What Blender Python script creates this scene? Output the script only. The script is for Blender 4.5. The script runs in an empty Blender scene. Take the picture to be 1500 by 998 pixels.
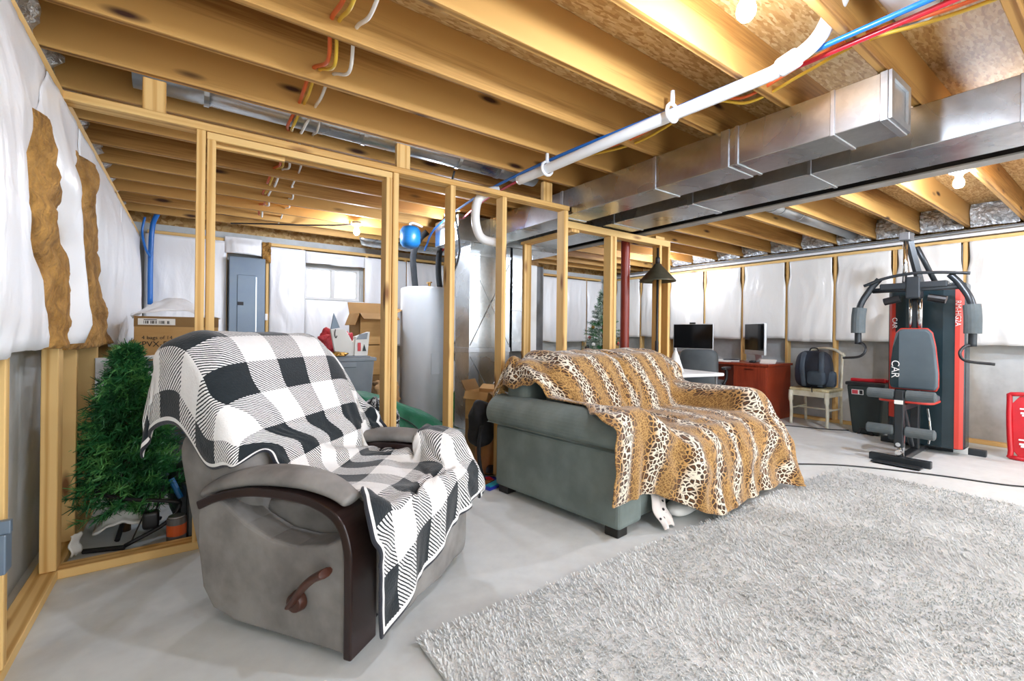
import bpy, bmesh, math, random
from mathutils import Vector, Matrix, noise, Euler
random.seed(7)
SC = bpy.context.scene
COL = SC.collection
PI = math.pi

# ------------------------------------------------------------------ camera
cam_d = bpy.data.cameras.new('camera')
cam_d.sensor_width = 36.0
cam_d.lens = 664 / 1500 * 36
cam_d.shift_y = -11 / 1500
cam_d.clip_start = 0.05
cam = bpy.data.objects.new('camera', cam_d)
COL.objects.link(cam)
cam.matrix_world = (Matrix.Translation((0, 0, 1.1)) @ Matrix.Rotation(math.radians(-35.29), 4, 'Z')
                    @ Matrix.Rotation(math.radians(90), 4, 'X') @ Matrix.Rotation(0.0115, 4, 'Z'))
SC.camera = cam

# ------------------------------------------------------------------ world, exposure
SC.view_settings.view_transform = 'Standard'
SC.view_settings.look = 'None'
SC.view_settings.gamma = 1.0
SC.view_settings.use_curve_mapping = False
SC.view_settings.exposure = 1.12
WORLD_STRENGTH = 2.0
BULB_STRENGTH = 550.0
BRIGHT_BULB_STRENGTH = 1150.0
w = bpy.data.worlds.new('world')
SC.world = w
w.use_nodes = True
w.node_tree.nodes['Background'].inputs[0].default_value = (0.93, 0.97, 1.0, 1)
w.node_tree.nodes['Background'].inputs[1].default_value = WORLD_STRENGTH
try:
    SC.cycles.max_bounces = 8
    SC.cycles.diffuse_bounces = 5
    SC.cycles.glossy_bounces = 4
    SC.cycles.sample_clamp_indirect = 6.0
    SC.cycles.caustics_reflective = False
    SC.cycles.caustics_refractive = False
except Exception:
    pass

# ------------------------------------------------------------------ materials
def lin(hx):
    if not isinstance(hx, str):
        return tuple(hx) + ((1,) if len(hx) == 3 else ())
    r = [int(hx[i:i + 2], 16) / 255 for i in (0, 2, 4)]
    return tuple((c / 12.92 if c <= 0.04045 else ((c + 0.055) / 1.055) ** 2.4) for c in r) + (1,)

class NT:
    """small helper round a material's node tree"""
    def __init__(s, name):
        s.m = bpy.data.materials.new(name)
        s.m.use_nodes = True
        s.t = s.m.node_tree
        s.b = s.t.nodes['Principled BSDF']
    def n(s, typ, **kw):
        x = s.t.nodes.new(typ)
        for k, v in kw.items():
            if k.startswith('_'):
                x.inputs[k[1:].replace('_', ' ')].default_value = v
            else:
                setattr(x, k, v)
        return x
    def l(s, a, b):
        s.t.links.new(a, b)
    def math(s, op, a, b=None):
        x = s.n('ShaderNodeMath', operation=op)
        for i, v in enumerate((a, b)):
            if v is None: continue
            if isinstance(v, (int, float)): x.inputs[i].default_value = v
            else: s.l(v, x.inputs[i])
        return x.outputs[0]
    def mix(s, fac, a, b):
        x = s.n('ShaderNodeMix', data_type='RGBA')
        for i, v in ((0, fac), (6, a), (7, b)):
            if hasattr(v, 'is_linked'): s.l(v, x.inputs[i])
            elif i == 0: x.inputs[0].default_value = v
            else: x.inputs[i].default_value = lin(v)
        return x.outputs[2]
    def ramp(s, fac, stops, interp='LINEAR'):
        x = s.n('ShaderNodeValToRGB')
        cr = x.color_ramp
        cr.interpolation = interp
        while len(cr.elements) < len(stops): cr.elements.new(0.5)
        for e, (p, c) in zip(cr.elements, stops):
            e.position = p
            e.color = lin(c) if isinstance(c, str) else (c, c, c, 1)
        s.l(fac, x.inputs[0])
        return x.outputs[0]
    def coord(s, kind='Object', scale=(1, 1, 1), rnd=False):
        tc = s.n('ShaderNodeTexCoord')
        mp = s.n('ShaderNodeMapping')
        mp.inputs['Scale'].default_value = scale
        s.l(tc.outputs[kind], mp.inputs[0])
        if rnd:
            oi = s.n('ShaderNodeObjectInfo')
            s.l(s.math('MULTIPLY', oi.outputs['Random'], 37.0), mp.inputs['Location'])
        return mp.outputs[0]
    def noise(s, vec, scale, detail=3, rough=0.55, dist=0.0):
        x = s.n('ShaderNodeTexNoise')
        x.inputs['Scale'].default_value = scale
        x.inputs['Detail'].default_value = detail
        x.inputs['Roughness'].default_value = rough
        x.inputs['Distortion'].default_value = dist
        s.l(vec, x.inputs['Vector'])
        return x.outputs[0]
    def bump(s, h, strength=0.3, dist=0.01):
        x = s.n('ShaderNodeBump')
        x.inputs['Strength'].default_value = strength
        x.inputs['Distance'].default_value = dist
        s.l(h, x.inputs['Height'])
        s.l(x.outputs[0], s.b.inputs['Normal'])
    def setb(s, color=None, rough=None, metal=None, spec=None):
        if color is not None:
            if hasattr(color, 'is_linked'): s.l(color, s.b.inputs['Base Color'])
            else: s.b.inputs['Base Color'].default_value = lin(color)
        if rough is not None:
            if hasattr(rough, 'is_linked'): s.l(rough, s.b.inputs['Roughness'])
            else: s.b.inputs['Roughness'].default_value = rough
        if metal is not None: s.b.inputs['Metallic'].default_value = metal
        if spec is not None: s.b.inputs['Specular IOR Level'].default_value = spec

def mat(name, c1, c2=None, scale=6, rough=0.6, metal=0.0, bump=0.0, bscale=None, bdist=0.004, stretch=(1, 1, 1), spec=None, lo=0.35, hi=0.65):
    t = NT(name)
    v = t.coord('Object', stretch)
    if c2:
        t.setb(t.mix(t.ramp(t.noise(v, scale, 4), [(lo, 0.0), (hi, 1.0)]), c1, c2))
    else:
        n_ = t.ramp(t.noise(v, scale, 2), [(0.3, 0.0), (0.7, 1.0)])
        a = lin(c1); d = tuple(min(1, x * 0.93) for x in a[:3])
        t.setb(t.mix(n_, a[:3], d))
    t.setb(None, rough, metal, spec)
    if bump: t.bump(t.noise(v, bscale or scale * 4, 3), bump, bdist)
    return t.m

def wood_mat(name, light, dark, knot='5a3313', rough=0.62, ring=1.0):
    t = NT(name)
    v = t.coord('Object', (1.0, 9.0, 9.0), rnd=True)
    base = t.noise(v, 0.9, 2, 0.5, 0.4)
    w_ = t.n('ShaderNodeTexWave', wave_type='BANDS', bands_direction='Y')
    w_.inputs['Scale'].default_value = 0.85 * ring
    w_.inputs['Distortion'].default_value = 5.5
    w_.inputs['Detail'].default_value = 1.5
    w_.inputs['Detail Scale'].default_value = 0.28
    t.l(v, w_.inputs['Vector'])
    fine = t.noise(t.coord('Object', (3, 90, 90), rnd=True), 1.0, 2)
    g = t.math('ADD', t.math('MULTIPLY', w_.outputs[1], 0.6), t.math('MULTIPLY', base, 0.4))
    g = t.math('ADD', g, t.math('MULTIPLY', t.math('SUBTRACT', fine, 0.5), 0.5))
    col = t.ramp(g, [(0.18, dark), (0.55, light), (0.9, light)])
    vo = t.n('ShaderNodeTexVoronoi')
    vo.inputs['Scale'].default_value = 1.0
    t.l(t.coord('Object', (1.9, 7.0, 7.0), rnd=True), vo.inputs['Vector'])
    kn = t.ramp(vo.outputs['Distance'], [(0.07, 1.0), (0.17, 0.0)])
    t.setb(t.mix(kn, col, knot), rough)
    t.bump(fine, 0.15, 0.002)
    return t.m

M = {}
M['stud'] = wood_mat('stud pine', 'e2bb78', 'c69650', '80501f')
M['joist'] = wood_mat('joist pine', 'c39552', '875a23', '3c1c0b')
def osb():
    t = NT('strand board')
    vo = t.n('ShaderNodeTexVoronoi'); vo.inputs['Scale'].default_value = 1.0
    vo.inputs['Randomness'].default_value = 1.0
    t.l(t.coord('Object', (26, 95, 26)), vo.inputs['Vector'])
    hs = t.n('ShaderNodeSeparateColor'); t.l(vo.outputs['Color'], hs.inputs[0])
    n2 = t.noise(t.coord('Object', (14, 110, 14)), 1.0, 3)
    f = t.math('ADD', t.math('MULTIPLY', hs.outputs[0], 0.6), t.math('MULTIPLY', n2, 0.4))
    t.setb(t.ramp(f, [(0.1, 'a5763a'), (0.5, 'cba366'), (0.9, 'e3c792')]), 0.7)
    t.bump(f, 0.5, 0.004)
    return t.m
M['osb'] = osb()
def concrete(name, a, b, c):
    t = NT(name)
    v = t.coord('Object')
    n1 = t.noise(v, 1.1, 5, 0.6, 0.6)
    n2 = t.noise(v, 14, 4)
    col = t.ramp(t.math('ADD', t.math('MULTIPLY', n1, 0.75), t.math('MULTIPLY', n2, 0.25)), [(0.3, a), (0.5, b), (0.7, c)])
    t.setb(col, 0.62)
    t.bump(t.noise(v, 55, 4), 0.12, 0.003)
    return t.m
M['floor'] = concrete('floor concrete', 'c0c3c2', 'd4d8d7', 'e1e5e4')
M['wallc'] = concrete('wall concrete', 'a3a7a5', 'bfc3c2', 'ced1d0')
def plastic_sheet(name, col, rough=0.32):
    t = NT(name)
    v = t.coord('Object', (1, 1, 1))
    n1 = t.noise(t.coord('Object', (1, 1, 0.32)), 7, 3, 0.5, 1.2)
    n2 = t.noise(v, 30, 3, 0.6, 0.8)
    t.setb(col, rough, 0, 0.6)
    t.b.inputs['Sheen Weight'].default_value = 0.05
    t.bump(t.math('ADD', n1, t.math('MULTIPLY', n2, 0.12)), 0.28, 0.03)
    return t.m
M['poly'] = plastic_sheet('white insulation facing', 'f2f3f4')
M['poly_r'] = plastic_sheet('pearly insulation facing', 'ecebe6', 0.28)
M['glasswool'] = mat('brown glass wool', 'bd8e4a', '87602a', 11, 0.95, 0, 0.9, 26, 0.03)
def galv(name, a='d3d7d9', b='b4babd', rough=0.27):
    t = NT(name)
    v = t.coord('Object')
    vo = t.n('ShaderNodeTexVoronoi'); vo.inputs['Scale'].default_value = 42
    t.l(v, vo.inputs['Vector'])
    hs = t.n('ShaderNodeSeparateColor'); t.l(vo.outputs['Color'], hs.inputs[0])
    big = t.noise(v, 2.2, 3, 0.5, 0.5)
    f = t.math('ADD', t.math('MULTIPLY', hs.outputs[0], 0.12), t.math('MULTIPLY', big, 0.88))
    t.setb(t.ramp(f, [(0.25, b), (0.7, a)]), t.math('ADD', t.math('MULTIPLY', big, 0.22), rough - 0.1), 1.0)
    t.bump(big, 0.12, 0.05)
    return t.m
M['galv'] = galv('galvanised sheet')
M['galv_seam'] = galv('galvanised seam', 'd5d9dc', 'b0b6ba', 0.33)
M['foil'] = mat('crumpled foil', 'e8eaeb', 'c4c8ca', 20, 0.38, 0.55, 1.0, 22, 0.05)
M['steel_dark'] = mat('painted steel', '2a2a2c', '1c1c1e', 5, 0.5, 0.2)
M['steel_grey'] = mat('grey steel', '77787a', '606163', 5, 0.45, 0.4)
M['red_paint'] = mat('red oxide paint', '8e2f1d', '7a2616', 4, 0.35)
M['pvc'] = mat('white pvc', 'eef0f2', None, 4, 0.3)
M['blue_pex'] = mat('blue pex', '1f6fc4', None, 4, 0.3)
M['red_pex'] = mat('red pex', 'c11f2c', None, 4, 0.3)
M['cable_orange'] = mat('orange cable sheath', 'd4602a', None, 4, 0.45)
M['cable_yellow'] = mat('yellow cable sheath', 'd9b23a', None, 4, 0.45)
M['cable_white'] = mat('white cable sheath', 'e6e2d8', None, 4, 0.45)
M['black'] = mat('black plastic', '17181a', '202225', 5, 0.42)
M['black_soft'] = mat('black foam', '5d6567', '50585a', 9, 0.85, 0, 0.3, 60, 0.003)
M['white'] = mat('white enamel', 'f0f0ee', None, 4, 0.4)
M['white_matte'] = mat('white matte', 'eeeeea', None, 4, 0.75)
M['cardboard'] = mat('cardboard', 'c39a62', 'b78d55', 3, 0.85, 0, 0.1, 40, 0.002, (1, 1, 6))
M['cardboard_d'] = mat('cardboard flap', '8d6c40', '83633a', 3, 0.85)
M['paper'] = mat('white paper', 'f1efe9', None, 4, 0.8)
M['ink'] = mat('black ink', '1d1a17', None, 4, 0.7)
M['panel_grey'] = mat('panel grey enamel', '70808d', '68788a', 4, 0.35, 0.15)
M['tote'] = mat('grey tote plastic', '8b939a', '7f878f', 4, 0.45)
M['tote_blue'] = mat('blue grey tote plastic', '5f7386', '566a7d', 4, 0.45)
M['heater'] = mat('tank enamel', 'd6dbde', 'cdd3d6', 2, 0.3)
M['pipe_foam'] = mat('black pipe foam', '2e3235', '25282b', 10, 0.8)
M['brass'] = mat('brass', 'b58b4a', None, 6, 0.3, 1.0)
M['tank_blue'] = mat('blue tank enamel', '1d6fae', '18629c', 4, 0.35)
M['green_nylon'] = mat('green nylon', '1f7a55', '17684a', 6, 0.5, 0, 0.6, 9, 0.03)
M['green_bag'] = mat('bright green sack', '1e9a56', '158247', 6, 0.4, 0, 0.6, 12, 0.03)
M['red_bag'] = mat('red plastic bag', 'd84a52', 'c53a45', 7, 0.35, 0, 0.8, 14, 0.03)
M['brown_paper'] = mat('brown paper bag', 'c39a6d', 'ae8659', 9, 0.85, 0, 0.8, 16, 0.03)
M['brown_bag'] = mat('tan leather', 'a0682f', '8a5826', 7, 0.55, 0, 0.5, 20, 0.01)
M['black_cloth'] = mat('black cloth', '1b1b1d', '121214', 7, 0.8, 0, 0.5, 16, 0.02)
M['fur'] = mat('black and white pile', 'dfe3e5', '22262a', 42, 0.95, 0, 1.0, 60, 0.02, (1, 1, 1), None, 0.42, 0.52)
M['cherry'] = mat('cherry veneer', '9c3f24', '84301a', 3, 0.35, 0, 0, None, 0.004, (1, 9, 1))
M['screen'] = mat('glossy black screen', '0b0c0e', None, 2, 0.08)
M['alu'] = mat('brushed aluminium', 'cfd2d4', 'c2c5c8', 5, 0.35, 0.9)
M['chrome'] = mat('chrome', 'dfe2e4', None, 3, 0.12, 1.0)
M['grey_vinyl'] = mat('grey upholstery', '5a6063', '4f5558', 6, 0.6, 0, 0.2, 60, 0.002)
M['gym_pad'] = mat('slate vinyl', '56636a', '4b585f', 4, 0.42, 0, 0.15, 90, 0.001)
M['gym_frame'] = mat('charcoal powder coat', '33383c', '2b3034', 5, 0.35, 0.3)
M['gym_shroud'] = mat('dark teal shroud', '22343a', '1a2a30', 3, 0.25)
M['gym_red'] = mat('red stripe', 'c4382a', None, 3, 0.35)
M['cream_wood'] = mat('chipped cream paint', 'e3e0cd', 'cfc9b0', 9, 0.6, 0, 0.2, 20, 0.003)
M['woven'] = mat('woven rush', 'd9cfa8', 'bfb083', 30, 0.8, 0, 0.6, 50, 0.006)
M['slate_nylon'] = mat('slate nylon', '4a5763', '3c4854', 8, 0.6, 0, 0.4, 40, 0.005)
M['navy_nylon'] = mat('navy nylon', '232a38', '1b212e', 8, 0.6, 0, 0.4, 40, 0.005)
M['bin'] = mat('green black plastic', '25302e', '1d2725', 5, 0.5)
M['red_plastic'] = mat('red plastic', 'cf1f2b', 'bd1923', 4, 0.3)
M['lamp_shade'] = mat('bronze shade', '5d5a4b', '4a473a', 6, 0.4, 0.5)
M['bark'] = mat('brown bark', '5b4126', '46311c', 12, 0.9, 0, 0.8, 20, 0.01)
M['needle'] = mat('green needles', '3a8a4c', '1c5230', 9, 0.55)
M['needle_bright'] = mat('bright green tips', '79bd6c', '3f8a48', 9, 0.5)  # lighter green tufts, given to random branches
M['needle_frost'] = mat('frosted needles', '4c6b52', 'c9d3c8', 14, 0.6)
M['suede'] = mat('grey suede', '94918d', '74716e', 5.5, 0.92, 0, 0.25, 120, 0.002)
M['espresso'] = mat('espresso wood', '2c1a18', '21120f', 5, 0.28)
M['lever'] = mat('brown lever', '4e2c20', '43241a', 5, 0.35)
M['chenille'] = mat('grey green chenille', '7a8581', '68736f', 5, 0.95, 0, 0.35, 160, 0.002)
M['dark_foot'] = mat('dark foot', '17130f', None, 5, 0.5)

# ------------------------------------------------------------------ mesh helpers
class MB:
    def __init__(s): s.v, s.f, s.uv = [], [], None
    def add(s, vs, fs):
        o = len(s.v)
        s.v += [tuple(p) for p in vs]
        s.f += [tuple(i + o for i in f) for f in fs]
        return s
    def box(s, x0, x1, y0, y1, z0, z1, m=None):
        vs = [Vector(p) for p in ((x0, y0, z0), (x1, y0, z0), (x1, y1, z0), (x0, y1, z0), (x0, y0, z1), (x1, y0, z1), (x1, y1, z1), (x0, y1, z1))]
        if m is not None: vs = [m @ p for p in vs]
        return s.add(vs, [(0, 3, 2, 1), (4, 5, 6, 7), (0, 1, 5, 4), (1, 2, 6, 5), (2, 3, 7, 6), (3, 0, 4, 7)])
    def prism(s, poly, y0, y1, axis='y'):
        """poly in the plane across the axis, extruded along it"""
        n = len(poly)
        def P(a, b, t): return (a, t, b) if axis == 'y' else ((t, a, b) if axis == 'x' else (a, b, t))
        vs = [P(a, b, y0) for a, b in poly] + [P(a, b, y1) for a, b in poly]
        fs = [tuple(range(n)), tuple(range(2 * n - 1, n - 1, -1))]
        fs += [(i, i + n, (i + 1) % n + n, (i + 1) % n) for i in range(n)]
        return s.add(vs, fs)
    def tube(s, pts, r, seg=8, cap=True, flat=1.0):
        pts = [Vector(p) for p in pts]
        n = len(pts)
        rr = r if isinstance(r, (list, tuple)) else [r] * n
        vs, fs = [], []
        t0 = (pts[1] - pts[0]).normalized()
        up = Vector((0, 0, 1)) if abs(t0.z) < 0.9 else Vector((1, 0, 0))
        nx = t0.cross(up).normalized()
        for i, p in enumerate(pts):
            t = (pts[min(i + 1, n - 1)] - pts[max(i - 1, 0)]).normalized()
            nx = (nx - t * nx.dot(t)).normalized()
            ny = t.cross(nx)
            for k in range(seg):
                a = 2 * PI * k / seg
                vs.append(p + nx * (math.cos(a) * rr[i]) + ny * (math.sin(a) * rr[i] * flat))
        for i in range(n - 1):
            for k in range(seg):
                k2 = (k + 1) % seg
                fs.append((i * seg + k, i * seg + k2, (i + 1) * seg + k2, (i + 1) * seg + k))
        if cap:
            fs.append(tuple(range(seg - 1, -1, -1)))
            fs.append(tuple((n - 1) * seg + k for k in range(seg)))
        return s.add(vs, fs)
    def lathe(s, prof, seg=24, c=(0, 0, 0), m=None):
        """prof: list of (r, z)"""
        vs, fs = [], []
        for r, z in prof:
            for k in range(seg):
                a = 2 * PI * k / seg
                p = Vector((c[0] + r * math.cos(a), c[1] + r * math.sin(a), c[2] + z))
                vs.append(m @ p if m is not None else p)
        for i in range(len(prof) - 1):
            for k in range(seg):
                k2 = (k + 1) % seg
                fs.append((i * seg + k, i * seg + k2, (i + 1) * seg + k2, (i + 1) * seg + k))
        fs.append(tuple(range(seg - 1, -1, -1)))
        fs.append(tuple((len(prof) - 1) * seg + k for k in range(seg)))
        return s.add(vs, fs)
    def grid(s, fn, nu, nv):
        vs = [fn(i / nu, j / nv) for j in range(nv + 1) for i in range(nu + 1)]
        W = nu + 1
        fs = [(j * W + i, j * W + i + 1, (j + 1) * W + i + 1, (j + 1) * W + i) for j in range(nv) for i in range(nu)]
        return s.add(vs, fs)
    def superel(s, a, b, c, e1=0.4, e2=0.4, nu=28, nv=16, fn=None):
        def sp(x, e): return math.copysign(abs(x) ** e, x)
        vs, fs = [], []
        for j in range(nv + 1):
            ph = -PI / 2 + PI * j / nv
            for i in range(nu):
                th = 2 * PI * i / nu
                p = Vector((a * sp(math.cos(ph), e1) * sp(math.cos(th), e2), b * sp(math.cos(ph), e1) * sp(math.sin(th), e2), c * sp(math.sin(ph), e1)))
                vs.append(fn(p) if fn else p)
        for j in range(nv):
            for i in range(nu):
                i2 = (i + 1) % nu
                fs.append((j * nu + i, j * nu + i2, (j + 1) * nu + i2, (j + 1) * nu + i))
        return s.add(vs, fs)
    def build(s, name, m, parent=None, smooth=False, bevel=0.0, seg=2, sub=0, clean=False, loc=None, rot=None, solid=0.0):
        me = bpy.data.meshes.new(name)
        me.from_pydata(s.v, [], s.f)
        bm = bmesh.new(); bm.from_mesh(me)
        if clean: bmesh.ops.remove_doubles(bm, verts=bm.verts, dist=1e-5)
        bmesh.ops.recalc_face_normals(bm, faces=bm.faces)
        bm.to_mesh(me); bm.free()
        if s.uv:
            ul = me.uv_layers.new(name='UVMap')
            for lp in me.loops: ul.data[lp.index].uv = s.uv[lp.vertex_index]
        if smooth:
            for p in me.polygons: p.use_smooth = True
        o = bpy.data.objects.new(name, me)
        COL.objects.link(o)
        for mm in (m if isinstance(m, (list, tuple)) else [m]): me.materials.append(mm)
        if parent: o.parent = parent
        if loc: o.location = loc
        if rot: o.rotation_euler = rot
        if bevel:
            b = o.modifiers.new('bevel', 'BEVEL'); b.width = bevel; b.segments = seg; b.limit_method = 'ANGLE'; b.angle_limit = 0.6
        if solid:
            b = o.modifiers.new('solid', 'SOLIDIFY'); b.thickness = solid; b.offset = 0
        if sub:
            b = o.modifiers.new('sub', 'SUBSURF'); b.levels = sub; b.render_levels = sub
        return o

def tag(o, label=None, cat=None, group=None, kind=None):
    if label: o['label'] = label
    if cat: o['category'] = cat
    if group: o['group'] = group
    if kind: o['kind'] = kind
    return o
def thing(name, label, cat, loc=(0, 0, 0), rz=0.0, group=None):
    o = bpy.data.objects.new(name, None)
    o.empty_display_size = 0.1
    COL.objects.link(o)
    o.location = loc
    o.rotation_euler = (0, 0, rz)
    return tag(o, label, cat, group)
def dup(root, loc=None, rz=None, label=None):
    def cp(o, par):
        c = o.copy(); COL.objects.link(c)
        if par: c.parent = par
        for ch in o.children: cp(ch, c)
        return c
    r = cp(root, None)
    if loc: r.location = loc
    if rz is not None: r.rotation_euler = (0, 0, rz)
    if label: r['label'] = label
    return r
def lumber(name, p0, p1, wy, wz, m, parent=None, up=(0, 0, 1)):
    """a board from p0 to p1 (its centre line), wy across, wz along 'up'; its own X runs along the grain"""
    p0, p1 = Vector(p0), Vector(p1)
    x = (p1 - p0); L = x.length; x.normalize()
    z = Vector(up); z = (z - x * z.dot(x)).normalized(); y = z.cross(x)
    o = MB().box(-L / 2, L / 2, -wy / 2, wy / 2, -wz / 2, wz / 2).build(name, m, parent, bevel=0.003, seg=1)
    c = (p0 + p1) / 2
    mw = Matrix((x, y, z)).transposed().to_4x4(); mw.translation = c
    if parent: o.matrix_local = mw
    else: o.matrix_world = mw
    return o
def text(name, s, size, m, parent=None, mat_=None, ext=0.0006, align='LEFT'):
    cu = bpy.data.curves.new(name, 'FONT'); cu.body = s; cu.size = size; cu.extrude = ext; cu.align_x = align
    tmp = bpy.data.objects.new(name, cu); COL.objects.link(tmp)
    dg = bpy.context.evaluated_depsgraph_get()
    me = bpy.data.meshes.new_from_object(tmp.evaluated_get(dg))
    bpy.data.objects.remove(tmp)
    o = bpy.data.objects.new(name, me); COL.objects.link(o)
    me.materials.clear(); me.materials.append(m)
    if parent: o.parent = parent
    if mat_ is not None: o.matrix_local = mat_
    return o
def frame(o, x, y, z):
    """matrix with the given origin and axes"""
    mm = Matrix((Vector(x).normalized(), Vector(y).normalized(), Vector(z).normalized())).transposed().to_4x4()
    mm.translation = Vector(o)
    return mm
def smooth(a, b, x):
    t = max(0.0, min(1.0, (x - a) / (b - a))); return t * t * (3 - 2 * t)
def bez(pts, n=8):
    """Catmull-Rom through the points"""
    P = [Vector(p) for p in pts]; P = [P[0] * 2 - P[1]] + P + [P[-1] * 2 - P[-2]]
    out = []
    for i in range(1, len(P) - 2):
        for k in range(n):
            t = k / n
            out.append(0.5 * ((2 * P[i]) + (P[i + 1] - P[i - 1]) * t + (2 * P[i - 1] - 5 * P[i] + 4 * P[i + 1] - P[i + 2]) * t * t + (3 * P[i] - P[i - 1] - 3 * P[i + 1] + P[i + 2]) * t ** 3))
    out.append(P[-2])
    return out
ORD = ['first', 'second', 'third', 'fourth', 'fifth', 'sixth', 'seventh', 'eighth', 'ninth', 'tenth', 'eleventh', 'twelfth', 'thirteenth', 'fourteenth', 'fifteenth', 'sixteenth', 'seventeenth', 'eighteenth']

# ------------------------------------------------------------------ the room shell
JB, JT = 2.30, 2.535            # underside and top of the joists
XL, XR, YB = -0.465, 6.70, 6.30  # faces of the stud framing on the left, right and back walls
def struct(name, mb, m, **k): return tag(mb.build(name, m, **k), kind='structure')
struct('floor', MB().box(-0.8, 7.1, -3.2, 6.75, -0.15, 0), M['floor'])
struct('ceiling', MB().box(-0.8, 7.1, -3.2, 6.75, JT, JT + 0.02), M['osb'])
struct('wall_left', MB().box(-0.8, -0.60, -3.2, 6.75, 0, 2.27), M['wallc'])
struct('wall_right', MB().box(6.83, 7.1, -3.2, 6.75, 0, 2.27), M['wallc'])
WX0, WX1, WZ0, WZ1 = 1.215, 1.925, 1.52, 1.955
wb = MB().box(-0.6, WX0, 6.42, 6.7, 0, 2.27).box(WX1, 6.83, 6.42, 6.7, 0, 2.27).box(WX0, WX1, 6.42, 6.7, 0, WZ0).box(WX0, WX1, 6.42, 6.7, WZ1, 2.27)
struct('wall_back', wb, M['wallc'])
struct('wall_rim_left', MB().box(-0.8, -0.74, -3.2, 6.75, 2.27, JT), M['osb'])
struct('wall_rim_right', MB().box(7.04, 7.1, -3.2, 6.75, 2.27, JT), M['osb'])
struct('wall_rim_back', MB().box(-0.74, 7.04, 6.66, 6.72, 2.27, JT), M['osb'])

# window in the back wall
win = thing('window_1', None, None, ((WX0 + WX1) / 2, 6.5, WZ0)); tag(win, kind='structure')
W2, WH = (WX1 - WX0) / 2, WZ1 - WZ0
fr = MB()
for a in ((-W2, W2, 0, 0.035), (-W2, W2, WH - 0.035, WH)): fr.box(a[0], a[1], -0.05, 0.05, a[2], a[3])
for a in ((-W2, -W2 + 0.035), (W2 - 0.035, W2), (-0.025, 0.025)): fr.box(a[0], a[1], -0.05, 0.05, 0.035, WH - 0.035)
fr.build('window_frame', M['white'], win, bevel=0.004)
gl = NT('window glass'); gl.setb('ffffff', 0.02); gl.b.inputs['Transmission Weight'].default_value = 1.0; gl.b.inputs['IOR'].default_value = 1.05
for a, b in ((-W2 + 0.035, -0.025), (0.025, W2 - 0.035)):
    MB().box(a, b, -0.004, 0.004, 0.035, WH - 0.035).build('pane', gl.m, win)
lt = MB()
lt.box(-W2 + 0.06, -0.06, -0.03, -0.02, 0.16, 0.168).box(-W2 + 0.06, -0.06, -0.03, -0.02, 0.33, 0.338)
lt.build('sash_rail', M['white'], win)

# ------------------------------------------------------------------ joists
left_names = []
for k in range(-8, 10):
    y = 2.36 + 0.4075 * k - 0.019
    i = 9 - k
    o = lumber('ceiling_joist', (-0.73, y, (JB + JT) / 2), (3.70, y, (JB + JT) / 2), 0.038, JT - JB, M['joist'])
    tag(o, f'yellow pine ceiling joist left of the steel beam, {ORD[i]} from the back wall', 'joist', 'joists left of the steel beam')
    y2 = y + 0.0385
    o = lumber('ceiling_joist', (3.60, y2, (JB + JT) / 2), (7.03, y2, (JB + JT) / 2), 0.038, JT - JB, M['joist'])
    tag(o, f'yellow pine ceiling joist right of the steel beam, {ORD[i]} from the back wall', 'joist', 'joists right of the steel beam')
# crumpled foil batts between the joist ends
def foil(x, y0, y1, sx, label, grp, seed):
    random.seed(seed)
    def fn(u, v):
        n = noise.noise(Vector((u * 3, v * 3, seed * 1.7))) * 0.05 + noise.noise(Vector((u * 8, v * 8, seed))) * 0.03
        return (x + sx * (0.05 * math.sin(PI * v) + n), y0 + (y1 - y0) * u, 2.285 + 0.245 * v)
    o = MB().grid(fn, 12, 10).build('foil_insulation', M['foil'], solid=0.006)
    tag(o, label, 'insulation', grp)
for k in range(-3, 10):
    y0 = 2.36 + 0.4075 * (k - 1) + 0.01; y1 = 2.36 + 0.4075 * k - 0.045
    foil(-0.60, y0, y1, 1, 'crumpled silver foil insulation tucked between joist ends above the left wall', 'foil over the left wall', k + 20)
    if k < 8: foil(6.80, y0 + 0.038, y1 + 0.038, -1, 'crumpled silver foil insulation tucked between joist ends above the right wall', 'foil over the right wall', k + 50)

# ------------------------------------------------------------------ stud walls along left, right, back
def frame_wall(name, label, a, along, normal, length, spots, ztop):
    """studs stand with their 89 mm side along the normal; a = start of the wall's face on the floor"""
    A, D, N = Vector(a), Vector(along), Vector(normal)
    t = thing(name, label, 'wall framing', a)
    dep = 0.089
    def L(nm, s0, s1, z0, z1, wy, wz, up):
        lumber(nm, D * s0 - N * dep / 2 + Vector((0, 0, z0)), D * s1 - N * dep / 2 + Vector((0, 0, z1)), wy, wz, M['stud'], t, up)
    L('sole_plate', 0, length, 0.02, 0.02, dep, 0.038, (0, 0, 1))
    L('top_plate', 0, length, ztop - 0.02, ztop - 0.02, dep, 0.038, (0, 0, 1))
    for s in spots: L('stud', s, s, 0.04, ztop - 0.04, 0.038, dep, N)
    return t
frame_wall('stud_wall', 'pale stud wall frame standing against the concrete at the far left', (XL, -0.5, 0), (0, 1, 0), (1, 0, 0), 6.78, [3.62, 4.23, 4.84, 5.45, 6.06, 6.6, 2.56, 1.90, 1.29], 2.14)
rs = [1.153, 1.744, 2.345, 2.914, 3.53, 4.137, 4.79, 5.4, 6.0, 0.45, -0.15]
frame_wall('stud_wall', 'pale stud wall frame against the concrete behind the exercise machine', (XR, -0.8, 0), (0, 1, 0), (-1, 0, 0), 7.1, [y + 0.8 for y in rs], 2.16)
frame_wall('stud_wall', 'pale stud wall frame against the concrete around the small basement window', (-0.4, YB, 0), (1, 0, 0), (0, -1, 0), 7.0, [0.72, 1.16, 1.56, 2.38, 2.95, 3.56, 4.17, 4.78, 5.39, 6.0, 6.6], 2.18)

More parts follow.
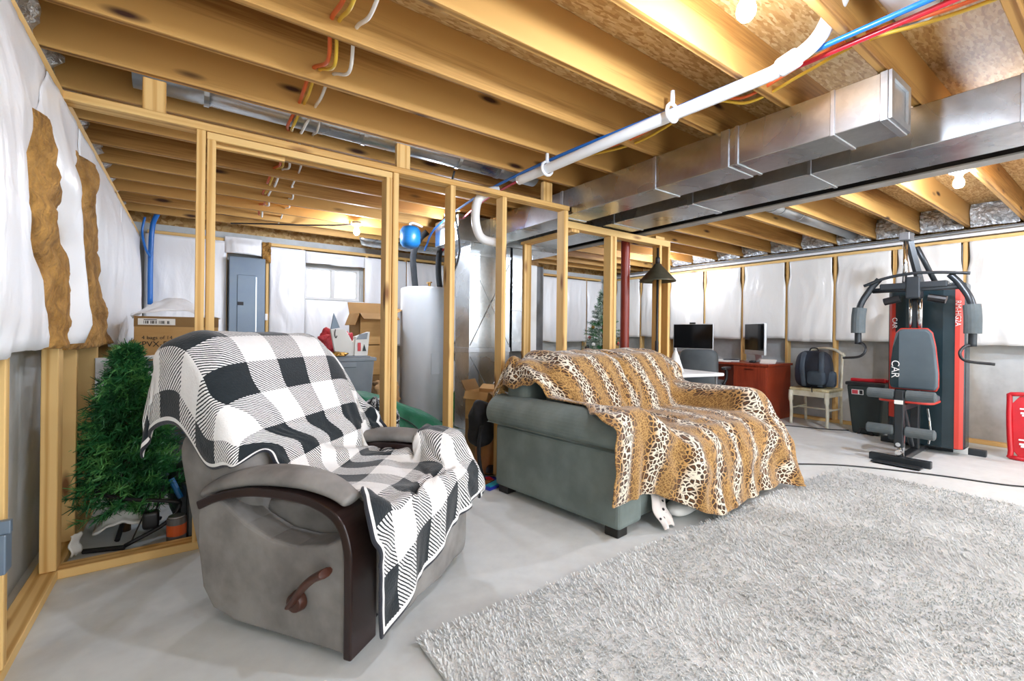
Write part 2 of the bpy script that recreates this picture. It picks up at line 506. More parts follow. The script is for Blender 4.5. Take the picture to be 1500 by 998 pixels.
# ------------------------------------------------------------------ insulation blankets
def blanket(label, a, along, normal, prof, bulge, seed, grp, m='poly', wr=1.0, core=True, nu=22, nv=34):
    """prof: (z, s0, s1) from top to bottom; facing bulges out along the normal"""
    A, D, N = Vector(a), Vector(along), Vector(normal)
    t = thing('insulation_blanket', label, 'insulation', a, 0, grp)
    def ev(v):
        q = v * (len(prof) - 1); i = min(int(q), len(prof) - 2); f = q - i; f2 = f * f * (3 - 2 * f)
        return [prof[i][j] + (prof[i + 1][j] - prof[i][j]) * (f if j == 0 else f2) for j in range(3)]
    def fn(u, v):
        z, s0, s1 = ev(v)
        wob = noise.noise(Vector((seed * 3.1, v * 5, 0))) * 0.012 * wr
        s = s0 + (s1 - s0) * u + wob * (1 - 2 * abs(u - 0.5))
        e = min(u, 1 - u) * 2
        b = bulge * (e ** 0.55) * (0.06 + 0.94 * smooth(0.0, 0.5, v)) * (1.0 if v < 0.93 else 1 - (v - 0.93) * 3.5)
        sw = s * 9 + 0.9 * noise.noise(Vector((s * 3, z * 2.2, seed)))
        wz = noise.noise(Vector((sw, z * 1.3 + seed, seed * 2.0))) * 0.020 + noise.noise(Vector((sw * 2.3, z * 3.1, seed * 5.0))) * 0.009
        n = 0.010 + b + wz * wr * (0.3 + 0.7 * e ** 0.4) * (0.25 + 0.75 * smooth(0, 0.3, v))
        p = D * s + N * n
        return (p.x, p.y, z + 0.02 * noise.noise(Vector((s * 4, seed, 0))) * (v > 0.97))
    o = MB().grid(fn, nu, nv).build('facing', M[m], t, smooth=True, solid=0.004)
    if core:
        def fc(u, v):
            z, s0, s1 = ev(v)
            e = min(u, 1 - u) * 2
            n = -0.07 + (0.05 + bulge * 0.5 * (0.2 + 0.8 * min(1, v * 2))) * (e ** 0.5)
            p = D * (s0 + (s1 - s0) * (0.02 + 0.96 * u)) + N * n
            return (p.x, p.y, z + (0.006 if v > 0.99 else -0.004))
        MB().grid(fc, 10, 14).build('fiberglass', M['glasswool'], t, smooth=True, solid=0.01)
    return t
# right wall: one blanket per bay
names = ['second bay left of the desk monitors', 'bay behind the wide desktop monitor', 'bay between the two computers', 'bay over the smaller computer', 'bay above the backpack chair', 'bay above the black trash bin', 'bay behind the exercise machine', 'bay right of the exercise machine', 'bay at the right edge of the picture']
rb = sorted(rs, reverse=True)
rl = {6.0: 'behind the frosted tree', 5.4: 'seen left of the red column', 4.79: 'seen just right of the red column', 4.137: 'behind the wide computer monitor', 3.53: 'between the two computers', 2.914: 'over the narrow computer monitor', 2.345: 'above the backpack', 1.744: 'above the black trash bin', 1.153: 'right behind the exercise machine', 0.45: 'to the right of the exercise machine', -0.15: 'at the far right edge'}
for i in range(len(rb) - 1):
    y1, y0 = rb[i], rb[i + 1]
    L = y1 - y0
    g0, g1 = 0.032, 0.016
    pr = [(2.12, g0, L - g0), (1.95, g0, L - 0.04), (1.75, 0.012, L - 0.012), (1.4, g1, L - g1), (1.05 + 0.02 * math.sin(i * 2.1), g1 * 1.2, L - g1)]
    blanket(f'pearly white insulation blanket on the right wall, {rl[rb[i+1]]}', (XR, y0, 0), (0, 1, 0), (-1, 0, 0), pr, 0.045, 3 + i, 'right wall insulation', 'poly_r', 1.25)
# left wall
LA = (XL, 0, 0)
blanket('large white insulation blanket bulging at the left edge of the picture', LA, (0, 1, 0), (1, 0, 0), [(2.07, 0.9, 2.40), (1.92, 0.9, 2.30), (1.78, 0.9, 2.20), (1.62, 0.9, 2.07), (1.5, 0.9, 2.08), (1.4, 0.9, 2.16), (1.22, 0.9, 2.30), (1.03, 0.9, 2.42)], 0.10, 11, 'left wall insulation', 'poly', 1.3, nu=40)
blanket('white insulation blanket between the two torn brown gaps on the left wall', LA, (0, 1, 0), (1, 0, 0), [(2.07, 2.42, 3.0), (1.95, 2.32, 2.98), (1.78, 2.22, 2.86), (1.70, 2.31, 2.87), (1.58, 2.46, 2.89), (1.43, 2.63, 2.86), (1.24, 2.70, 2.83), (1.03, 2.74, 2.92)], 0.07, 12, 'left wall insulation', 'poly', 1.2)
blanket('white insulation blanket hanging right of the torn gaps on the left wall', LA, (0, 1, 0), (1, 0, 0), [(2.07, 3.02, 4.6), (1.95, 3.0, 4.6), (1.82, 3.26, 4.6), (1.68, 3.35, 4.6), (1.5, 3.40, 4.7), (1.3, 3.60, 4.8), (0.98, 4.05, 5.0)], 0.065, 13, 'left wall insulation', 'poly', 1.2, nu=34)
blanket('white insulation blanket in the far left corner behind the blue pipe', LA, (0, 1, 0), (1, 0, 0), [(2.07, 4.62, 6.2), (1.7, 4.64, 6.2), (1.35, 4.75, 6.2), (1.0, 5.05, 6.2)], 0.06, 14, 'left wall insulation', 'poly', 1.0, nu=34)
def wool(label, prof, seed):
    def fn(u, v):
        q = v * (len(prof) - 1); i = min(int(q), len(prof) - 2); f = q - i
        z, s0, s1 = [prof[i][j] + (prof[i + 1][j] - prof[i][j]) * f for j in range(3)]
        e = math.sin(PI * min(1, max(0, u)))
        n = 0.0 + 0.045 * e + 0.035 * noise.noise(Vector((u * 2.5, z * 7, seed))) + 0.02 * noise.noise(Vector((u * 6, z * 17, seed)))
        return (XL + n, s0 + (s1 - s0) * u, z)
    o = MB().grid(fn, 12, 40).build('fiberglass_batt', M['glasswool'], smooth=True, solid=0.02)
    return tag(o, label, 'insulation', 'torn open batts')
wool('brown fiberglass batt bulging from the left tear in the white blankets', [(1.82, 2.10, 2.30), (1.6, 1.99, 2.52), (1.4, 2.06, 2.72), (1.2, 2.22, 2.80), (1.02, 2.34, 2.82)], 1)
wool('brown fiberglass batt hanging from the tear farther from the left edge', [(1.92, 2.85, 3.2), (1.7, 2.78, 3.45), (1.35, 2.76, 3.65), (1.15, 2.78, 3.85), (1.0, 2.82, 4.12)], 2)
# back wall
def bb(label, x0, x1, z0, z1, seed, bul=0.05, wr=1.2):
    blanket(label, (0, YB, 0), (1, 0, 0), (0, -1, 0), [(z1, x0, x1), ((z0 + z1) / 2, x0, x1), (z0, x0, x1)], bul, seed, 'back wall insulation', 'poly', wr, nu=26)
bb('white insulation blanket on the back wall between the corner and the electrical panel', -0.42, 0.33, 0.95, 2.14, 21)
bb('short white insulation flap above the grey electrical panel', 0.31, 0.70, 2.0, 2.2, 22, 0.07)
bb('white insulation sheet on the back wall between panel and window', 0.78, 1.19, 0.9, 2.13, 23)
bb('white insulation sheet on the back wall under the window', 1.19, 1.95, 0.9, 1.50, 24)
bb('white insulation strip on the back wall over the window', 1.19, 1.95, 1.97, 2.12, 25, 0.03)
bb('white insulation sheet on the back wall right of the window', 1.95, 2.55, 0.9, 2.12, 26)
xs = [2.55, 3.16, 3.77, 4.38, 4.99, 5.6, 6.2, 6.62]
for i, (a, b) in enumerate(zip(xs, xs[1:])):
    bb(['white back wall blanket behind the water heater', 'white back wall blanket behind the furnace ducts', 'white back wall blanket behind the white furnace', 'white back wall blanket right of the furnace', 'white back wall blanket left of the frosted tree', 'white back wall blanket near the far right corner', 'white back wall blanket in the far right corner'][i], a + 0.01, b - 0.01, 0.95, 2.12, 30 + i)
o = MB().grid(lambda u, v: (0.70 + 0.09 * u, YB - 0.03 - 0.04 * noise.noise(Vector((u * 3, v * 6, 2))), 1.93 + 0.24 * v), 4, 12).build('fiberglass_scrap', M['glasswool'], solid=0.02)
tag(o, 'brown fiberglass showing beside the top corner of the electrical panel', 'insulation')

# ------------------------------------------------------------------ partition framing
YP = 2.795      # middle of the partition
def pboard(nm, p0, p1, wy, wz, par, up): return lumber(nm, p0, p1, wy, wz, M['stud'], par, up)
pt = thing('stud_partition', 'open stud partition with a doorway behind the checked recliner', 'partition', (0, YP, 0))
def ps(x, z0, z1, nm='stud', w=0.038): pboard(nm, (x, 0, z0), (x, 0, z1), w, 0.089, pt, (0, 1, 0))
pboard('sole_plate', (-0.47, 0, 0.02), (0.10, 0, 0.02), 0.089, 0.04, pt, (0, 0, 1))
pboard('sole_plate', (0.98, 0, 0.02), (1.464, 0, 0.02), 0.089, 0.04, pt, (0, 0, 1))
pboard('top_plate', (-0.52, 0, 2.12), (2.51, 0, 2.12), 0.089, 0.038, pt, (0, 0, 1))
ps(-0.497, 0.04, 2.10, w=0.055)
ps(0.032, 0.04, 2.10); ps(0.076, 0.04, 2.06, 'jack_stud'); ps(1.000, 0.04, 2.06, 'jack_stud'); ps(1.043, 0.04, 2.10)
ps(1.445, 0.04, 2.10); ps(1.87, 0.04, 2.10); ps(2.475, 0.04, 2.10, w=0.045)
pboard('header', (0.055, -0.025, 2.078), (1.02, -0.025, 2.078), 0.038, 0.038, pt, (0, 0, 1))
pboard('header', (0.055, 0.03, 2.070), (0.42, 0.03, 2.070), 0.03, 0.05, pt, (0, 0, 1))
for x in (-0.155, 1.10, 2.30):
    pboard('spacer_block', (x, 0, 2.14), (x, 0, 2.30), 0.09, 0.038, pt, (0, 1, 0))
Y2 = 2.93
p2 = thing('stud_partition', 'lower stud partition under the ducts beside the red column', 'partition', (2.6, Y2, 0))
def q(nm, a, b, w, z, up): pboard(nm, (a[0] - 2.6, a[1], a[2]), (b[0] - 2.6, b[1], b[2]), w, z, p2, up)
q('top_plate', (2.60, 0, 2.036), (4.04, 0, 2.036), 0.089, 0.06, (0, 0, 1))
q('sole_plate', (2.66, 0, 0.02), (4.04, 0, 0.02), 0.089, 0.04, (0, 0, 1))
for x in (3.165, 3.21, 3.88, 4.02): q('stud', (x, 0, 0.04), (x, 0, 2.006), 0.038, 0.089, (0, 1, 0))
q('nailing_block', (3.80, 0.0, 2.08), (3.94, 0.0, 2.08), 0.089, 0.03, (0, 0, 1))
# stud framing of the mechanical closet farther back
p3 = thing('stud_partition', 'short stud return wall deeper in, left of the red column', 'partition', (2.50, 3.6, 0))
for y in (0.0,): lumber('stud', (0.22, y, 0.04), (0.22, y, 1.98), 0.089, 0.038, M['stud'], p3, (0, 1, 0))
lumber('sole_plate', (0.22, -0.7, 0.02), (0.22, 0.05, 0.02), 0.089, 0.04, M['stud'], p3)
lumber('top_plate', (0.22, -0.7, 1.995), (0.22, 0.05, 1.995), 0.089, 0.03, M['stud'], p3)

# ------------------------------------------------------------------ beam, column
M['flange'] = mat('pale grey primer', 'a9a7a3', '95938f', 4, 0.5)
bt = thing('steel_beam', 'dark steel beam with grey lower flange carrying the joists', 'beam', (3.66, 0, 2.09))
MB().box(-0.055, 0.055, -3.1, 6.4, 0, 0.012).build('flange', M['flange'], bt, bevel=0.003)
MB().box(-0.055, 0.055, -3.1, 6.4, 0.195, 0.21).build('flange', M['steel_dark'], bt)
MB().box(-0.006, 0.006, -3.1, 6.4, 0.012, 0.195).build('web', M['steel_dark'], bt)
ct = thing('support_column', 'round red steel support column under the beam', 'column', (3.62, 3.12, 0))
MB().lathe([(0.045, 0.012), (0.045, 2.07)], 28).build('shaft', M['red_paint'], ct, smooth=False)
MB().box(-0.08, 0.08, -0.08, 0.08, 0, 0.012).build('base_plate', M['red_paint'], ct)
MB().box(-0.06, 0.06, -0.07, 0.07, 2.07, 2.09).build('cap_plate', M['steel_dark'], ct)
for p in ct.children[0].data.polygons: p.use_smooth = len(p.vertices) == 4

# ------------------------------------------------------------------ sheet metal ducts
def duct(label, x0, x1, y0, y1, z0, z1, seams, axis='y', name='air_duct', open_end=None):
    t = thing(name, label, 'duct', ((x0 + x1) / 2, (y0 + y1) / 2, z0))
    cx, cy = (x0 + x1) / 2, (y0 + y1) / 2
    MB().box(x0 - cx, x1 - cx, y0 - cy, y1 - cy, 0, z1 - z0).build('trunk', M['galv'], t, bevel=0.004)
    for s, wd in seams:
        e = 0.006
        if axis == 'y': MB().box(x0 - cx - e, x1 - cx + e, s - cy - wd / 2, s - cy + wd / 2, -e, z1 - z0 + 0.001).build('seam', M['galv_seam'], t, bevel=0.003)
        elif axis == 'z': MB().box(x0 - cx - e, x1 - cx + e, y0 - cy - e, y1 - cy + e, s - z0 - wd / 2, s - z0 + wd / 2).build('seam', M['galv_seam'], t, bevel=0.003)
        else: MB().box(s - cx - wd / 2, s - cx + wd / 2, y0 - cy - e, y1 - cy + e, -e, z1 - z0 + 0.001).build('seam', M['galv_seam'], t, bevel=0.003)
    return t, cx, cy
d1, cx, cy = duct('long galvanised duct nearer the white drain pipe, its square end open to view', 2.52, 2.79, 0.69, 3.98, 2.075, 2.29, [(0.70, 0.03), (0.90, 0.02), (1.37, 0.02), (1.44, 0.05), (1.93, 0.02), (2.86, 0.03)])
e = MB()
for a in ((-0.135, 0.135, 0, 0.03), (-0.135, 0.135, 0.185, 0.215), (-0.135, -0.10, 0.03, 0.185), (0.10, 0.135, 0.03, 0.185)):
    e.box(a[0], a[1], 0.672 - cy, 0.684 - cy, a[2], a[3])
e.build('end_cap', M['galv_seam'], d1)
d2, cx, cy = duct('long galvanised duct running next to the dark steel beam', 3.03, 3.42, -3.0, 3.98, 2.075, 2.29, [(0.32, 0.06), (1.2, 0.02), (2.0, 0.05), (2.75, 0.02), (-0.6, 0.03)])
d3, cx, cy = duct('wide galvanised duct header crossing above the furnace', 2.15, 3.5, 3.98, 4.5, 2.02, 2.28, [(2.6, 0.03), (3.05, 0.03)], 'x')
d4, cx, cy = duct('upright galvanised return duct with a cross break on its front', 2.30, 2.80, 4.0, 4.3, 0.10, 2.02, [(0.92, 0.05), (1.90, 0.03)], 'z')
cb = MB()
for z0, z1 in ((0.97, 1.84), (0.12, 0.86)):
    for sx in (1, -1):
        cb.tube([(-0.24 * sx, -0.153, z0 - 0.1), (0.24 * sx, -0.153, z1 - 0.1)], 0.004, 5)
cb.build('cross_break', M['galv'], d4)
d5, cx, cy = duct('narrow dark galvanised plenum standing left of the white furnace', 2.83, 3.02, 4.0, 4.4, 0.9, 2.02, [(1.62, 0.03), (1.35, 0.02)], 'z')
fu = thing('furnace', 'tall white furnace cabinet with grey side behind the partition', 'furnace', (3.17, 4.2, 0))
MB().box(-0.14, 0.00, -0.2, 0.3, 0.03, 1.86).build('cabinet', M['white'], fu, bevel=0.01)
MB().box(0.0, 0.12, -0.17, 0.3, 0.03, 1.86).build('side_panel', M['steel_grey'], fu, bevel=0.01)
MB().box(-0.13, 0.10, -0.1, 0.2, 1.86, 1.94).build('flue_collar', M['brown_paper'], fu, bevel=0.01)
MB().box(-0.14, 0.12, -0.19, 0.3, 0, 0.03).build('plinth', M['steel_dark'], fu)
MB().lathe([(0.07, 1.94), (0.07, 2.02)], 16).build('flue_pipe', M['galv'], fu)
# round pipes in joist bays
def rpipe(label, p0, p1, r, rings, m='galv', name='round_duct'):
    p0, p1 = Vector(p0), Vector(p1)
    t = thing(name, label, 'duct', tuple(p0))
    MB().tube([(0, 0, 0), tuple(p1 - p0)], r, 24).build('pipe', M[m], t, smooth=False)
    for p in t.children[0].data.polygons: p.use_smooth = len(p.vertices) == 4
    for f in rings:
        c = (p1 - p0) * f; dd = (p1 - p0).normalized() * 0.012
        MB().tube([tuple(c - dd), tuple(c + dd)], r + 0.006, 24).build('band', M['galv_seam'], t)
    return t
rpipe('round galvanised duct in the joist bay above the partition', (-0.25, 2.965, 2.40), (2.30, 2.965, 2.40), 0.085, (0.12, 0.45, 0.72, 0.86))
rpipe('pale round duct between the joists over the gym corner', (4.55, 2.18, 2.40), (6.75, 2.18, 2.40), 0.075, (0.05, 0.12, 0.3), 'alu')
rpipe('white round pipe cut off by the top edge near the bulb', (1.75, 0.55, 2.44), (2.38, 0.55, 2.44), 0.08, (0.97,), 'pvc')
fx = MB().grid(lambda u, v: (1.7 + 2.6 * u + 0.15 * v, 5.72 + 0.25 * v, 2.27 - 0.07 * math.sin(PI * v) + 0.01 * noise.noise(Vector((u * 20, v * 5, 1)))), 40, 6).build('flat_air_return', M['galv'], smooth=True, solid=0.01)
tag(fx, 'silver sheet metal pan under the joists over the basement window', 'duct')

# ------------------------------------------------------------------ plumbing
def pipe_thing(name, label, cat, path, r, m, n=8, seg=14, group=None):
    P = bez(path, n)
    o0 = P[0]
    t = thing(name, label, cat, tuple(o0), 0, group)
    MB().tube([tuple(p - o0) for p in P], r, seg).build('pipe_run', M[m], t, smooth=True)
    return t, o0
dp, o0 = pipe_thing('drain_pipe', 'white plastic drain pipe slung under the joists', 'pipe', [(2.02, 0.62, 2.6), (2.04, 0.72, 2.40), (2.06, 0.80, 2.30), (2.06, 0.93, 2.255), (2.055, 1.05, 2.245), (1.99, 1.6, 2.225), (1.93, 2.3, 2.20), (1.90, 2.62, 2.19)], 0.031, 'pvc')
for p in ((2.06, 0.90, 2.262), (2.035, 0.72, 2.40)):
    MB().lathe([(0.037, -0.04), (0.04, -0.03), (0.04, 0.03), (0.037, 0.04)], 18).build('coupling', M['pvc'], dp, smooth=True, loc=tuple(Vector(p) - o0), rot=(1.35 if p[1] > 0.8 else 0.5, 0, 0))
for y in (1.42, 2.34):
    x = 1.99 if y < 2 else 1.928; zz = 2.232 if y < 2 else 2.20
    hg = MB().tube([(0.045 * math.cos(a) , 0, 0.045 * math.sin(a)) for a in [PI * k / 12 * 2 for k in range(13)]], 0.010, 6).tube([(0, 0, 0.04), (0.0, 0, 0.11)], 0.012, 6)
    hg.build('hanger', M['pvc'], dp, smooth=True, loc=tuple(Vector((x, y, zz)) - o0))
pipe_thing('drain_trap', 'white plastic pipe loop bending down behind the partition top', 'pipe', [(1.90, 2.88, 2.18), (1.84, 2.90, 2.17), (1.74, 2.90, 2.10), (1.71, 2.90, 2.0), (1.72, 2.90, 1.88), (1.78, 2.90, 1.80), (1.95, 2.90, 1.79)], 0.033, 'pvc')
pipe_thing('water_line', 'blue plastic water line under the joists', 'pipe', [(2.10, -2.8, 2.285), (2.10, 0.45, 2.285), (2.06, 1.4, 2.285), (1.98, 2.4, 2.28), (2.0, 3.4, 2.27), (2.1, 4.4, 2.2), (2.21, 4.9, 2.05)], 0.011, 'blue_pex', 10, 10)
pipe_thing('water_line', 'red plastic water line under the joists', 'pipe', [(2.17, -2.8, 2.285), (2.17, 0.44, 2.285), (2.13, 1.4, 2.285), (2.05, 2.4, 2.28), (2.1, 3.4, 2.27), (2.3, 4.4, 2.2), (2.385, 4.78, 2.05)], 0.011, 'red_pex', 10, 10)
pipe_thing('water_riser', 'thick blue water pipe rising up the back wall', 'pipe', [(-0.36, 6.18, 1.36), (-0.36, 6.18, 1.9), (-0.345, 6.16, 2.2), (-0.30, 6.1, 2.33)], 0.024, 'blue_pex')
pipe_thing('water_branch', 'thin curved blue pipe in the far left corner', 'pipe', [(-0.36, 6.15, 1.86), (-0.40, 6.08, 1.95), (-0.42, 6.0, 2.1), (-0.40, 6.0, 2.25)], 0.011, 'blue_pex')
pipe_thing('drain_pipe', 'long thin white pipe along the top of the right wall', 'pipe', [(6.66, -0.6, 2.185), (6.66, 3.2, 2.185), (6.66, 6.1, 2.185)], 0.018, 'pvc')
pipe_thing('conduit', 'thin grey conduit along the top of the right wall', 'pipe', [(6.66, -0.6, 2.235), (6.66, 3.0, 2.23), (6.66, 6.1, 2.235)], 0.007, 'steel_grey')
pipe_thing('conduit', 'short white upright conduit by the top of the exercise machine', 'pipe', [(6.688, 1.66, 2.13), (6.688, 1.66, 2.28), (6.688, 1.66, 2.42)], 0.012, 'pvc')
# cables slung from joist to joist
def cable(label, pts, r, m):
    pipe_thing('electrical_cable', label, 'cable', pts, r, m, 8, 8)
def swag(x, y0, y1, z, sag, drift=0.0, n=None):
    out = []; y = y0; k = 0
    while y < y1:
        out.append((x + drift * k, y, z)); out.append((x + drift * k + 0.03 * math.sin(k * 1.7) + drift / 2, y + 0.2, z - sag * (0.7 + 0.3 * math.sin(k * 2.3))))
        y += 0.4075; k += 1
    return out
cable('orange cable looping through the joists over the recliner', swag(0.44, 1.53, 5.6, 2.36, 0.055, 0.012), 0.009, 'cable_orange')
cable('yellow cable looping beside the orange one over the recliner', swag(0.47, 1.53, 4.4, 2.36, 0.07, 0.01), 0.008, 'cable_yellow')
cable('white cable looping through the joists over the recliner', swag(0.545, 1.53, 5.6, 2.36, 0.075, 0.004), 0.008, 'cable_white')
cable('second white cable right of the looping white one', swag(0.60, 2.75, 6.0, 2.36, 0.06, 0.03), 0.007, 'cable_white')
cable('red cable running beside the duct toward the right edge', [(2.32, -0.9, 2.33), (2.30, 0.3, 2.32), (2.27, 0.7, 2.36), (2.3, 0.95, 2.36), (2.28, 1.2, 2.31), (2.22, 1.4, 2.36), (2.25, 1.9, 2.33), (2.2, 2.4, 2.36)], 0.008, 'cable_orange')
cable('yellow cable running beside the red one near the duct', [(2.36, -0.9, 2.32), (2.34, 0.3, 2.315), (2.31, 0.7, 2.35), (2.36, 0.95, 2.35), (2.33, 1.2, 2.30), (2.26, 1.4, 2.35), (2.3, 1.9, 2.32), (2.24, 2.4, 2.36)], 0.008, 'cable_yellow')
cable('black cable along the joists toward the far bulb', [(0.35, 5.95, 2.29), (0.7, 5.7, 2.285), (1.0, 5.5, 2.28), (1.3, 5.3, 2.285), (1.45, 5.15, 2.29)], 0.008, 'black')
cable('black cable dangling behind the partition near the furnace', [(1.52, 2.88, 2.25), (1.50, 2.90, 2.1), (1.55, 2.90, 1.9), (1.58, 2.9, 1.7), (1.54, 2.9, 1.55), (1.47, 2.9, 1.48)], 0.008, 'black')

# ------------------------------------------------------------------ bare bulbs, then unseen bulbs added for fill light
def emis(name, col, s):
    t = NT(name); t.b.inputs['Base Color'].default_value = lin('ffffff')
    t.b.inputs['Emission Color'].default_value = lin(col); t.b.inputs['Emission Strength'].default_value = s
    return t.m
M['bulb'] = emis('lit bulb', 'e3edff', BULB_STRENGTH)
M['bulb_bright'] = emis('bright lit bulb', 'e3edff', BRIGHT_BULB_STRENGTH)
def bulb(label, x, y, z=2.2, box_top=2.31, m='bulb'):
    t = thing('bare_bulb_light', label, 'lamp', (x, y, z))
    MB().lathe([(0.004, -0.036), (0.018, -0.032), (0.029, -0.016), (0.031, 0), (0.027, 0.018), (0.018, 0.034), (0.014, 0.045)], 16).build('bulb', M[m], t, smooth=True)
    MB().lathe([(0.02, 0.04), (0.022, 0.06), (0.052, 0.075), (0.056, 0.085), (0.056, 0.092)], 24).build('lamp_holder', M['white'], t, smooth=True)
    MB().lathe([(0.05, 0.092), (0.052, 0.094), (0.052, box_top - z)], 8).build('junction_box', M['steel_grey'], t)
    return t
bulb('bare lit bulb in white holder near the top right by the drain pipe', 1.52, 0.80, 2.20)
bulb('bare lit bulb over the exercise machine', 4.43, 0.80, 2.20, m='bulb_bright')
bulb('bare lit bulb at the back near the small window', 1.485, 5.10, 2.20)
bulb('added fill bulb over the desk corner, hidden behind the last partition stud', 6.0, 4.37, 2.20)  # added to brighten the far right; the stud keeps it unseen
bulb('added fill bulb over the green bag, hidden behind a partition stud', 2.115, 4.10, 2.20)  # added to brighten the space round the water heater, kept out of sight
bulb('added fill bulb behind the viewer over the rug', 2.2, -1.2, 2.20)  # added fill light behind the camera
bulb('added fill bulb behind the viewer on the left', 0.9, -1.2, 2.20)  # second unseen bulb added behind the camera as fill
bulb('added fill bulb beyond the right edge of the picture', 5.3, -0.6, 2.20, m='bulb_bright')  # added outside the frame to light the gym and right wall

# ------------------------------------------------------------------ recliner (x forward, y to the sitter's left, z up)
RZ = math.atan2(-0.807, 0.59)
rc = thing('recliner', 'grey suede recliner with dark wood arm trim under a checked blanket', 'armchair', (0.585, 2.03, 0), RZ)
MB().box(-0.27, 0.26, -0.33, 0.33, 0.0, 0.07).build('base', M['steel_dark'], rc, bevel=0.01)
side_poly = [(0.308, 0.025), (0.308, 0.40), (0.285, 0.41), (0.22, 0.375), (0.10, 0.355), (-0.02, 0.362), (-0.13, 0.40), (-0.23, 0.455), (-0.31, 0.488), (-0.355, 0.47), (-0.375, 0.40), (-0.375, 0.30), (-0.345, 0.13), (-0.29, 0.06), (-0.18, 0.035)]
def side(sg):
    y0, y1 = (0.30, 0.42) if sg > 0 else (-0.42, -0.30)
    MB().prism(side_poly, y0, y1).build('side_panel', M['suede'], rc, smooth=False, bevel=0.022, seg=3)
    # padded arm: flattened sweep, arched like a bow
    path = bez([(-0.37, 0, 0.468), (-0.27, 0, 0.520), (-0.10, 0, 0.563), (0.08, 0, 0.572), (0.20, 0, 0.553), (0.285, 0, 0.515)], 6)
    n = len(path); rr = [0.050 + 0.028 * math.sin(PI * min(1, 0.12 + 0.95 * i / (n - 1))) for i in range(n)]
    MB().tube([(p.x, sg * 0.36, p.z) for p in path], rr, 14, True, 0.46).build('arm_pad', M['suede'], rc, smooth=True, sub=1)
    # bent wood trim under the pad, turning down the front edge
    tp = bez([(-0.36, 0, 0.438), (-0.26, 0, 0.482), (-0.10, 0, 0.520), (0.08, 0, 0.527), (0.20, 0, 0.510), (0.28, 0, 0.465), (0.316, 0, 0.38), (0.322, 0, 0.26), (0.322, 0, 0.02)], 6)
    mb = MB(); vs = []; fs = []
    for i, p in enumerate(tp):
        t = (tp[min(i + 1, len(tp) - 1)] - tp[max(i - 1, 0)]).normalized(); nn = Vector((-t.z, 0, t.x)) * 0.016
        for yy in (0.435, 0.295):
            for s_ in (1, -1):
                c = p + nn * s_
                vs.append((c.x, sg * yy, c.z))
    for i in range(len(tp) - 1):
        a, b = i * 4, i * 4 + 4
        for e, f in ((0, 1), (1, 3), (3, 2), (2, 0)): fs.append((a + e, a + f, b + f, b + e))
    L = (len(tp) - 1) * 4
    fs += [(0, 1, 3, 2), (L, L + 2, L + 3, L + 1)]
    mb.add(vs, fs).build('arm_trim', M['espresso'], rc, bevel=0.006, seg=2)
side(-1); side(1)
# release lever on the near side
hb = MB().tube([(0.115, -0.422, 0.175), (0.115, -0.452, 0.175)], [0.036, 0.030], 18)
lv = bez([(0.10, -0.455, 0.165), (0.13, -0.458, 0.20), (0.165, -0.46, 0.245), (0.21, -0.462, 0.285), (0.262, -0.465, 0.315)], 5)
hb.tube(lv, [0.017 + 0.014 * (i / (len(lv) - 1)) for i in range(len(lv))], 10, True, 0.5)
hb.build('release_lever', M['lever'], rc, smooth=True, bevel=0.003)
MB().superel(0.33, 0.295, 0.09, 0.35, 0.3).build('seat_cushion', M['suede'], rc, smooth=True, loc=(0.03, 0, 0.365))
def frp(p):
    b = 0.02 * (1 - (p.y / 0.35) ** 2)
    q_ = Vector(p); q_.x += b + (0.012 * math.cos(p.y * 3 * PI / 0.35) if p.x > 0 else 0); return q_
MB().superel(0.075, 0.35, 0.195, 0.3, 0.28, 48, 20, frp).build('footrest_panel', M['suede'], rc, smooth=True, loc=(0.315, 0.055, 0.25))
def bkp(p):   # reclined back: z is along its height
    k = (p.z + 0.42) / 0.84
    wdt = 1.0 - 0.10 * smooth(0.75, 1.0, k)
    return Vector((p.x + 0.05 * math.sin(k * PI) - 0.03, p.y * wdt, p.z))
bk = MB().superel(0.12, 0.375, 0.43, 0.42, 0.42, 40, 24, bkp).build('backrest', M['suede'], rc, smooth=True, loc=(-0.375, 0, 0.66))
bk.rotation_euler = (0, math.radians(-24), 0)
MB().superel(0.12, 0.375, 0.31, 0.3, 0.35, 32, 16).build('back_shell', M['suede'], rc, smooth=True, loc=(-0.405, 0, 0.42), rot=(0, math.radians(-16), 0))

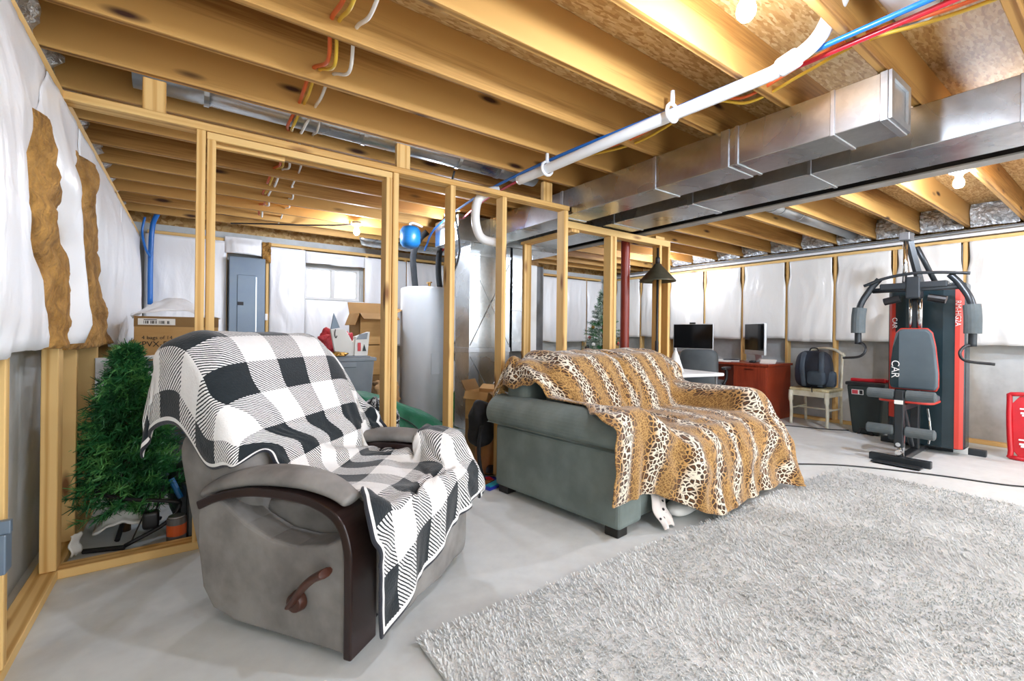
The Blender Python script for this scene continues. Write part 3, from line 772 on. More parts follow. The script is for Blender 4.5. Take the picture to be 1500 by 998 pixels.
# ------------------------------------------------------------------ cloth materials (UV in metres over the cloth)
def buffalo():
    t = NT('buffalo check fleece')
    tc = t.n('ShaderNodeTexCoord'); sp = t.n('ShaderNodeSeparateXYZ'); t.l(tc.outputs['UV'], sp.inputs[0])
    u, v = sp.outputs[0], sp.outputs[1]
    C_ = 0.145
    def chk(x, off): return t.math('GREATER_THAN', t.math('FRACT', t.math('MULTIPLY', t.math('ADD', x, 10 + off), 0.5 / C_)), 0.5)
    a, b = chk(u, 0.03), chk(v, 0.02)
    both = t.math('MULTIPLY', a, b)
    one = t.math('ABSOLUTE', t.math('SUBTRACT', a, b))
    nz = t.noise(tc.outputs['UV'], 60, 2)
    dg = t.math('ADD', t.math('MULTIPLY', t.math('SUBTRACT', u, t.math('MULTIPLY', v, 1.2)), 64), t.math('MULTIPLY', nz, 0.4))
    st = t.math('GREATER_THAN', t.math('FRACT', dg), 0.56)
    blk = t.math('MAXIMUM', both, t.math('MULTIPLY', one, st))
    inside = None
    for x, mx in ((u, 1.22), (v, 1.90)):
        for e in (t.math('GREATER_THAN', x, 0.028), t.math('LESS_THAN', x, mx - 0.028)):
            inside = e if inside is None else t.math('MULTIPLY', inside, e)
    hem = None
    for x, mx in ((u, 1.22), (v, 1.90)):
        for e in (t.math('GREATER_THAN', x, 0.014), t.math('LESS_THAN', x, mx - 0.014)):
            hem = e if hem is None else t.math('MULTIPLY', hem, e)
    wh = t.mix(t.noise(tc.outputs['UV'], 25, 3), 'f4f3f0', 'e8e6e3')
    bl = t.mix(t.noise(tc.outputs['UV'], 40, 4), '0d1418', '1d282e')
    col = t.mix(blk, wh, bl)
    col = t.mix(inside, wh, col)
    col = t.mix(hem, '23262f', col)
    t.setb(col, 0.95)
    t.b.inputs['Sheen Weight'].default_value = 0.25
    t.bump(t.noise(tc.outputs['UV'], 130, 3), 0.5, 0.006)
    return t.m
M['buffalo'] = buffalo()
M['sherpa'] = mat('cream sherpa', 'f3f0ea', 'e4dfd6', 30, 0.95, 0, 0.8, 60, 0.01)
def leopard():
    t = NT('leopard plush')
    tc = t.n('ShaderNodeTexCoord')
    mp = t.n('ShaderNodeMapping'); t.l(tc.outputs['UV'], mp.inputs[0])
    wn = t.n('ShaderNodeTexNoise'); wn.inputs['Scale'].default_value = 11; t.l(mp.outputs[0], wn.inputs['Vector'])
    ad = t.n('ShaderNodeMix', data_type='VECTOR'); ad.inputs[0].default_value = 0.045
    t.l(mp.outputs[0], ad.inputs[4]); t.l(wn.outputs['Color'], ad.inputs[5])
    sp = t.n('ShaderNodeSeparateXYZ'); t.l(tc.outputs['UV'], sp.inputs[0])
    u = sp.outputs[0]
    # broad stripes along the cloth: large dark rosettes / pale mesh / small tan flecks
    ph = t.math('FRACT', t.math('ADD', t.math('MULTIPLY', u, 1 / 0.30), t.math('MULTIPLY', t.noise(mp.outputs[0], 4, 2), 0.25)))
    band = t.ramp(ph, [(0.0, 0.0), (0.06, 0.0), (0.20, 1.0), (0.78, 1.0), (0.92, 0.0)])
    vo = t.n('ShaderNodeTexVoronoi', feature='DISTANCE_TO_EDGE'); vo.inputs['Scale'].default_value = 36; t.l(ad.outputs[1], vo.inputs['Vector'])
    vo2 = t.n('ShaderNodeTexVoronoi', feature='DISTANCE_TO_EDGE'); vo2.inputs['Scale'].default_value = 66; t.l(ad.outputs[1], vo2.inputs['Vector'])
    cell = t.ramp(vo.outputs['Distance'], [(0.06, 0.0), (0.14, 1.0)])
    cell2 = t.ramp(vo2.outputs['Distance'], [(0.05, 0.0), (0.16, 1.0)])
    core = t.ramp(vo.outputs['Distance'], [(0.22, 0.0), (0.36, 1.0)])
    pale = t.ramp(ph, [(0.27, 0.0), (0.40, 1.0), (0.60, 1.0), (0.73, 0.0)])
    netc = t.mix(pale, 'b98d4f', 'eadfc9')
    spot = t.mix(core, '35200d', '6d431a')
    big = t.mix(cell, netc, spot)
    small = t.mix(t.math('MULTIPLY', cell2, 0.8), 'bb9355', '70491d')
    t.setb(t.mix(band, small, big), 0.9)
    t.b.inputs['Sheen Weight'].default_value = 0.3
    t.bump(t.noise(tc.outputs['UV'], 160, 3), 0.35, 0.006)
    return t.m
M['leopard'] = leopard()

# ------------------------------------------------------------------ loveseat (x along its length, y to the back)
LZ = math.atan2(0.124, 0.992)
lv_ = thing('loveseat', 'grey green chenille loveseat with rolled arms under a leopard print blanket', 'sofa', (1.849, 1.623, 0), LZ)
LL, LD = 1.92, 1.02
for a in (0.03, LL - 0.12):
    for b in (0.02, LD - 0.11):
        MB().box(a, a + 0.09, b, b + 0.09, 0, 0.05).build('foot', M['dark_foot'], lv_, bevel=0.006)
MB().box(0.24, LL - 0.24, 0.03, LD - 0.02, 0.05, 0.30).build('base', M['chenille'], lv_, bevel=0.02, seg=3)
def arm(x0, x1, out):
    poly = [(0.012, 0.048), (0.012, 0.47), (0.238, 0.47), (0.238, 0.048)]
    if out > 0: poly = [(0.25 - a, b) for a, b in poly]
    MB().prism([(x0 + a, b) for a, b in poly], 0.0, LD).build('arm_side', M['chenille'], lv_, bevel=0.025, seg=3)
    rp = []
    for k in range(25):
        th = PI * 1.18 - (PI * 1.36) * k / 24
        rp.append((0.118 + 0.142 * math.cos(th), 0.545 + 0.118 * math.sin(th)))
    rp = [(-0.018, 0.478)] + rp + [(0.245, 0.478)]
    if out > 0: rp = [(0.25 - a, b) for a, b in rp]
    MB().prism([(x0 + a, b) for a, b in rp], -0.012, LD + (0.06 if out < 0 else -0.01)).build('arm_roll', M['chenille'], lv_, bevel=0.02, seg=3)
arm(0, 0.25, -1); arm(LL - 0.25, LL, 1)
SW = (LL - 0.50) / 2
for k in range(2):
    MB().superel(SW / 2 - 0.004, 0.33, 0.10, 0.35, 0.3).build('seat_cushion', M['chenille'], lv_, smooth=True, loc=(0.25 + SW * (k + 0.5), 0.28, 0.39))
    MB().superel(SW / 2 - 0.004, 0.11, 0.26, 0.42, 0.35).build('back_cushion', M['chenille'], lv_, smooth=True, loc=(0.25 + SW * (k + 0.5), 0.70, 0.66), rot=(math.radians(-12), 0, 0))
MB().box(0.10, LL - 0.10, LD - 0.20, LD, 0.08, 0.86).build('back_frame', M['chenille'], lv_, bevel=0.05, seg=4)

# ------------------------------------------------------------------ draped cloths
def cloth(name, label, data, nu, nv, su, sv, m, under=None, loc=(0, 0, 0), rz=0, thick=0.012):
    n = (nu + 1) * (nv + 1)
    d = data
    mb = MB(); W = nu + 1
    ax = []
    for a in range(3):        # coordinates are stored in millimetres as differences between neighbours
        g = [0] * n
        for k in range(n):
            i, j = k % W, k // W
            g[k] = d[a * n + k] + (g[k - 1] + g[k - W] - g[k - W - 1] if i and j else g[k - 1] if i else g[k - W] if j else 0)
        ax.append(g)
    mb.v = [(ax[0][k] / 1000, ax[1][k] / 1000, ax[2][k] / 1000) for k in range(n)]
    mb.f = [(j * W + i, j * W + i + 1, (j + 1) * W + i + 1, (j + 1) * W + i) for j in range(nv) for i in range(nu)]
    mb.uv = [(su * (i % W) / nu, sv * (i // W) / nv) for i in range(n)]
    o = mb.build(name, [m, under or m], smooth=True)
    b = o.modifiers.new('solid', 'SOLIDIFY'); b.thickness = thick; b.offset = 0.6
    if under: b.material_offset = 1
    b = o.modifiers.new('sub', 'SUBSURF'); b.levels = 1; b.render_levels = 2
    o.location = loc; o.rotation_euler = (0, 0, rz)
    return tag(o, label, 'blanket')

CHECK_NU, CHECK_NV, CHECK_SU, CHECK_SV = 46, 76, 1.22, 1.9
CHECK_DATA = [
-727,-13,4,5,-2,3,5,-3,8,-8,8,14,5,0,5,-9,7,-5,5,-3,2,-2,2,-2,2,-3,5,-8,8,-4,1,1,-4,2,-14,-10,-11,-4,1,45,1,-5,-5,-6,-7,7,7,
-4,21,-9,-6,11,0,-10,11,-15,17,-19,-5,9,-9,-5,26,-1,7,-4,3,-2,2,-1,1,-2,2,-7,4,-17,18,0,0,2,-7,4,-6,-4,-3,5,-6,6,1,0,0,0,-15,3,
15,-14,10,6,-14,3,10,-15,11,-17,23,-19,2,-3,5,-2,-3,-5,-6,-1,1,2,5,-7,-1,2,7,5,10,-23,7,5,-11,-3,12,14,10,-9,-10,4,-2,9,-6,-1,3,-1,-16,
5,9,-10,1,9,-12,2,8,-18,17,0,1,-9,-4,6,-5,-3,-4,2,1,8,-6,-8,7,7,-9,-7,-2,-2,9,-5,-1,21,-8,-16,-2,2,29,-8,3,-2,0,11,-3,-1,2,-1,
-2,4,11,-11,2,10,-14,2,6,-15,5,20,-15,-1,-5,0,-6,8,5,7,-16,12,-2,5,-11,11,-4,0,3,-1,-4,5,-15,13,-2,-2,1,5,52,-52,-1,-7,0,12,-6,0,0,
14,-10,0,10,-11,0,9,-10,7,-6,-8,10,-11,18,-9,-9,9,10,-1,-9,12,-18,11,0,0,-1,2,-1,1,3,-5,-9,11,-9,7,-2,1,-4,-1,2,6,0,-3,-6,13,-3,-1,
4,11,-7,-6,11,-11,-1,10,-7,7,-15,6,5,5,5,2,-2,-17,5,2,4,2,-12,3,9,-6,3,-2,-2,1,6,-7,-5,12,-6,1,-1,-3,0,-1,0,8,0,0,-5,7,0,
13,-11,9,3,-11,10,-7,-11,15,-2,-5,-1,15,-11,4,4,-2,1,-9,3,3,-1,2,-8,-1,10,-3,1,-1,-2,3,1,-1,-3,2,-1,0,-3,-1,5,-3,-1,6,-2,1,2,1,
9,6,-7,-6,14,-8,0,3,-14,13,0,-19,14,7,3,-4,2,-2,2,-4,1,1,2,0,-4,-5,8,-2,0,-1,0,2,1,-4,3,-1,-2,0,-4,4,1,-2,-3,5,0,-1,4,
14,-2,-1,4,-10,3,6,-2,4,-11,9,-5,-4,9,-4,-1,3,1,4,-1,-14,19,-6,2,-2,-2,-6,5,4,-2,-5,3,1,1,-2,-1,1,-8,10,-2,-6,1,3,0,1,0,1,
17,-1,-1,1,-1,0,-3,4,-1,0,0,1,2,0,-2,-2,-4,10,-6,2,2,-9,15,-8,2,-1,1,2,-7,2,2,0,0,-2,-2,0,0,-2,1,0,0,-3,-1,5,0,0,0,
20,0,0,-1,0,1,0,1,-2,1,0,1,2,-2,1,-1,1,-4,5,-2,0,-2,0,4,-1,0,1,-4,2,-1,-1,0,0,0,3,-5,-1,-1,0,2,-1,0,-1,-2,3,1,0,
22,-1,0,-1,1,0,1,-2,2,2,0,0,0,0,0,1,-2,1,-2,3,-2,0,-8,9,-1,0,0,1,-1,0,-1,1,-1,0,-1,3,-2,0,-5,0,3,1,-1,0,-2,2,1,
22,0,0,0,-1,0,1,1,1,0,0,1,-2,2,0,-1,1,-1,0,0,1,0,0,-6,6,-1,-1,1,1,-1,0,-1,1,-1,0,0,0,43,-42,-2,-1,0,2,-2,1,0,1,
21,0,0,0,1,0,-1,2,1,1,1,0,-1,0,0,-1,1,0,0,-1,1,-1,0,0,-2,2,0,0,0,0,0,0,0,0,0,0,0,-48,45,2,0,0,-1,1,0,0,0,
21,0,-1,0,0,0,2,0,1,1,0,1,1,-1,-1,-1,1,1,0,0,-1,1,0,-1,0,0,1,-1,0,0,-1,1,-1,2,-6,6,-16,12,0,2,1,-1,0,0,0,0,0,
19,-1,1,0,-1,1,0,2,2,0,1,-6,5,1,0,0,-1,1,0,0,0,0,0,1,-1,0,0,0,0,0,1,-4,3,-1,1,-13,12,-1,-2,2,1,0,0,0,0,0,1,
17,0,0,-1,1,0,2,0,1,1,0,0,-1,2,0,1,1,-2,1,0,0,-1,0,0,0,0,0,0,1,0,0,0,-1,0,2,0,-6,3,-2,1,1,1,0,0,0,0,0,
16,0,-1,1,0,1,-1,1,1,1,0,2,-5,3,-4,9,-4,0,0,0,-1,1,0,0,0,0,0,1,-1,0,0,4,-3,1,1,0,-2,-2,-2,2,1,0,0,0,0,0,1,
15,0,0,0,0,0,1,1,0,1,-1,4,-1,-1,1,-6,6,-1,-1,0,1,0,-1,0,0,0,0,0,0,1,0,-4,2,3,1,2,-1,-5,-2,0,3,0,0,0,1,0,0,
16,-1,0,0,0,1,0,0,0,0,1,3,1,-4,-1,2,-2,1,0,0,0,-1,1,0,-1,1,0,-1,1,0,1,1,-5,3,4,1,-1,-6,-24,25,0,0,2,-1,0,0,0,
15,1,0,-1,1,-1,1,0,0,0,0,5,-2,-3,1,0,-1,0,0,0,0,0,0,0,0,0,0,0,0,0,0,0,3,-5,5,2,1,-11,3,-2,3,1,-1,1,-1,1,1,
17,-1,0,0,0,0,0,0,0,-1,1,2,-1,-3,2,-1,0,1,0,-1,0,0,0,0,1,-1,0,0,0,0,0,1,0,2,-1,4,2,-2,-9,-1,0,4,-2,2,1,0,0,
18,0,-1,0,0,0,-1,-1,1,0,-1,1,0,-1,0,0,0,-1,0,1,-1,1,0,-1,0,0,0,0,0,1,0,0,0,1,1,3,2,-2,-7,-23,22,2,0,1,0,0,0,
18,0,0,0,-1,-1,0,0,-1,0,-1,1,-1,0,0,0,0,0,0,0,1,-1,0,0,0,1,-1,1,-1,0,0,0,0,1,1,2,3,2,-12,0,0,2,2,-3,2,1,0,
20,-1,-1,0,-1,0,-1,-1,-1,0,1,-2,1,-1,1,-1,0,0,0,0,0,0,0,1,-1,0,0,0,0,0,0,0,1,0,0,1,5,2,-8,-4,0,-1,5,0,1,-1,0,
19,0,0,-1,1,-1,-1,-1,0,-1,-1,0,0,0,-1,1,0,0,0,0,-1,1,0,-1,1,-1,0,0,0,0,1,0,0,0,0,1,2,3,-1,-6,-24,21,2,3,-1,0,1,
18,1,-1,1,-1,-1,-1,0,-1,-1,5,-3,-2,-1,0,-1,0,0,0,-1,1,0,-1,1,0,1,0,0,0,0,-1,1,0,0,1,0,1,5,3,-12,-4,-1,2,5,-4,6,0,
19,-1,1,-1,-1,0,-1,0,-1,-1,7,-3,-5,-1,0,0,-1,1,-1,1,0,-1,1,-1,0,-1,1,-1,1,0,0,-1,1,0,0,0,1,3,3,-5,-2,-18,16,5,1,-1,1,
18,-1,-1,0,0,0,-1,-1,0,5,1,-5,-2,0,0,-1,0,-1,1,0,-1,1,-1,1,-1,1,-1,1,-1,0,0,1,-1,1,0,1,0,1,5,-3,-4,-1,-2,3,3,0,0,
16,0,-1,0,0,0,0,0,3,3,-2,-8,2,1,-2,4,-4,0,0,-1,1,-1,1,-1,1,-1,1,-1,1,-1,1,-1,0,2,-2,1,1,0,3,2,-5,-3,1,-6,12,-3,1,
15,0,-1,0,-1,0,0,3,5,-4,0,-3,-1,-1,0,1,-1,0,-1,1,-1,1,-1,1,-1,1,-1,0,0,0,0,0,0,1,-1,1,2,-2,3,1,-3,-1,-9,12,-2,2,0,
15,-1,-1,-4,5,-5,5,3,1,-4,0,1,-1,-2,0,1,-1,0,0,-1,1,-1,1,-1,1,-1,0,1,-1,1,-1,1,-1,1,-1,0,2,0,1,4,-5,-4,3,0,0,4,0,
1,14,1,0,-9,9,-7,10,-10,9,-14,14,-6,2,-2,0,0,2,-2,0,-1,1,-1,1,-1,0,1,-1,1,-1,0,0,0,1,0,-1,2,0,0,3,0,-5,2,-6,9,1,-2,
9,5,3,-1,-2,-1,1,-11,14,-14,12,-14,16,-9,6,-10,11,-7,6,-3,1,-1,1,-1,1,0,-1,1,-1,1,0,0,0,0,-1,0,1,2,-2,1,1,-2,-3,6,2,1,-3,
33,-24,-4,6,15,-7,12,-8,-19,18,-19,16,-20,19,-14,5,0,-2,2,2,1,-4,0,2,-2,1,0,2,-2,0,0,0,1,1,0,-1,1,3,0,-2,3,-2,0,2,3,-4,1,
6,10,0,12,-16,16,-19,13,-5,-1,0,-2,0,-2,-1,6,-14,13,-13,4,4,-3,4,-6,4,-2,0,1,0,1,-2,0,0,3,0,-1,-1,2,3,-1,0,0,2,-2,-23,23,5,
16,-5,14,-17,16,-16,16,-19,18,-18,16,-19,19,-21,20,-17,16,-15,16,-11,-6,14,-12,10,-8,1,6,-7,5,-5,5,-3,4,-1,-2,1,-1,2,-1,5,-4,0,1,0,-1,4,-6,
7,13,-14,5,-7,5,-2,12,-16,7,0,3,-7,15,-16,12,-16,16,-17,18,0,-15,14,-14,11,4,-12,8,-7,6,-4,7,3,-15,4,6,-5,1,1,-1,11,11,-10,-9,-5,-36,35,
15,-10,15,-1,-4,-2,-2,-2,11,-9,-4,11,-9,0,11,-9,8,-15,11,-16,3,11,-12,13,-11,-2,13,-10,11,-8,11,0,-13,0,11,-3,-9,-8,13,-12,1,11,-3,2,6,6,-9,
20,-7,-2,3,0,1,-3,2,-5,10,-8,-4,10,-7,-1,12,-4,6,-11,2,-6,-4,7,-8,10,-4,-8,11,-9,13,-13,8,0,-2,3,-8,8,-10,-13,14,-25,6,7,-3,9,16,6,
15,4,-8,2,2,1,1,-4,4,-5,7,-6,-4,7,-7,-1,11,2,5,-3,-2,-4,-6,1,-7,2,2,-7,7,-8,10,-14,19,-6,4,-3,-16,14,0,10,-5,-21,4,1,-6,-13,15,
17,3,-1,-5,3,1,-1,1,-4,5,-5,4,-2,-5,5,-6,-5,6,7,9,1,0,-1,-3,-2,-4,-4,-1,-7,1,-6,6,-11,27,-28,22,-4,-2,4,4,21,-28,-2,-6,10,28,-61,
20,0,1,1,-2,-2,1,-1,2,-4,5,-1,0,0,-4,1,-3,-6,-2,2,9,7,4,1,0,0,-2,-2,-1,-5,-4,-6,-1,-10,23,-28,30,-15,8,31,-16,-7,-11,1,16,-20,1,
22,1,0,0,0,0,-1,0,-1,1,-3,2,1,0,0,-1,0,-2,-3,-4,-4,0,4,7,5,3,2,1,-1,0,0,-2,-3,-5,-10,14,-15,15,-12,-7,18,-2,-12,-3,21,-6,-7,
26,-1,1,-1,1,-1,0,-1,0,0,1,-1,0,0,0,0,0,-1,0,-1,-2,-3,-3,-3,0,2,5,4,3,3,1,0,-2,0,-1,0,4,2,-3,-25,32,27,11,-14,-40,-15,14,
27,0,0,0,0,0,0,0,0,0,-1,0,0,0,0,0,0,0,-1,0,-1,0,-2,-1,-2,-2,-3,-2,1,0,2,2,3,2,1,-1,1,0,6,-7,-19,24,-13,9,-24,21,-4,
27,1,-1,1,-1,1,-1,1,-1,0,0,0,0,-1,1,-1,0,0,0,0,0,-1,0,0,-1,0,-1,0,-1,0,-1,0,0,0,0,1,-1,-1,0,0,-3,-19,15,6,-3,-13,14,
27,-1,0,0,0,0,0,0,0,0,0,0,-1,1,-1,1,-1,0,1,-1,1,0,0,-1,0,-1,0,-1,1,-1,2,-1,-1,0,0,-1,1,1,-2,-2,0,-2,-8,-1,10,-2,-5,
26,0,0,0,0,0,0,-1,1,-1,1,-1,1,-1,1,-1,0,1,-1,0,-1,0,0,0,0,0,1,-1,-1,0,-4,5,-1,-1,3,-1,-1,-1,-1,1,-4,3,-2,-3,4,-3,-2,
26,0,0,-1,2,-1,0,1,-1,1,0,0,0,0,-1,1,0,-1,0,0,0,0,0,0,0,0,-1,1,-2,1,0,-5,7,-2,-4,6,0,-3,1,2,1,-3,4,-8,-7,-3,-2,
24,2,0,1,-1,1,0,0,0,0,0,0,-1,1,0,-1,0,0,0,0,-1,0,0,0,0,-1,1,-1,2,-1,2,0,-7,9,1,-7,1,4,2,-8,3,1,-12,12,-2,10,-4,
25,0,1,-1,1,1,0,0,0,0,-1,0,1,-1,0,0,0,0,-1,0,1,0,-1,0,0,1,-1,1,-1,0,1,1,0,0,-2,3,-1,0,-6,2,-2,0,14,-17,15,-17,14,
24,0,2,-1,1,-2,2,-1,1,0,0,0,-1,1,0,0,0,-1,1,0,0,-1,1,-1,0,-1,0,1,1,1,-2,5,-1,0,-1,-2,0,-5,4,5,-3,11,-10,3,3,-2,-3,
27,-2,-2,3,-3,3,-2,2,0,-1,1,0,1,-1,0,0,0,1,0,-1,-1,0,-1,0,0,0,0,0,1,0,3,-7,6,-5,5,2,-6,5,1,1,3,-9,3,0,-20,9,-11,
26,0,-1,-2,3,-4,4,0,0,1,-1,1,0,0,0,0,0,0,-1,0,-1,1,0,0,0,0,0,0,-2,-4,-3,8,-1,-8,-12,-3,-2,-11,-9,-6,6,5,12,11,14,7,1,
26,-1,0,1,-3,4,-4,1,2,0,1,0,-1,1,0,-1,0,-1,0,0,1,-1,0,0,-1,1,-1,0,0,2,1,-3,-26,-7,20,-2,7,20,-7,-8,-32,-5,-11,-4,-2,1,14,
28,-1,-1,-1,1,-3,2,-1,0,2,0,0,0,0,-1,1,-1,1,-1,0,0,-1,1,0,0,-1,0,0,-3,-1,1,-11,1,6,-10,-4,6,-9,28,12,-6,0,-3,-9,-12,-11,-16,
16,5,1,3,1,0,-2,-1,1,0,2,0,0,-1,1,-1,1,-1,1,-2,1,0,-1,1,0,-2,2,-8,5,-9,-3,-6,9,9,-2,11,-12,9,-1,-5,16,-1,0,4,2,-1,1,
14,5,3,-1,5,0,0,-1,-4,3,-1,2,1,0,0,0,-1,1,-1,0,0,1,0,-1,-4,4,-6,6,-10,7,-4,-13,11,1,4,0,0,2,-6,0,11,0,0,0,1,4,1,
23,-2,3,1,1,-1,2,-1,-1,-4,3,-1,2,1,0,0,0,0,1,-3,1,0,0,-7,6,-3,4,-5,4,-2,-17,19,0,-5,-3,-3,8,-2,-7,3,6,-2,1,2,1,0,1,
18,2,1,-2,2,3,-1,2,0,-3,-1,-4,6,2,0,-4,1,1,0,0,2,-1,-5,6,-2,2,0,0,-2,-2,2,1,-1,1,-1,0,0,-10,8,-3,3,2,-1,-2,2,1,-1,
24,-3,-2,2,-7,6,3,0,0,1,-4,3,-26,-1,-1,12,6,-2,2,-2,-1,8,5,0,1,0,1,-2,2,-9,8,1,-1,-1,2,-2,0,1,-4,4,-6,2,1,0,2,-1,18,
22,-1,-2,2,0,-2,3,0,1,1,0,1,17,6,-23,2,-9,9,-2,12,-29,5,-3,13,0,-1,-4,5,-5,6,-3,3,0,1,-1,1,-1,0,-2,2,0,0,-2,2,-1,1,-1,
10,-3,-1,-4,0,-2,-2,0,-1,0,4,3,13,-21,20,-14,3,-18,1,-2,44,-5,2,-20,5,-4,12,-2,7,-10,8,1,1,0,1,-1,0,-1,-1,0,0,-1,2,0,0,0,0,
25,0,-2,-1,-4,-5,-10,0,7,9,1,-2,-18,11,7,-3,0,8,0,0,-11,-10,1,23,1,9,8,-39,13,8,3,-3,1,0,-2,1,-1,-1,0,-3,3,-2,2,-1,1,0,0,
7,-4,-2,-2,1,-3,11,10,3,-7,-8,3,3,-1,-2,12,2,2,1,-2,-2,0,4,-12,-16,-11,-6,54,-24,21,-23,-5,3,6,4,3,2,1,-4,5,-2,1,-1,2,-1,0,1,
-6,3,1,3,-2,15,3,-3,-7,-8,14,-11,3,3,3,1,0,6,0,6,-9,5,-6,-2,5,3,-3,-10,11,6,8,-5,-11,-5,-1,3,4,2,4,-10,10,0,0,1,-2,16,-16,
5,-2,1,-3,12,-2,-2,-5,-7,16,-10,-1,0,2,0,-1,8,-8,12,-9,5,3,2,-3,2,2,2,-5,8,-22,31,6,4,-8,-8,-8,-6,-4,5,21,-11,3,-3,-4,9,-7,3,
2,1,-3,12,-3,-3,-3,-8,16,-5,-5,2,-1,-1,0,0,1,1,2,3,-4,2,1,3,3,4,-14,17,-9,14,-20,22,-1,4,2,-1,0,6,-2,-17,-1,1,10,0,-5,-8,5,
0,0,10,-6,-1,0,-7,12,0,-6,-1,3,-2,0,-1,0,1,1,0,-5,12,-11,4,1,2,-2,6,-13,22,-6,-7,-7,19,-5,5,4,0,-5,3,-3,10,3,-8,2,-8,3,-3,
2,4,-5,2,-1,-6,8,6,-8,-2,3,1,-3,1,0,-1,1,2,-2,1,1,-2,-2,3,-2,1,1,2,-12,22,-1,-12,-9,24,-9,-2,8,5,-3,-3,-7,9,4,-4,2,3,-15,
0,-1,3,-2,-3,6,8,-8,-2,0,3,-2,0,1,-2,0,0,3,-2,0,1,0,-2,0,0,1,-1,6,-11,-2,28,-13,-4,-13,23,-3,-11,0,0,14,-5,-1,4,-3,5,-22,0,
1,0,-2,-1,6,6,-8,0,-1,3,-1,-2,0,1,-1,1,0,3,-4,2,0,1,-3,0,0,-1,1,3,-3,-10,10,22,-17,-4,-12,21,3,-10,5,0,5,-19,9,11,-16,8,-2,
2,0,0,4,2,-6,1,-2,2,0,-1,-2,2,1,-2,0,0,2,-3,3,0,1,-1,-2,0,0,0,2,0,-8,-2,13,16,-16,-4,-12,14,10,-11,-3,8,-6,-2,-3,7,-6,-3,
2,0,2,2,-5,0,0,1,0,0,-2,0,2,1,-2,2,-2,0,-1,5,-3,2,-2,-1,0,0,-1,2,3,-7,-7,4,14,12,-16,-5,-9,8,10,0,-6,0,-18,5,8,2,2,
2,1,1,-4,2,0,0,0,0,-1,-1,0,2,1,-2,2,-2,-1,3,1,-3,2,0,-2,0,-1,1,2,1,-3,-7,1,-4,22,6,-12,-6,-9,0,2,0,13,-12,-7,6,-2,14,
-379,-3,-6,-4,6,7,6,-1,11,-1,27,26,29,28,28,26,27,27,28,27,28,28,28,28,28,27,27,27,27,27,28,28,28,27,27,28,28,23,9,6,18,11,4,-2,2,9,-26,
-13,17,12,0,-11,-15,-4,13,-9,20,-10,4,-3,-1,0,-3,0,1,0,2,0,0,0,0,0,1,1,1,0,-2,0,0,0,1,1,-1,-1,0,-3,17,-30,5,6,6,-2,-10,33,
2,-16,5,16,6,0,-12,-10,16,-8,9,-9,0,-2,0,1,1,0,0,-1,1,0,0,-1,1,0,0,0,2,1,-1,0,-3,-1,4,3,-3,-3,8,-18,19,-24,0,4,2,1,-6,
10,-9,-12,1,11,11,1,-10,-9,4,-3,0,2,-1,-1,3,0,0,0,1,-2,0,1,2,-1,-1,1,1,-1,3,1,0,3,-3,-6,-2,4,3,-1,-4,4,6,-12,2,2,1,-2,
11,0,-9,-12,0,10,13,-1,-15,4,-7,6,-4,-1,2,0,0,1,1,-1,1,0,0,-1,1,1,0,0,0,0,1,-1,1,5,-1,0,1,-25,-1,6,12,13,0,-14,12,1,1,
-3,15,0,-10,-12,-1,8,15,-3,-15,2,-4,-4,7,0,2,2,-3,1,1,1,-1,-1,1,0,2,-1,1,1,0,0,2,0,-2,4,0,0,6,-3,-1,-22,11,9,5,-16,7,2,
-13,9,13,4,-12,-12,1,5,15,-12,-3,-6,5,0,1,0,0,3,-1,1,-1,1,1,0,0,0,1,0,1,0,1,-1,1,2,0,1,-1,1,2,2,-2,-20,8,3,8,-9,1,
1,-15,6,11,10,-10,-12,-3,8,14,-22,3,6,-1,-1,0,0,1,1,0,-1,1,1,1,1,-1,1,0,0,1,0,1,0,1,0,1,1,1,3,-3,-9,5,-10,-2,-2,10,-2,
-7,13,-17,-4,16,12,1,-18,-9,6,-4,6,-2,1,0,2,0,0,1,0,0,0,1,0,1,1,0,0,0,1,0,1,0,1,0,0,1,-4,11,-4,-1,-16,-1,2,1,-2,6,
6,-11,17,-13,-14,2,8,4,8,-23,15,-5,0,1,2,-1,1,0,0,1,4,-2,-2,1,-1,1,1,0,1,-1,1,1,0,0,1,0,0,6,-15,8,11,-2,-14,-2,-1,0,1,
0,5,-8,5,5,-10,-7,9,0,0,-2,-2,1,0,0,1,0,1,0,0,0,4,-1,-2,1,0,0,0,0,1,0,0,1,0,0,1,0,4,-15,0,10,9,2,-11,-2,-2,0,
1,-2,0,3,-1,-1,-2,9,-17,15,-6,-1,2,-2,0,0,0,1,-1,0,0,1,-1,2,0,0,0,0,0,1,0,0,0,0,-2,2,0,2,16,-27,5,7,4,4,-12,0,-2,
0,0,-1,3,-1,-2,7,-15,6,4,-1,-2,1,0,0,0,1,-1,1,-1,0,0,4,-2,-1,1,0,1,-1,-1,0,0,1,0,1,-5,3,-9,6,14,-20,6,7,0,6,-11,1,
0,-1,1,1,-1,1,-4,2,1,0,-1,1,-2,2,1,0,-2,1,0,1,0,-1,0,2,0,-2,0,0,1,0,0,-1,-1,1,-1,-3,0,5,-3,9,-1,-14,8,4,-2,3,-6,
0,-1,0,0,1,3,-7,3,0,1,0,1,2,-2,-1,0,1,-2,1,0,-1,0,0,1,0,1,0,0,-1,0,-1,0,0,0,-1,0,-1,7,-13,8,0,0,-4,6,1,-1,0,
0,0,-1,0,-1,7,-3,-2,0,-1,0,3,-2,1,0,-1,0,1,-2,0,1,0,0,-1,1,0,-1,0,1,0,-1,0,0,-1,-10,8,-13,6,-2,8,5,3,-7,2,3,0,-1,
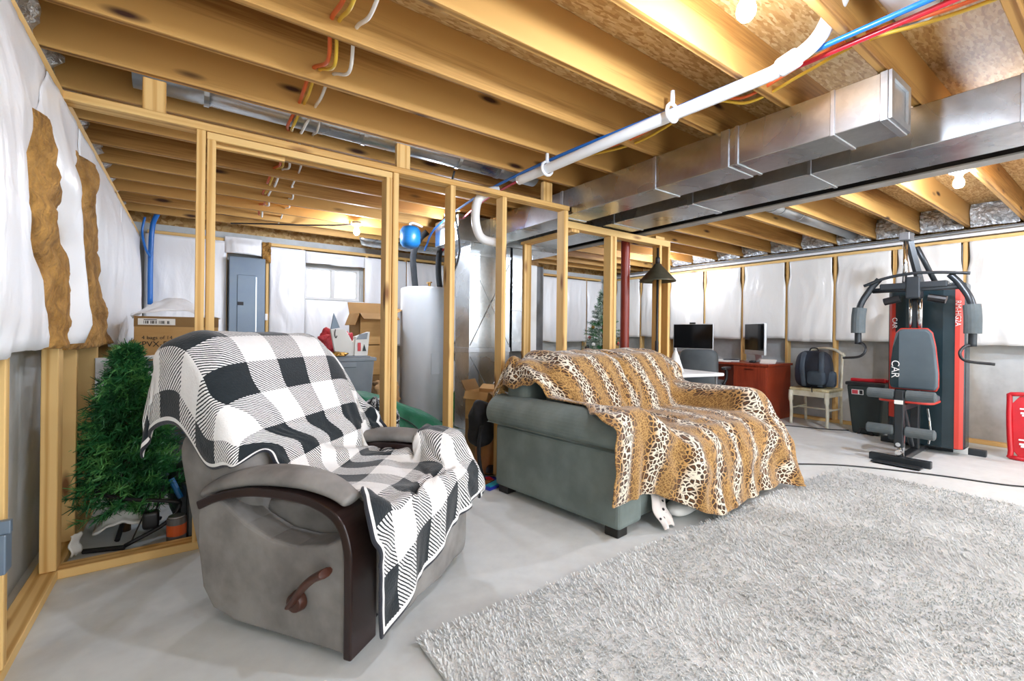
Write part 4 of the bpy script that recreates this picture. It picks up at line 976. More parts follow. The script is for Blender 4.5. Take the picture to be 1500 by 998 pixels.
0,-1,0,0,-1,1,5,-4,0,-1,4,6,-8,0,0,0,-1,0,0,0,0,0,-1,0,0,0,0,0,0,0,1,0,-1,-1,7,-20,12,-1,-5,1,9,-1,2,-5,2,1,0,
0,0,-1,-1,0,-2,6,0,-3,-1,3,3,1,-4,-1,0,0,0,0,0,-1,0,0,0,0,-1,1,-1,0,0,0,0,0,0,1,3,-7,2,-6,2,4,4,-1,0,-2,2,0,
0,-1,1,-1,-1,1,-3,9,-4,-4,2,1,6,-4,0,-1,0,-1,0,-1,1,-1,0,-1,0,0,0,0,-1,0,0,0,0,0,2,3,-5,0,-5,1,3,1,1,1,0,0,0,
0,0,0,0,-1,-1,0,-2,8,-5,0,0,1,0,0,1,-1,0,0,0,-2,0,0,0,0,0,-1,0,0,-1,0,0,0,0,1,4,-4,1,-5,0,4,0,2,0,0,1,0,
0,0,-1,1,0,-2,0,0,0,6,-5,-1,-2,5,-1,-1,1,-1,0,-1,1,0,-1,0,-1,0,-1,0,0,0,0,0,-1,0,2,1,-1,-1,46,-47,0,3,3,-3,2,-1,0,
0,0,0,-1,1,1,-4,1,-1,1,3,-4,1,2,0,0,-1,0,-1,0,0,-1,0,0,-1,0,0,0,0,-1,0,-1,1,-1,1,3,3,-5,-2,-2,4,2,-1,1,1,1,0,
-1,0,0,1,0,-1,2,-4,1,-1,3,-3,1,1,0,-1,0,0,0,0,-1,0,0,-1,0,0,0,-1,-1,1,-1,0,0,0,-1,3,5,-4,-1,-2,-3,7,-4,5,1,-1,1,
-1,0,0,1,-1,1,0,1,-4,1,2,-2,0,0,0,0,0,-1,0,0,-1,0,0,0,0,-1,0,0,0,-1,0,0,-1,0,-1,2,3,-2,-3,45,-44,3,1,4,0,-2,0,
-1,0,-2,2,1,0,0,0,0,-2,0,0,-1,1,-1,0,-1,1,-1,0,0,0,-1,0,-1,0,0,-1,0,0,0,0,0,-1,0,0,3,4,-6,1,0,1,7,-8,6,-1,1,
0,1,-3,2,-1,0,1,0,0,0,-2,-2,0,0,0,0,0,-1,1,-1,0,-1,0,0,0,0,-1,0,0,-1,0,0,-1,1,0,-2,3,5,-3,-2,1,-2,5,1,0,4,-2,
0,-1,-1,1,-2,2,1,0,0,2,-2,2,-1,-2,0,-1,-1,0,-2,0,0,0,-1,-1,0,-1,1,0,-1,0,0,-1,0,0,-1,-1,1,2,3,-2,42,-42,1,7,-5,-3,8,
-1,1,-1,1,3,-7,5,-2,2,0,6,2,-1,-1,-2,-1,0,-2,0,-2,-1,-1,0,-1,0,-1,-2,0,0,-1,-1,0,0,-1,0,-1,-2,5,6,-7,-1,0,0,6,-7,13,-4,
0,-3,2,0,2,-1,-2,4,0,-2,12,1,0,-2,-1,-1,-2,0,-2,0,-1,-1,-1,-1,-1,-1,0,-1,-2,0,-1,-1,0,-1,-1,-1,-1,1,3,1,-1,41,-42,1,4,1,2,
1,-6,12,-11,4,1,3,0,-3,14,2,1,-2,-2,-1,-1,-1,-1,-1,-1,-1,-1,-1,-1,-1,-1,-1,-1,0,-1,-1,-1,-1,-1,-1,0,-1,-2,4,3,-6,4,-2,0,10,-7,2,
0,0,3,-1,0,0,1,-2,10,8,0,0,-3,-1,-1,-1,-1,-1,-1,-1,-1,-1,0,-1,-2,0,-1,-1,-1,-1,-1,0,-2,0,-1,-1,-2,0,1,5,-3,-4,2,1,5,-4,3,
2,-1,2,-2,2,1,1,1,13,1,-1,-3,-1,0,-1,-1,-1,-1,0,-1,-1,-1,-1,-1,0,-1,-1,-1,-1,-1,0,-2,0,-2,0,-1,-1,-2,1,0,1,0,42,-44,1,12,-7,
4,-1,-10,19,-16,14,-12,20,-2,1,-3,-1,0,-1,0,-1,0,-1,-1,0,-1,0,-2,0,-1,-1,-1,0,-1,0,-2,0,-1,0,-2,-1,0,-3,0,3,1,-2,-2,2,1,5,-3,
-20,30,-11,-5,19,-14,15,-6,5,-5,5,-2,-2,0,-1,0,-1,0,0,-1,0,-1,1,-1,-1,0,-1,-1,0,-1,0,-1,-1,-1,-1,0,-2,0,-1,1,5,-5,-1,39,-35,2,-3,
16,-25,14,0,-1,1,2,5,-7,2,-3,2,-1,-2,1,0,0,0,-1,0,0,0,-1,0,0,-1,1,-1,-1,-1,0,0,-1,-1,0,-1,-1,0,-2,1,1,0,1,-5,9,-1,5,
33,15,-1,-4,-9,20,-3,-4,-3,-10,-5,-7,-3,-3,-6,-1,-3,-3,-1,-1,-1,-2,0,0,1,0,-1,0,0,1,-1,-1,0,0,-1,-1,0,1,-1,-3,3,1,0,-8,9,-3,9,
55,-5,12,6,10,-8,1,-6,-3,-2,-4,-1,-3,-4,-1,-6,-3,-3,-5,-3,-4,-3,-4,-4,-4,-2,-3,-2,-1,-2,-1,-1,0,-1,0,0,0,-1,1,-2,-1,4,-3,-4,13,-5,7,
18,14,-1,6,4,5,2,0,1,4,2,0,-1,0,-2,-2,-1,-2,-1,-4,-1,-3,-3,-3,-2,-3,-3,-3,-3,-3,-3,-2,-3,-3,-3,-1,-2,-1,-1,3,-4,3,-7,3,3,3,-2,
2,-3,1,2,1,3,1,6,1,2,2,3,4,3,3,3,1,1,-1,1,0,-1,0,-1,-2,-1,-1,-2,-2,-2,-1,-3,-4,-2,-1,-3,-2,-1,-4,-4,9,-2,-20,5,4,6,5,
0,1,-1,0,-1,0,0,0,3,-3,2,0,1,0,0,1,3,-1,4,1,1,4,1,3,1,0,1,2,-1,-1,-3,-1,-1,-1,-2,0,0,-4,-3,-7,5,7,10,-19,-10,1,14,
7,-6,0,-2,0,-1,0,-1,-1,2,-2,1,-1,1,0,-1,-1,3,-4,1,1,0,2,1,1,2,2,-1,3,1,3,-3,2,-2,-1,0,2,-12,1,2,6,17,19,-7,-10,-1,-17,
-3,3,0,-1,-1,-1,-1,0,-1,-1,1,-2,1,-2,1,1,-3,0,4,-3,-2,0,-1,0,1,0,0,3,0,2,0,7,-3,-6,-2,-7,-14,11,-8,-7,14,36,21,13,-17,-5,-19,
1,0,-1,-1,0,-1,-1,-2,0,-1,-1,0,-2,1,-2,0,2,-3,-2,2,1,-1,-1,-2,-1,-1,0,-1,1,0,2,0,5,8,-6,3,-12,-6,4,-5,-15,-37,11,24,60,-30,-9,
1,-1,0,0,-1,-1,-1,0,-2,0,-1,-1,-1,-1,-1,-1,-1,2,0,-2,-2,-1,1,0,0,-1,-2,-2,-1,-1,0,0,1,4,11,-8,18,-11,-8,-17,-54,63,-29,-9,10,23,9,
0,0,0,0,-1,0,0,-1,0,-1,-1,-1,-1,-1,0,-1,-1,-2,-1,1,0,-1,-2,-2,-1,0,0,1,-2,0,-3,-2,-2,0,2,14,8,18,7,2,16,-60,9,4,-40,19,3,
-1,1,0,0,1,0,-1,0,0,-1,0,0,-1,-1,-1,-1,-1,0,-1,-2,-1,0,-1,0,-2,-1,-1,-2,-1,-1,1,0,0,-2,-1,-1,-1,2,16,29,-5,-27,-12,7,-12,-7,16,
-1,1,1,1,0,0,1,0,0,1,0,-1,1,-1,0,-1,-1,-1,-1,0,-2,-1,-1,-1,-1,-1,-2,-1,-2,-1,-2,-3,-1,-2,-1,-3,-1,-2,-8,4,23,-7,5,-1,8,-13,-11,
-1,1,1,0,1,1,1,1,0,1,0,1,0,0,0,0,0,0,0,-1,0,-1,-1,-1,-1,-2,-1,-2,0,-3,-2,0,-3,-2,-3,-1,-4,-2,-4,-1,3,0,-2,-4,0,7,-1,
-2,1,1,1,1,1,1,0,2,0,1,0,1,1,0,1,1,-1,0,0,0,0,0,0,0,-1,0,0,-2,-1,-2,-2,-1,-1,-2,-3,-1,-2,-3,-4,-4,-2,-5,-2,3,2,3,
-1,1,-1,2,1,0,1,1,1,1,0,2,1,1,1,1,0,2,1,0,1,0,1,0,0,1,0,0,0,0,2,-5,1,-2,-3,-1,-2,-3,-3,-1,-12,7,0,-4,-1,-5,0,
-1,1,2,-1,1,2,0,2,0,1,2,0,0,1,1,0,2,0,1,2,0,2,0,1,1,0,1,0,1,1,-2,5,-5,0,3,-4,-3,-1,1,-14,10,-3,-15,3,-6,-3,-3,
1,0,1,1,-1,0,2,0,1,1,1,2,1,1,1,1,0,1,1,0,1,0,1,0,0,2,0,1,1,1,1,1,5,-7,0,4,1,-2,-6,9,-7,-3,8,-7,2,0,-4,
5,-3,0,2,2,-2,0,1,1,0,1,0,1,1,0,2,1,1,0,2,1,1,1,2,1,0,1,0,1,0,0,0,0,3,0,1,-2,2,5,5,-9,-3,9,-4,3,-3,4,
2,3,-3,1,-2,5,-3,1,1,1,0,1,1,1,1,0,1,1,1,1,1,0,1,1,1,1,1,2,1,2,2,-2,2,0,2,-3,4,2,-5,-8,18,-16,-11,6,0,-6,5,
-1,2,4,-4,3,-4,4,-2,0,1,1,1,1,1,2,1,1,1,1,1,1,1,1,0,1,1,1,0,0,1,1,3,-2,5,-4,4,0,-16,2,3,-10,13,-6,-8,-5,13,-25,
-10,1,3,6,-1,5,-3,-1,1,-1,1,1,1,0,1,2,1,1,2,0,1,3,1,1,1,2,0,2,0,1,1,6,10,12,-4,1,-9,5,-17,-3,5,2,4,-2,-11,-25,-2,
-11,-8,1,2,5,0,7,1,-3,3,1,1,1,1,0,0,1,0,1,1,2,0,2,2,2,0,3,1,3,3,-38,-1,-34,31,22,7,32,11,10,-7,-16,-3,-5,-4,-5,4,11,
-9,1,-16,1,2,3,0,6,1,-2,1,2,1,2,2,1,1,2,1,1,0,1,0,0,1,1,0,1,-2,2,1,-9,3,7,7,-17,2,41,-9,3,12,-12,3,5,3,1,-6,
-32,10,11,-12,2,0,2,2,2,1,-1,0,1,1,1,2,1,2,0,2,1,1,1,2,1,-2,1,-7,5,-14,32,20,21,-50,-3,15,-29,-35,30,14,11,13,-1,-5,-2,5,2,
-20,-1,5,0,1,0,0,-1,4,-1,0,-3,1,0,1,1,2,0,2,0,1,1,1,1,-5,4,-4,9,-15,13,21,-28,7,6,-9,1,9,-1,-20,1,7,9,9,3,3,-4,3,
-13,2,1,3,5,1,-4,-2,-1,3,-4,2,-4,0,-1,1,0,1,1,-2,0,0,1,-7,7,-1,6,-8,10,13,-31,21,0,3,-4,1,3,-11,20,2,-23,-3,2,15,-2,4,0,
-23,0,2,10,-5,7,3,2,1,2,4,-8,0,1,0,-2,-1,-1,0,3,-5,1,-6,7,0,3,0,2,6,-15,5,5,2,1,1,-1,1,13,-8,-17,22,-11,-5,-5,14,-5,5,
-23,0,0,0,0,1,4,2,3,2,5,9,-17,5,3,4,0,1,-4,12,-14,0,3,1,-1,0,0,5,-3,-17,18,0,0,0,1,1,1,2,-16,12,-9,22,0,-2,-17,12,-3,
-10,-2,-1,-2,-3,-5,4,1,-1,1,1,3,3,-2,-2,6,-7,9,3,-18,30,-6,3,-5,1,1,-2,3,-21,13,11,-8,1,1,1,0,1,1,8,-10,3,-2,6,-5,0,2,-1,
3,0,-2,-1,-2,-5,-7,-2,0,-2,-1,0,14,-4,0,-9,12,-9,3,6,-12,5,0,4,-1,-3,4,-9,16,11,-4,-2,-1,0,0,1,0,1,4,0,-5,-4,6,-3,1,2,-1,
-2,0,1,0,0,1,-2,-2,-2,-6,-2,-3,4,3,0,-3,-2,2,-1,3,-2,4,3,-3,2,5,10,4,-17,-6,-2,10,2,1,1,1,1,0,4,6,-6,6,-15,4,1,2,-2,
-1,0,-2,0,1,-2,1,-3,-2,4,-1,0,-1,-3,-1,3,-2,-2,-1,-1,2,-2,0,6,-1,0,-9,12,24,-19,-6,0,1,1,1,1,0,2,-10,10,11,-13,-6,9,4,-1,0,
-3,0,0,0,-1,-1,-2,3,1,-1,-2,0,0,1,0,0,0,-2,0,-3,3,0,-1,-1,0,0,-8,-3,2,22,-11,-2,1,1,1,0,1,0,9,-9,2,3,-2,3,8,-16,14,
-1,-1,0,-1,-2,1,0,0,-1,-2,2,-1,1,-1,0,0,-1,2,-3,1,0,0,0,-1,1,-1,1,-3,1,-5,9,-3,-1,-1,1,1,1,1,2,4,-5,1,13,-18,12,4,-7,
-2,-1,0,-2,1,1,0,-2,-2,2,-1,1,-1,0,1,-1,0,0,-1,0,-1,0,-1,1,-1,-1,5,-3,0,6,0,-4,-2,1,-1,-1,1,-1,6,-5,-2,3,9,-4,-4,-10,16,
-2,0,-2,2,0,-1,-1,1,-1,0,-1,0,-1,0,-1,1,-2,0,0,-1,0,-1,0,0,1,0,1,4,-7,1,-6,6,1,-2,1,1,-1,2,4,-5,8,4,-16,15,-21,14,7,
-2,0,1,-1,-1,0,1,-5,3,-1,1,-1,0,-1,0,-1,0,0,0,0,-1,-1,0,0,0,-1,0,0,7,-10,2,-1,2,0,-3,1,0,0,1,3,-4,1,11,-15,2,17,-25,
-1,0,-1,0,0,-1,-4,4,-1,0,0,0,-2,0,-1,0,-1,-1,2,0,-1,-1,-1,0,0,0,0,-1,0,2,6,-11,-1,3,0,-1,-1,0,1,18,-13,-2,3,13,-7,-19,3,
0,-1,0,0,-1,-3,3,0,-1,0,-1,-1,0,0,-1,-1,0,-1,0,0,0,0,-1,0,-1,0,0,-1,-2,7,-8,12,-12,-1,3,-2,1,-2,-1,1,13,-6,-5,10,15,-12,-4,
0,0,0,-2,-1,2,-1,0,0,-1,0,-1,0,-1,-1,0,-1,-1,1,0,-1,0,0,-1,0,0,-1,-2,0,0,2,-6,12,-11,-1,3,-2,1,0,0,7,-5,1,0,10,12,2,
0,0,-1,0,1,0,-1,-1,0,0,-1,-1,0,0,-1,-1,1,-1,-1,0,0,0,-1,-1,0,-1,0,-2,0,-1,5,-5,-2,9,-9,-1,2,-2,0,0,6,-1,9,-9,1,12,9,
1,-1,0,1,-1,0,0,0,-1,0,-1,0,0,-1,-1,-1,0,1,-1,-2,1,0,-1,0,-1,0,-1,-2,0,-2,2,0,0,-3,4,-6,0,1,0,0,-1,19,-13,4,-3,-1,14,
557,26,27,27,28,28,26,30,26,23,18,14,6,1,2,-1,-2,5,-3,3,-3,2,-2,2,-2,3,-4,2,-2,3,-1,-1,3,-8,-10,-16,-13,-12,-29,18,-25,-27,-27,-27,-28,-27,-12,
22,-2,0,2,-2,1,0,-2,4,-7,8,0,1,-1,-2,-1,1,-6,3,-3,3,-3,2,-1,2,-3,5,-2,5,-6,0,0,-2,5,-2,3,1,-1,0,-5,-1,2,1,-1,2,-1,-13,
18,3,0,-3,3,-2,2,1,-3,6,-11,10,0,1,0,0,0,-1,-2,-1,0,1,2,-3,0,1,2,0,-2,-1,2,1,-3,-3,5,-3,-10,10,2,-3,-1,-4,2,2,-1,2,-3,
18,-1,3,0,-3,1,-1,1,0,1,0,1,4,1,-1,1,0,-1,0,0,0,1,-2,1,0,0,-3,-1,-1,4,-2,-1,2,2,-8,-3,4,1,4,-2,1,0,-5,1,1,-1,1,
17,0,-3,3,1,-2,1,0,2,2,1,-7,9,2,-1,0,-2,2,0,-3,3,-1,0,-1,1,-2,1,1,-1,0,1,-1,0,-2,1,0,0,-15,46,-39,5,1,-1,-4,3,-1,-1,
11,4,1,-2,2,1,-1,-2,2,3,2,-1,-1,3,3,0,0,-3,0,3,-5,4,-1,0,1,-1,0,0,-1,-1,2,1,-2,1,-2,0,0,-3,2,0,-9,6,2,-1,-5,3,-1,
14,-3,1,3,-2,2,1,0,-1,0,6,-1,1,1,-3,-2,1,7,-1,0,-2,-1,4,-1,-3,3,-2,1,1,-1,-3,3,1,-5,2,0,0,-2,0,-1,2,-8,3,1,0,-4,1,
10,4,-2,0,2,0,2,-1,-1,2,4,0,-4,7,0,-2,1,-1,4,-1,-2,1,-2,4,-1,-3,2,-1,0,1,-1,-1,1,0,-1,-1,2,-2,-1,-1,1,0,-5,1,-2,1,-2,
14,-4,4,-1,-1,1,0,2,1,0,0,3,2,0,-1,2,0,0,-1,2,0,-1,0,-2,3,1,-3,1,0,0,0,0,-1,1,-3,1,1,-1,-2,0,-2,1,0,-3,1,-2,1,
10,3,-1,0,3,0,0,1,-3,0,3,4,1,-2,4,1,-2,0,-3,0,6,-12,6,0,0,2,2,-1,-3,2,2,-3,-1,-1,2,0,-1,1,-5,3,-3,1,0,0,-2,0,-1,
11,0,1,1,-1,1,0,1,2,0,0,0,-2,1,4,1,2,-7,6,-2,-2,6,-17,12,-1,0,0,-3,6,-2,-1,1,0,-1,1,0,1,-1,-1,-2,2,-3,0,1,0,-1,0,
7,1,-1,1,1,-1,1,-2,2,2,1,-1,-6,6,1,1,0,5,-11,6,1,2,-2,-4,1,-1,-4,8,-2,2,0,0,0,1,-7,7,2,0,-9,5,2,0,-2,-1,1,0,-1,
6,0,1,0,0,0,-1,2,0,0,0,0,0,-1,0,-2,4,-5,9,-11,5,0,13,-18,5,1,1,-9,7,-1,4,-2,1,-1,3,-11,9,-2,11,-7,-3,1,1,0,-2,0,1,
4,0,0,0,0,0,1,0,0,0,0,0,6,-5,-1,2,-10,9,-3,5,-10,6,-3,15,-15,5,1,-4,-2,3,-8,9,0,1,-2,-2,2,49,-48,1,0,-1,2,-1,1,0,-1,
0,0,0,1,0,0,0,0,1,-1,0,-1,-4,4,-1,-6,5,-1,1,3,1,-2,0,-4,15,-7,-5,9,-10,1,-4,2,4,2,-1,-1,0,-45,47,3,0,0,-1,1,0,-1,0,
-3,0,0,-1,0,1,-1,1,-1,1,0,-1,3,-4,-1,-2,7,-3,0,-1,8,-6,3,-2,-3,0,7,-3,4,-5,-2,-2,2,0,-5,10,-16,13,0,5,0,0,-1,0,0,1,0,
-7,0,0,0,0,-1,1,-1,1,-1,0,-8,6,1,0,0,-1,4,2,0,-3,4,-1,2,-3,1,0,1,0,-1,6,-14,5,0,5,-13,9,-4,6,2,1,0,1,0,0,0,0,
-10,0,-1,0,0,1,-1,0,0,0,0,-4,0,3,1,3,0,-3,0,1,0,-1,0,0,0,1,0,1,0,1,3,-1,-4,1,2,1,-9,8,-2,2,3,0,0,0,1,0,1,
-12,-1,1,-1,0,-1,1,-1,0,1,-1,0,-5,3,-4,11,-6,0,0,0,0,0,1,0,0,-1,0,1,0,0,0,10,-8,0,2,3,-5,1,0,2,1,1,0,1,0,1,0,
-13,0,-1,0,-1,0,0,0,-1,0,0,2,-1,-2,1,-5,6,-2,1,-1,0,1,-1,1,0,0,0,-1,1,1,0,-3,2,2,3,2,-1,-3,-1,2,3,1,0,1,0,0,0,
-15,0,0,0,0,0,-1,0,0,-1,0,3,0,-4,-1,2,-2,2,-2,1,0,0,0,-1,1,0,0,1,0,-1,2,0,-3,3,4,2,-1,-3,-38,41,0,1,1,0,0,1,1,
-15,-1,0,-1,0,0,0,0,-1,0,-1,5,-2,-4,2,-1,-1,0,1,0,0,0,1,0,-1,1,0,-1,1,0,0,1,1,-2,4,3,1,-7,4,-1,3,1,0,0,2,0,0,
-17,0,0,0,-1,0,-1,0,1,0,-1,1,0,-3,1,0,1,0,0,-1,1,0,-1,1,0,-1,1,0,0,1,-1,0,1,2,0,4,3,-4,-3,2,1,3,0,1,0,0,1,
-18,0,-1,0,0,0,0,0,-1,0,0,1,-1,0,0,0,0,0,0,0,0,0,0,0,0,1,-1,1,-1,0,1,1,0,0,2,4,2,-1,-1,-45,44,3,0,2,0,1,-1,
-19,0,-1,0,0,-1,0,-1,1,-1,1,-1,1,0,1,0,-1,0,1,0,0,0,0,0,0,0,0,0,0,1,0,0,0,0,2,2,3,1,-1,-2,1,2,2,-1,2,0,1,
-17,-1,-1,-1,-1,0,-1,0,-1,0,0,1,0,0,0,1,0,0,0,0,0,0,1,-1,1,0,0,0,0,0,0,0,0,1,1,1,4,3,-2,0,-1,0,5,-1,1,0,1,
-8,-1,-1,-2,-1,-1,-1,-1,-1,0,-2,-2,-1,1,1,-1,0,1,-1,1,0,-1,0,1,0,-1,1,-1,1,-1,1,0,1,0,0,2,2,1,0,2,-46,46,2,3,-1,1,1,
-1,-1,-1,-1,-1,-2,-1,-1,-1,-2,-4,-2,-1,-2,-1,0,0,0,0,0,0,1,0,0,0,0,0,1,-1,1,-1,1,0,0,1,1,2,3,2,-1,-2,0,2,4,-1,3,0,
4,-2,-1,-1,-1,-1,-1,0,-1,-2,-8,-2,-3,-2,-1,0,0,0,0,0,0,0,0,0,0,1,-1,0,1,-1,1,-1,0,1,0,2,0,3,2,2,-1,-45,46,4,0,2,1,
7,-2,-1,0,-2,-1,-1,-1,-1,-9,-2,-3,-4,-1,-1,0,0,0,0,0,0,0,0,0,0,0,1,-1,0,1,0,0,0,0,0,1,2,1,2,1,1,-2,1,5,5,-3,1,
6,-1,-2,-1,0,0,-1,-1,-7,-5,-1,-7,0,-1,-1,2,-2,0,0,0,0,0,0,0,0,0,0,1,0,-1,0,1,0,1,-1,1,1,1,1,2,2,-1,1,-2,9,0,2,
3,-1,-2,0,-1,0,-1,-4,-6,-2,-2,-4,-2,0,1,0,-1,-1,1,0,0,0,0,0,0,0,0,0,0,1,0,-1,1,0,0,0,2,0,2,0,3,0,-44,49,1,4,-2,
-2,-1,2,-3,2,-3,1,-10,1,-5,-1,-1,-1,-1,-1,1,0,0,-1,1,0,0,0,0,0,0,0,0,0,0,0,1,-1,2,-1,0,2,0,2,1,1,-1,3,-1,2,7,1,
0,-9,-1,2,-4,2,-8,4,-7,6,-7,5,-5,1,-1,0,0,2,-2,0,0,0,0,0,1,0,0,0,0,0,0,0,0,0,0,0,2,0,0,2,3,-1,3,-47,53,2,-1,
-5,2,-1,-4,-5,-2,-4,-2,4,-7,5,-6,6,-5,3,-4,5,-4,4,-2,0,0,0,1,-1,0,0,0,0,0,0,0,1,0,0,0,1,2,-1,1,0,3,-1,7,-4,6,1,
30,-4,-4,-2,-1,-19,2,-10,-8,2,-13,8,-7,8,-8,4,-1,0,0,1,1,-2,0,0,0,0,0,2,-1,0,0,0,0,1,0,0,0,2,1,-1,1,3,0,11,1,-9,5,
17,6,-19,-4,-18,9,-18,6,-9,2,-1,2,0,0,3,1,-5,6,-5,2,2,-1,2,-2,1,0,0,0,0,1,-1,1,0,1,0,-1,1,1,2,-1,-1,5,4,3,-59,54,6,
-7,-16,9,-13,9,-11,11,-15,11,-7,12,-11,10,-11,10,-11,10,-9,8,-7,0,7,-6,4,-3,2,2,-3,3,-2,2,-1,2,-1,0,1,-1,2,0,3,-5,5,8,-4,5,-4,-3,
-24,7,-8,2,-2,2,-1,10,-10,2,0,1,-2,10,-11,10,-11,8,-10,7,1,-10,9,-8,5,2,-5,4,-4,3,-1,3,2,-6,1,3,-3,0,-3,-1,4,8,8,-1,0,-41,33,
-21,-4,9,0,-4,-1,-2,-1,9,-7,-2,7,-5,0,9,-8,7,-10,6,-5,-2,7,-6,7,-5,-2,5,-4,5,-5,3,0,-6,0,5,-3,-3,-3,4,11,-2,-1,-1,-2,22,10,-26,
-13,-9,-1,2,0,1,-1,1,-3,7,-7,-1,6,-5,0,9,-5,9,-11,1,-3,-1,2,-3,4,-2,-1,3,-3,5,-3,1,0,-2,1,-2,1,6,4,0,29,-13,-7,-6,-6,-8,8,
-19,4,-7,2,1,1,0,-3,3,-3,5,-5,-3,5,-5,-1,9,1,10,-6,-3,-4,-4,0,-2,1,0,-2,2,-2,3,-3,5,-1,2,1,6,-5,20,13,-1,17,-118,59,19,4,-24,
-17,2,1,-6,3,-1,1,1,-4,3,-3,2,-1,-4,3,-3,-3,3,5,11,4,1,-3,-5,-4,-5,-3,0,-3,1,-2,1,-2,10,-9,5,1,10,4,5,23,-2,-9,-103,7,18,35,
-15,1,1,1,-4,0,-1,-1,2,-3,4,-1,0,-1,-3,0,-2,-4,-1,1,6,6,9,5,2,-1,-5,-5,-4,-5,-3,-4,-1,-3,6,-8,-4,5,-11,32,-119,25,107,-13,7,-3,-8,
-14,2,-1,0,1,-2,-1,0,-1,1,-3,2,0,1,0,-1,-1,-2,-3,-2,-3,1,1,5,6,7,8,3,2,-1,-5,-4,-7,-6,-7,1,0,-10,-3,-43,58,-46,12,76,-18,-6,5,
-10,-2,1,0,0,0,-1,-1,0,-1,1,-1,0,0,1,0,-1,0,-1,-2,-2,-3,-2,-1,-1,2,2,6,5,6,8,5,4,2,1,0,-4,-4,-9,-6,30,2,12,-18,-7,-14,-12,
-9,0,0,-1,0,0,0,0,-1,1,0,0,0,0,-1,0,2,0,0,-1,-1,-1,-2,-2,-2,-3,-1,-2,1,1,1,3,3,3,3,2,3,3,-1,0,-8,25,-16,4,-23,6,17,
-6,-1,0,1,0,1,0,0,0,0,-1,0,0,0,1,0,-1,1,0,2,0,-1,1,-1,0,-1,-1,-2,-1,-1,0,-2,1,2,1,1,1,0,4,1,1,-20,10,10,0,-5,0,
-5,0,1,2,1,0,1,0,0,-1,1,-1,-1,0,-1,0,1,-2,2,-2,4,1,-1,0,0,0,-1,0,0,1,1,1,-4,1,1,-1,0,2,3,0,-3,1,-11,-2,7,7,-7,
-1,1,4,-4,0,0,0,2,-2,1,-1,0,0,0,-1,1,-1,2,-2,2,-4,1,1,0,0,0,0,0,-2,2,-8,9,2,-9,9,0,-1,3,-9,1,-7,12,9,-18,6,3,2,
4,-1,-7,10,-4,1,0,-1,0,-2,0,0,0,0,1,0,0,0,1,0,0,0,-1,1,-1,0,0,0,1,-5,10,-16,11,8,-21,14,-9,-5,11,-16,8,-4,17,12,6,-5,-2,
13,-5,0,-14,13,-4,1,-1,0,-2,0,0,0,0,0,0,1,0,0,0,1,-1,1,0,1,1,0,1,-2,3,-9,8,-16,12,2,-13,17,-14,12,10,-7,11,-15,13,-21,15,-18,
-11,21,-2,1,-17,14,-3,0,-1,-1,1,-1,0,-1,1,0,0,0,0,0,0,1,0,0,-1,-2,0,-2,1,-6,10,-7,5,-3,10,-7,5,6,-21,10,-1,-18,7,-28,24,-27,23,
11,-22,17,2,-3,-14,13,-1,-1,-2,0,0,-1,1,0,0,0,0,0,0,0,-2,-3,-3,-2,-1,0,1,0,7,-8,15,-5,2,-1,15,-17,5,-8,-18,6,-1,-19,1,-1,-2,-6,
1,8,-20,15,6,-10,-9,12,-2,0,-2,0,1,0,-1,0,0,-1,-1,-1,-4,-3,-1,-1,0,1,0,0,4,-2,6,-8,15,-2,11,0,8,-12,-7,-6,-10,-6,-5,-2,-15,4,-8,
3,-7,7,-16,16,9,-17,2,5,-1,-2,1,-1,-1,1,-1,-1,0,-1,-4,0,3,1,3,2,0,-1,-3,-10,-2,-4,8,-10,-2,-14,1,3,25,34,1,-4,-6,-4,-6,-12,-7,-5,
22,-16,-9,3,-14,14,14,-27,15,0,-2,-1,0,0,-1,0,0,-1,-2,2,2,0,2,-2,-2,0,-2,0,5,13,30,10,-2,26,-20,17,-20,-50,-15,30,20,0,-4,-4,-5,-6,-14,
33,-1,-23,-11,0,-13,9,21,-30,21,-3,-3,0,-1,0,-1,-1,0,2,1,0,0,-1,1,0,-1,7,-3,14,16,16,12,19,-38,20,-24,20,20,-52,8,-4,1,1,0,1,-1,2,
13,15,9,-29,-10,0,-10,-3,29,-29,22,-3,-3,-1,-2,1,0,0,1,1,-1,0,-1,0,1,10,-10,18,-2,7,1,-14,-12,22,3,-3,3,-5,41,-30,-7,1,1,2,0,0,-1,
-13,13,18,2,-20,-3,1,-4,-13,31,-26,20,-2,-2,-2,-2,0,0,-1,0,3,-1,1,0,11,-14,17,-10,10,0,-17,7,2,-27,1,0,-8,31,-8,1,4,5,4,2,3,3,0,
-12,-4,9,7,1,11,-11,0,5,-23,27,-23,18,-3,-2,-3,0,0,1,7,-9,2,-1,13,-13,14,-14,13,-5,-13,11,2,0,5,2,2,-5,-20,22,-4,-12,-3,0,3,2,1,3,
-12,7,2,25,-8,-22,20,-7,-3,11,-27,31,-15,7,3,6,-1,0,-1,-5,-14,-2,14,-5,5,-8,3,-1,-12,11,1,0,-11,4,3,-5,10,11,-20,-9,10,-2,-1,-1,0,2,-2,
-22,3,3,15,30,-19,-14,12,-2,-4,14,-37,-13,2,3,-3,-1,-2,1,3,57,-9,-10,-13,-1,5,4,-12,7,-1,-2,4,-3,3,-1,-3,-1,5,-5,2,-9,9,-1,-1,2,-2,-126,
-47,2,2,2,20,28,-11,-4,3,3,1,18,-15,-7,2,-2,3,4,-1,-5,-31,5,10,23,1,-3,-6,-5,8,-1,-9,6,11,-9,-2,1,-2,4,0,-4,1,-4,2,-1,-1,1,-1,
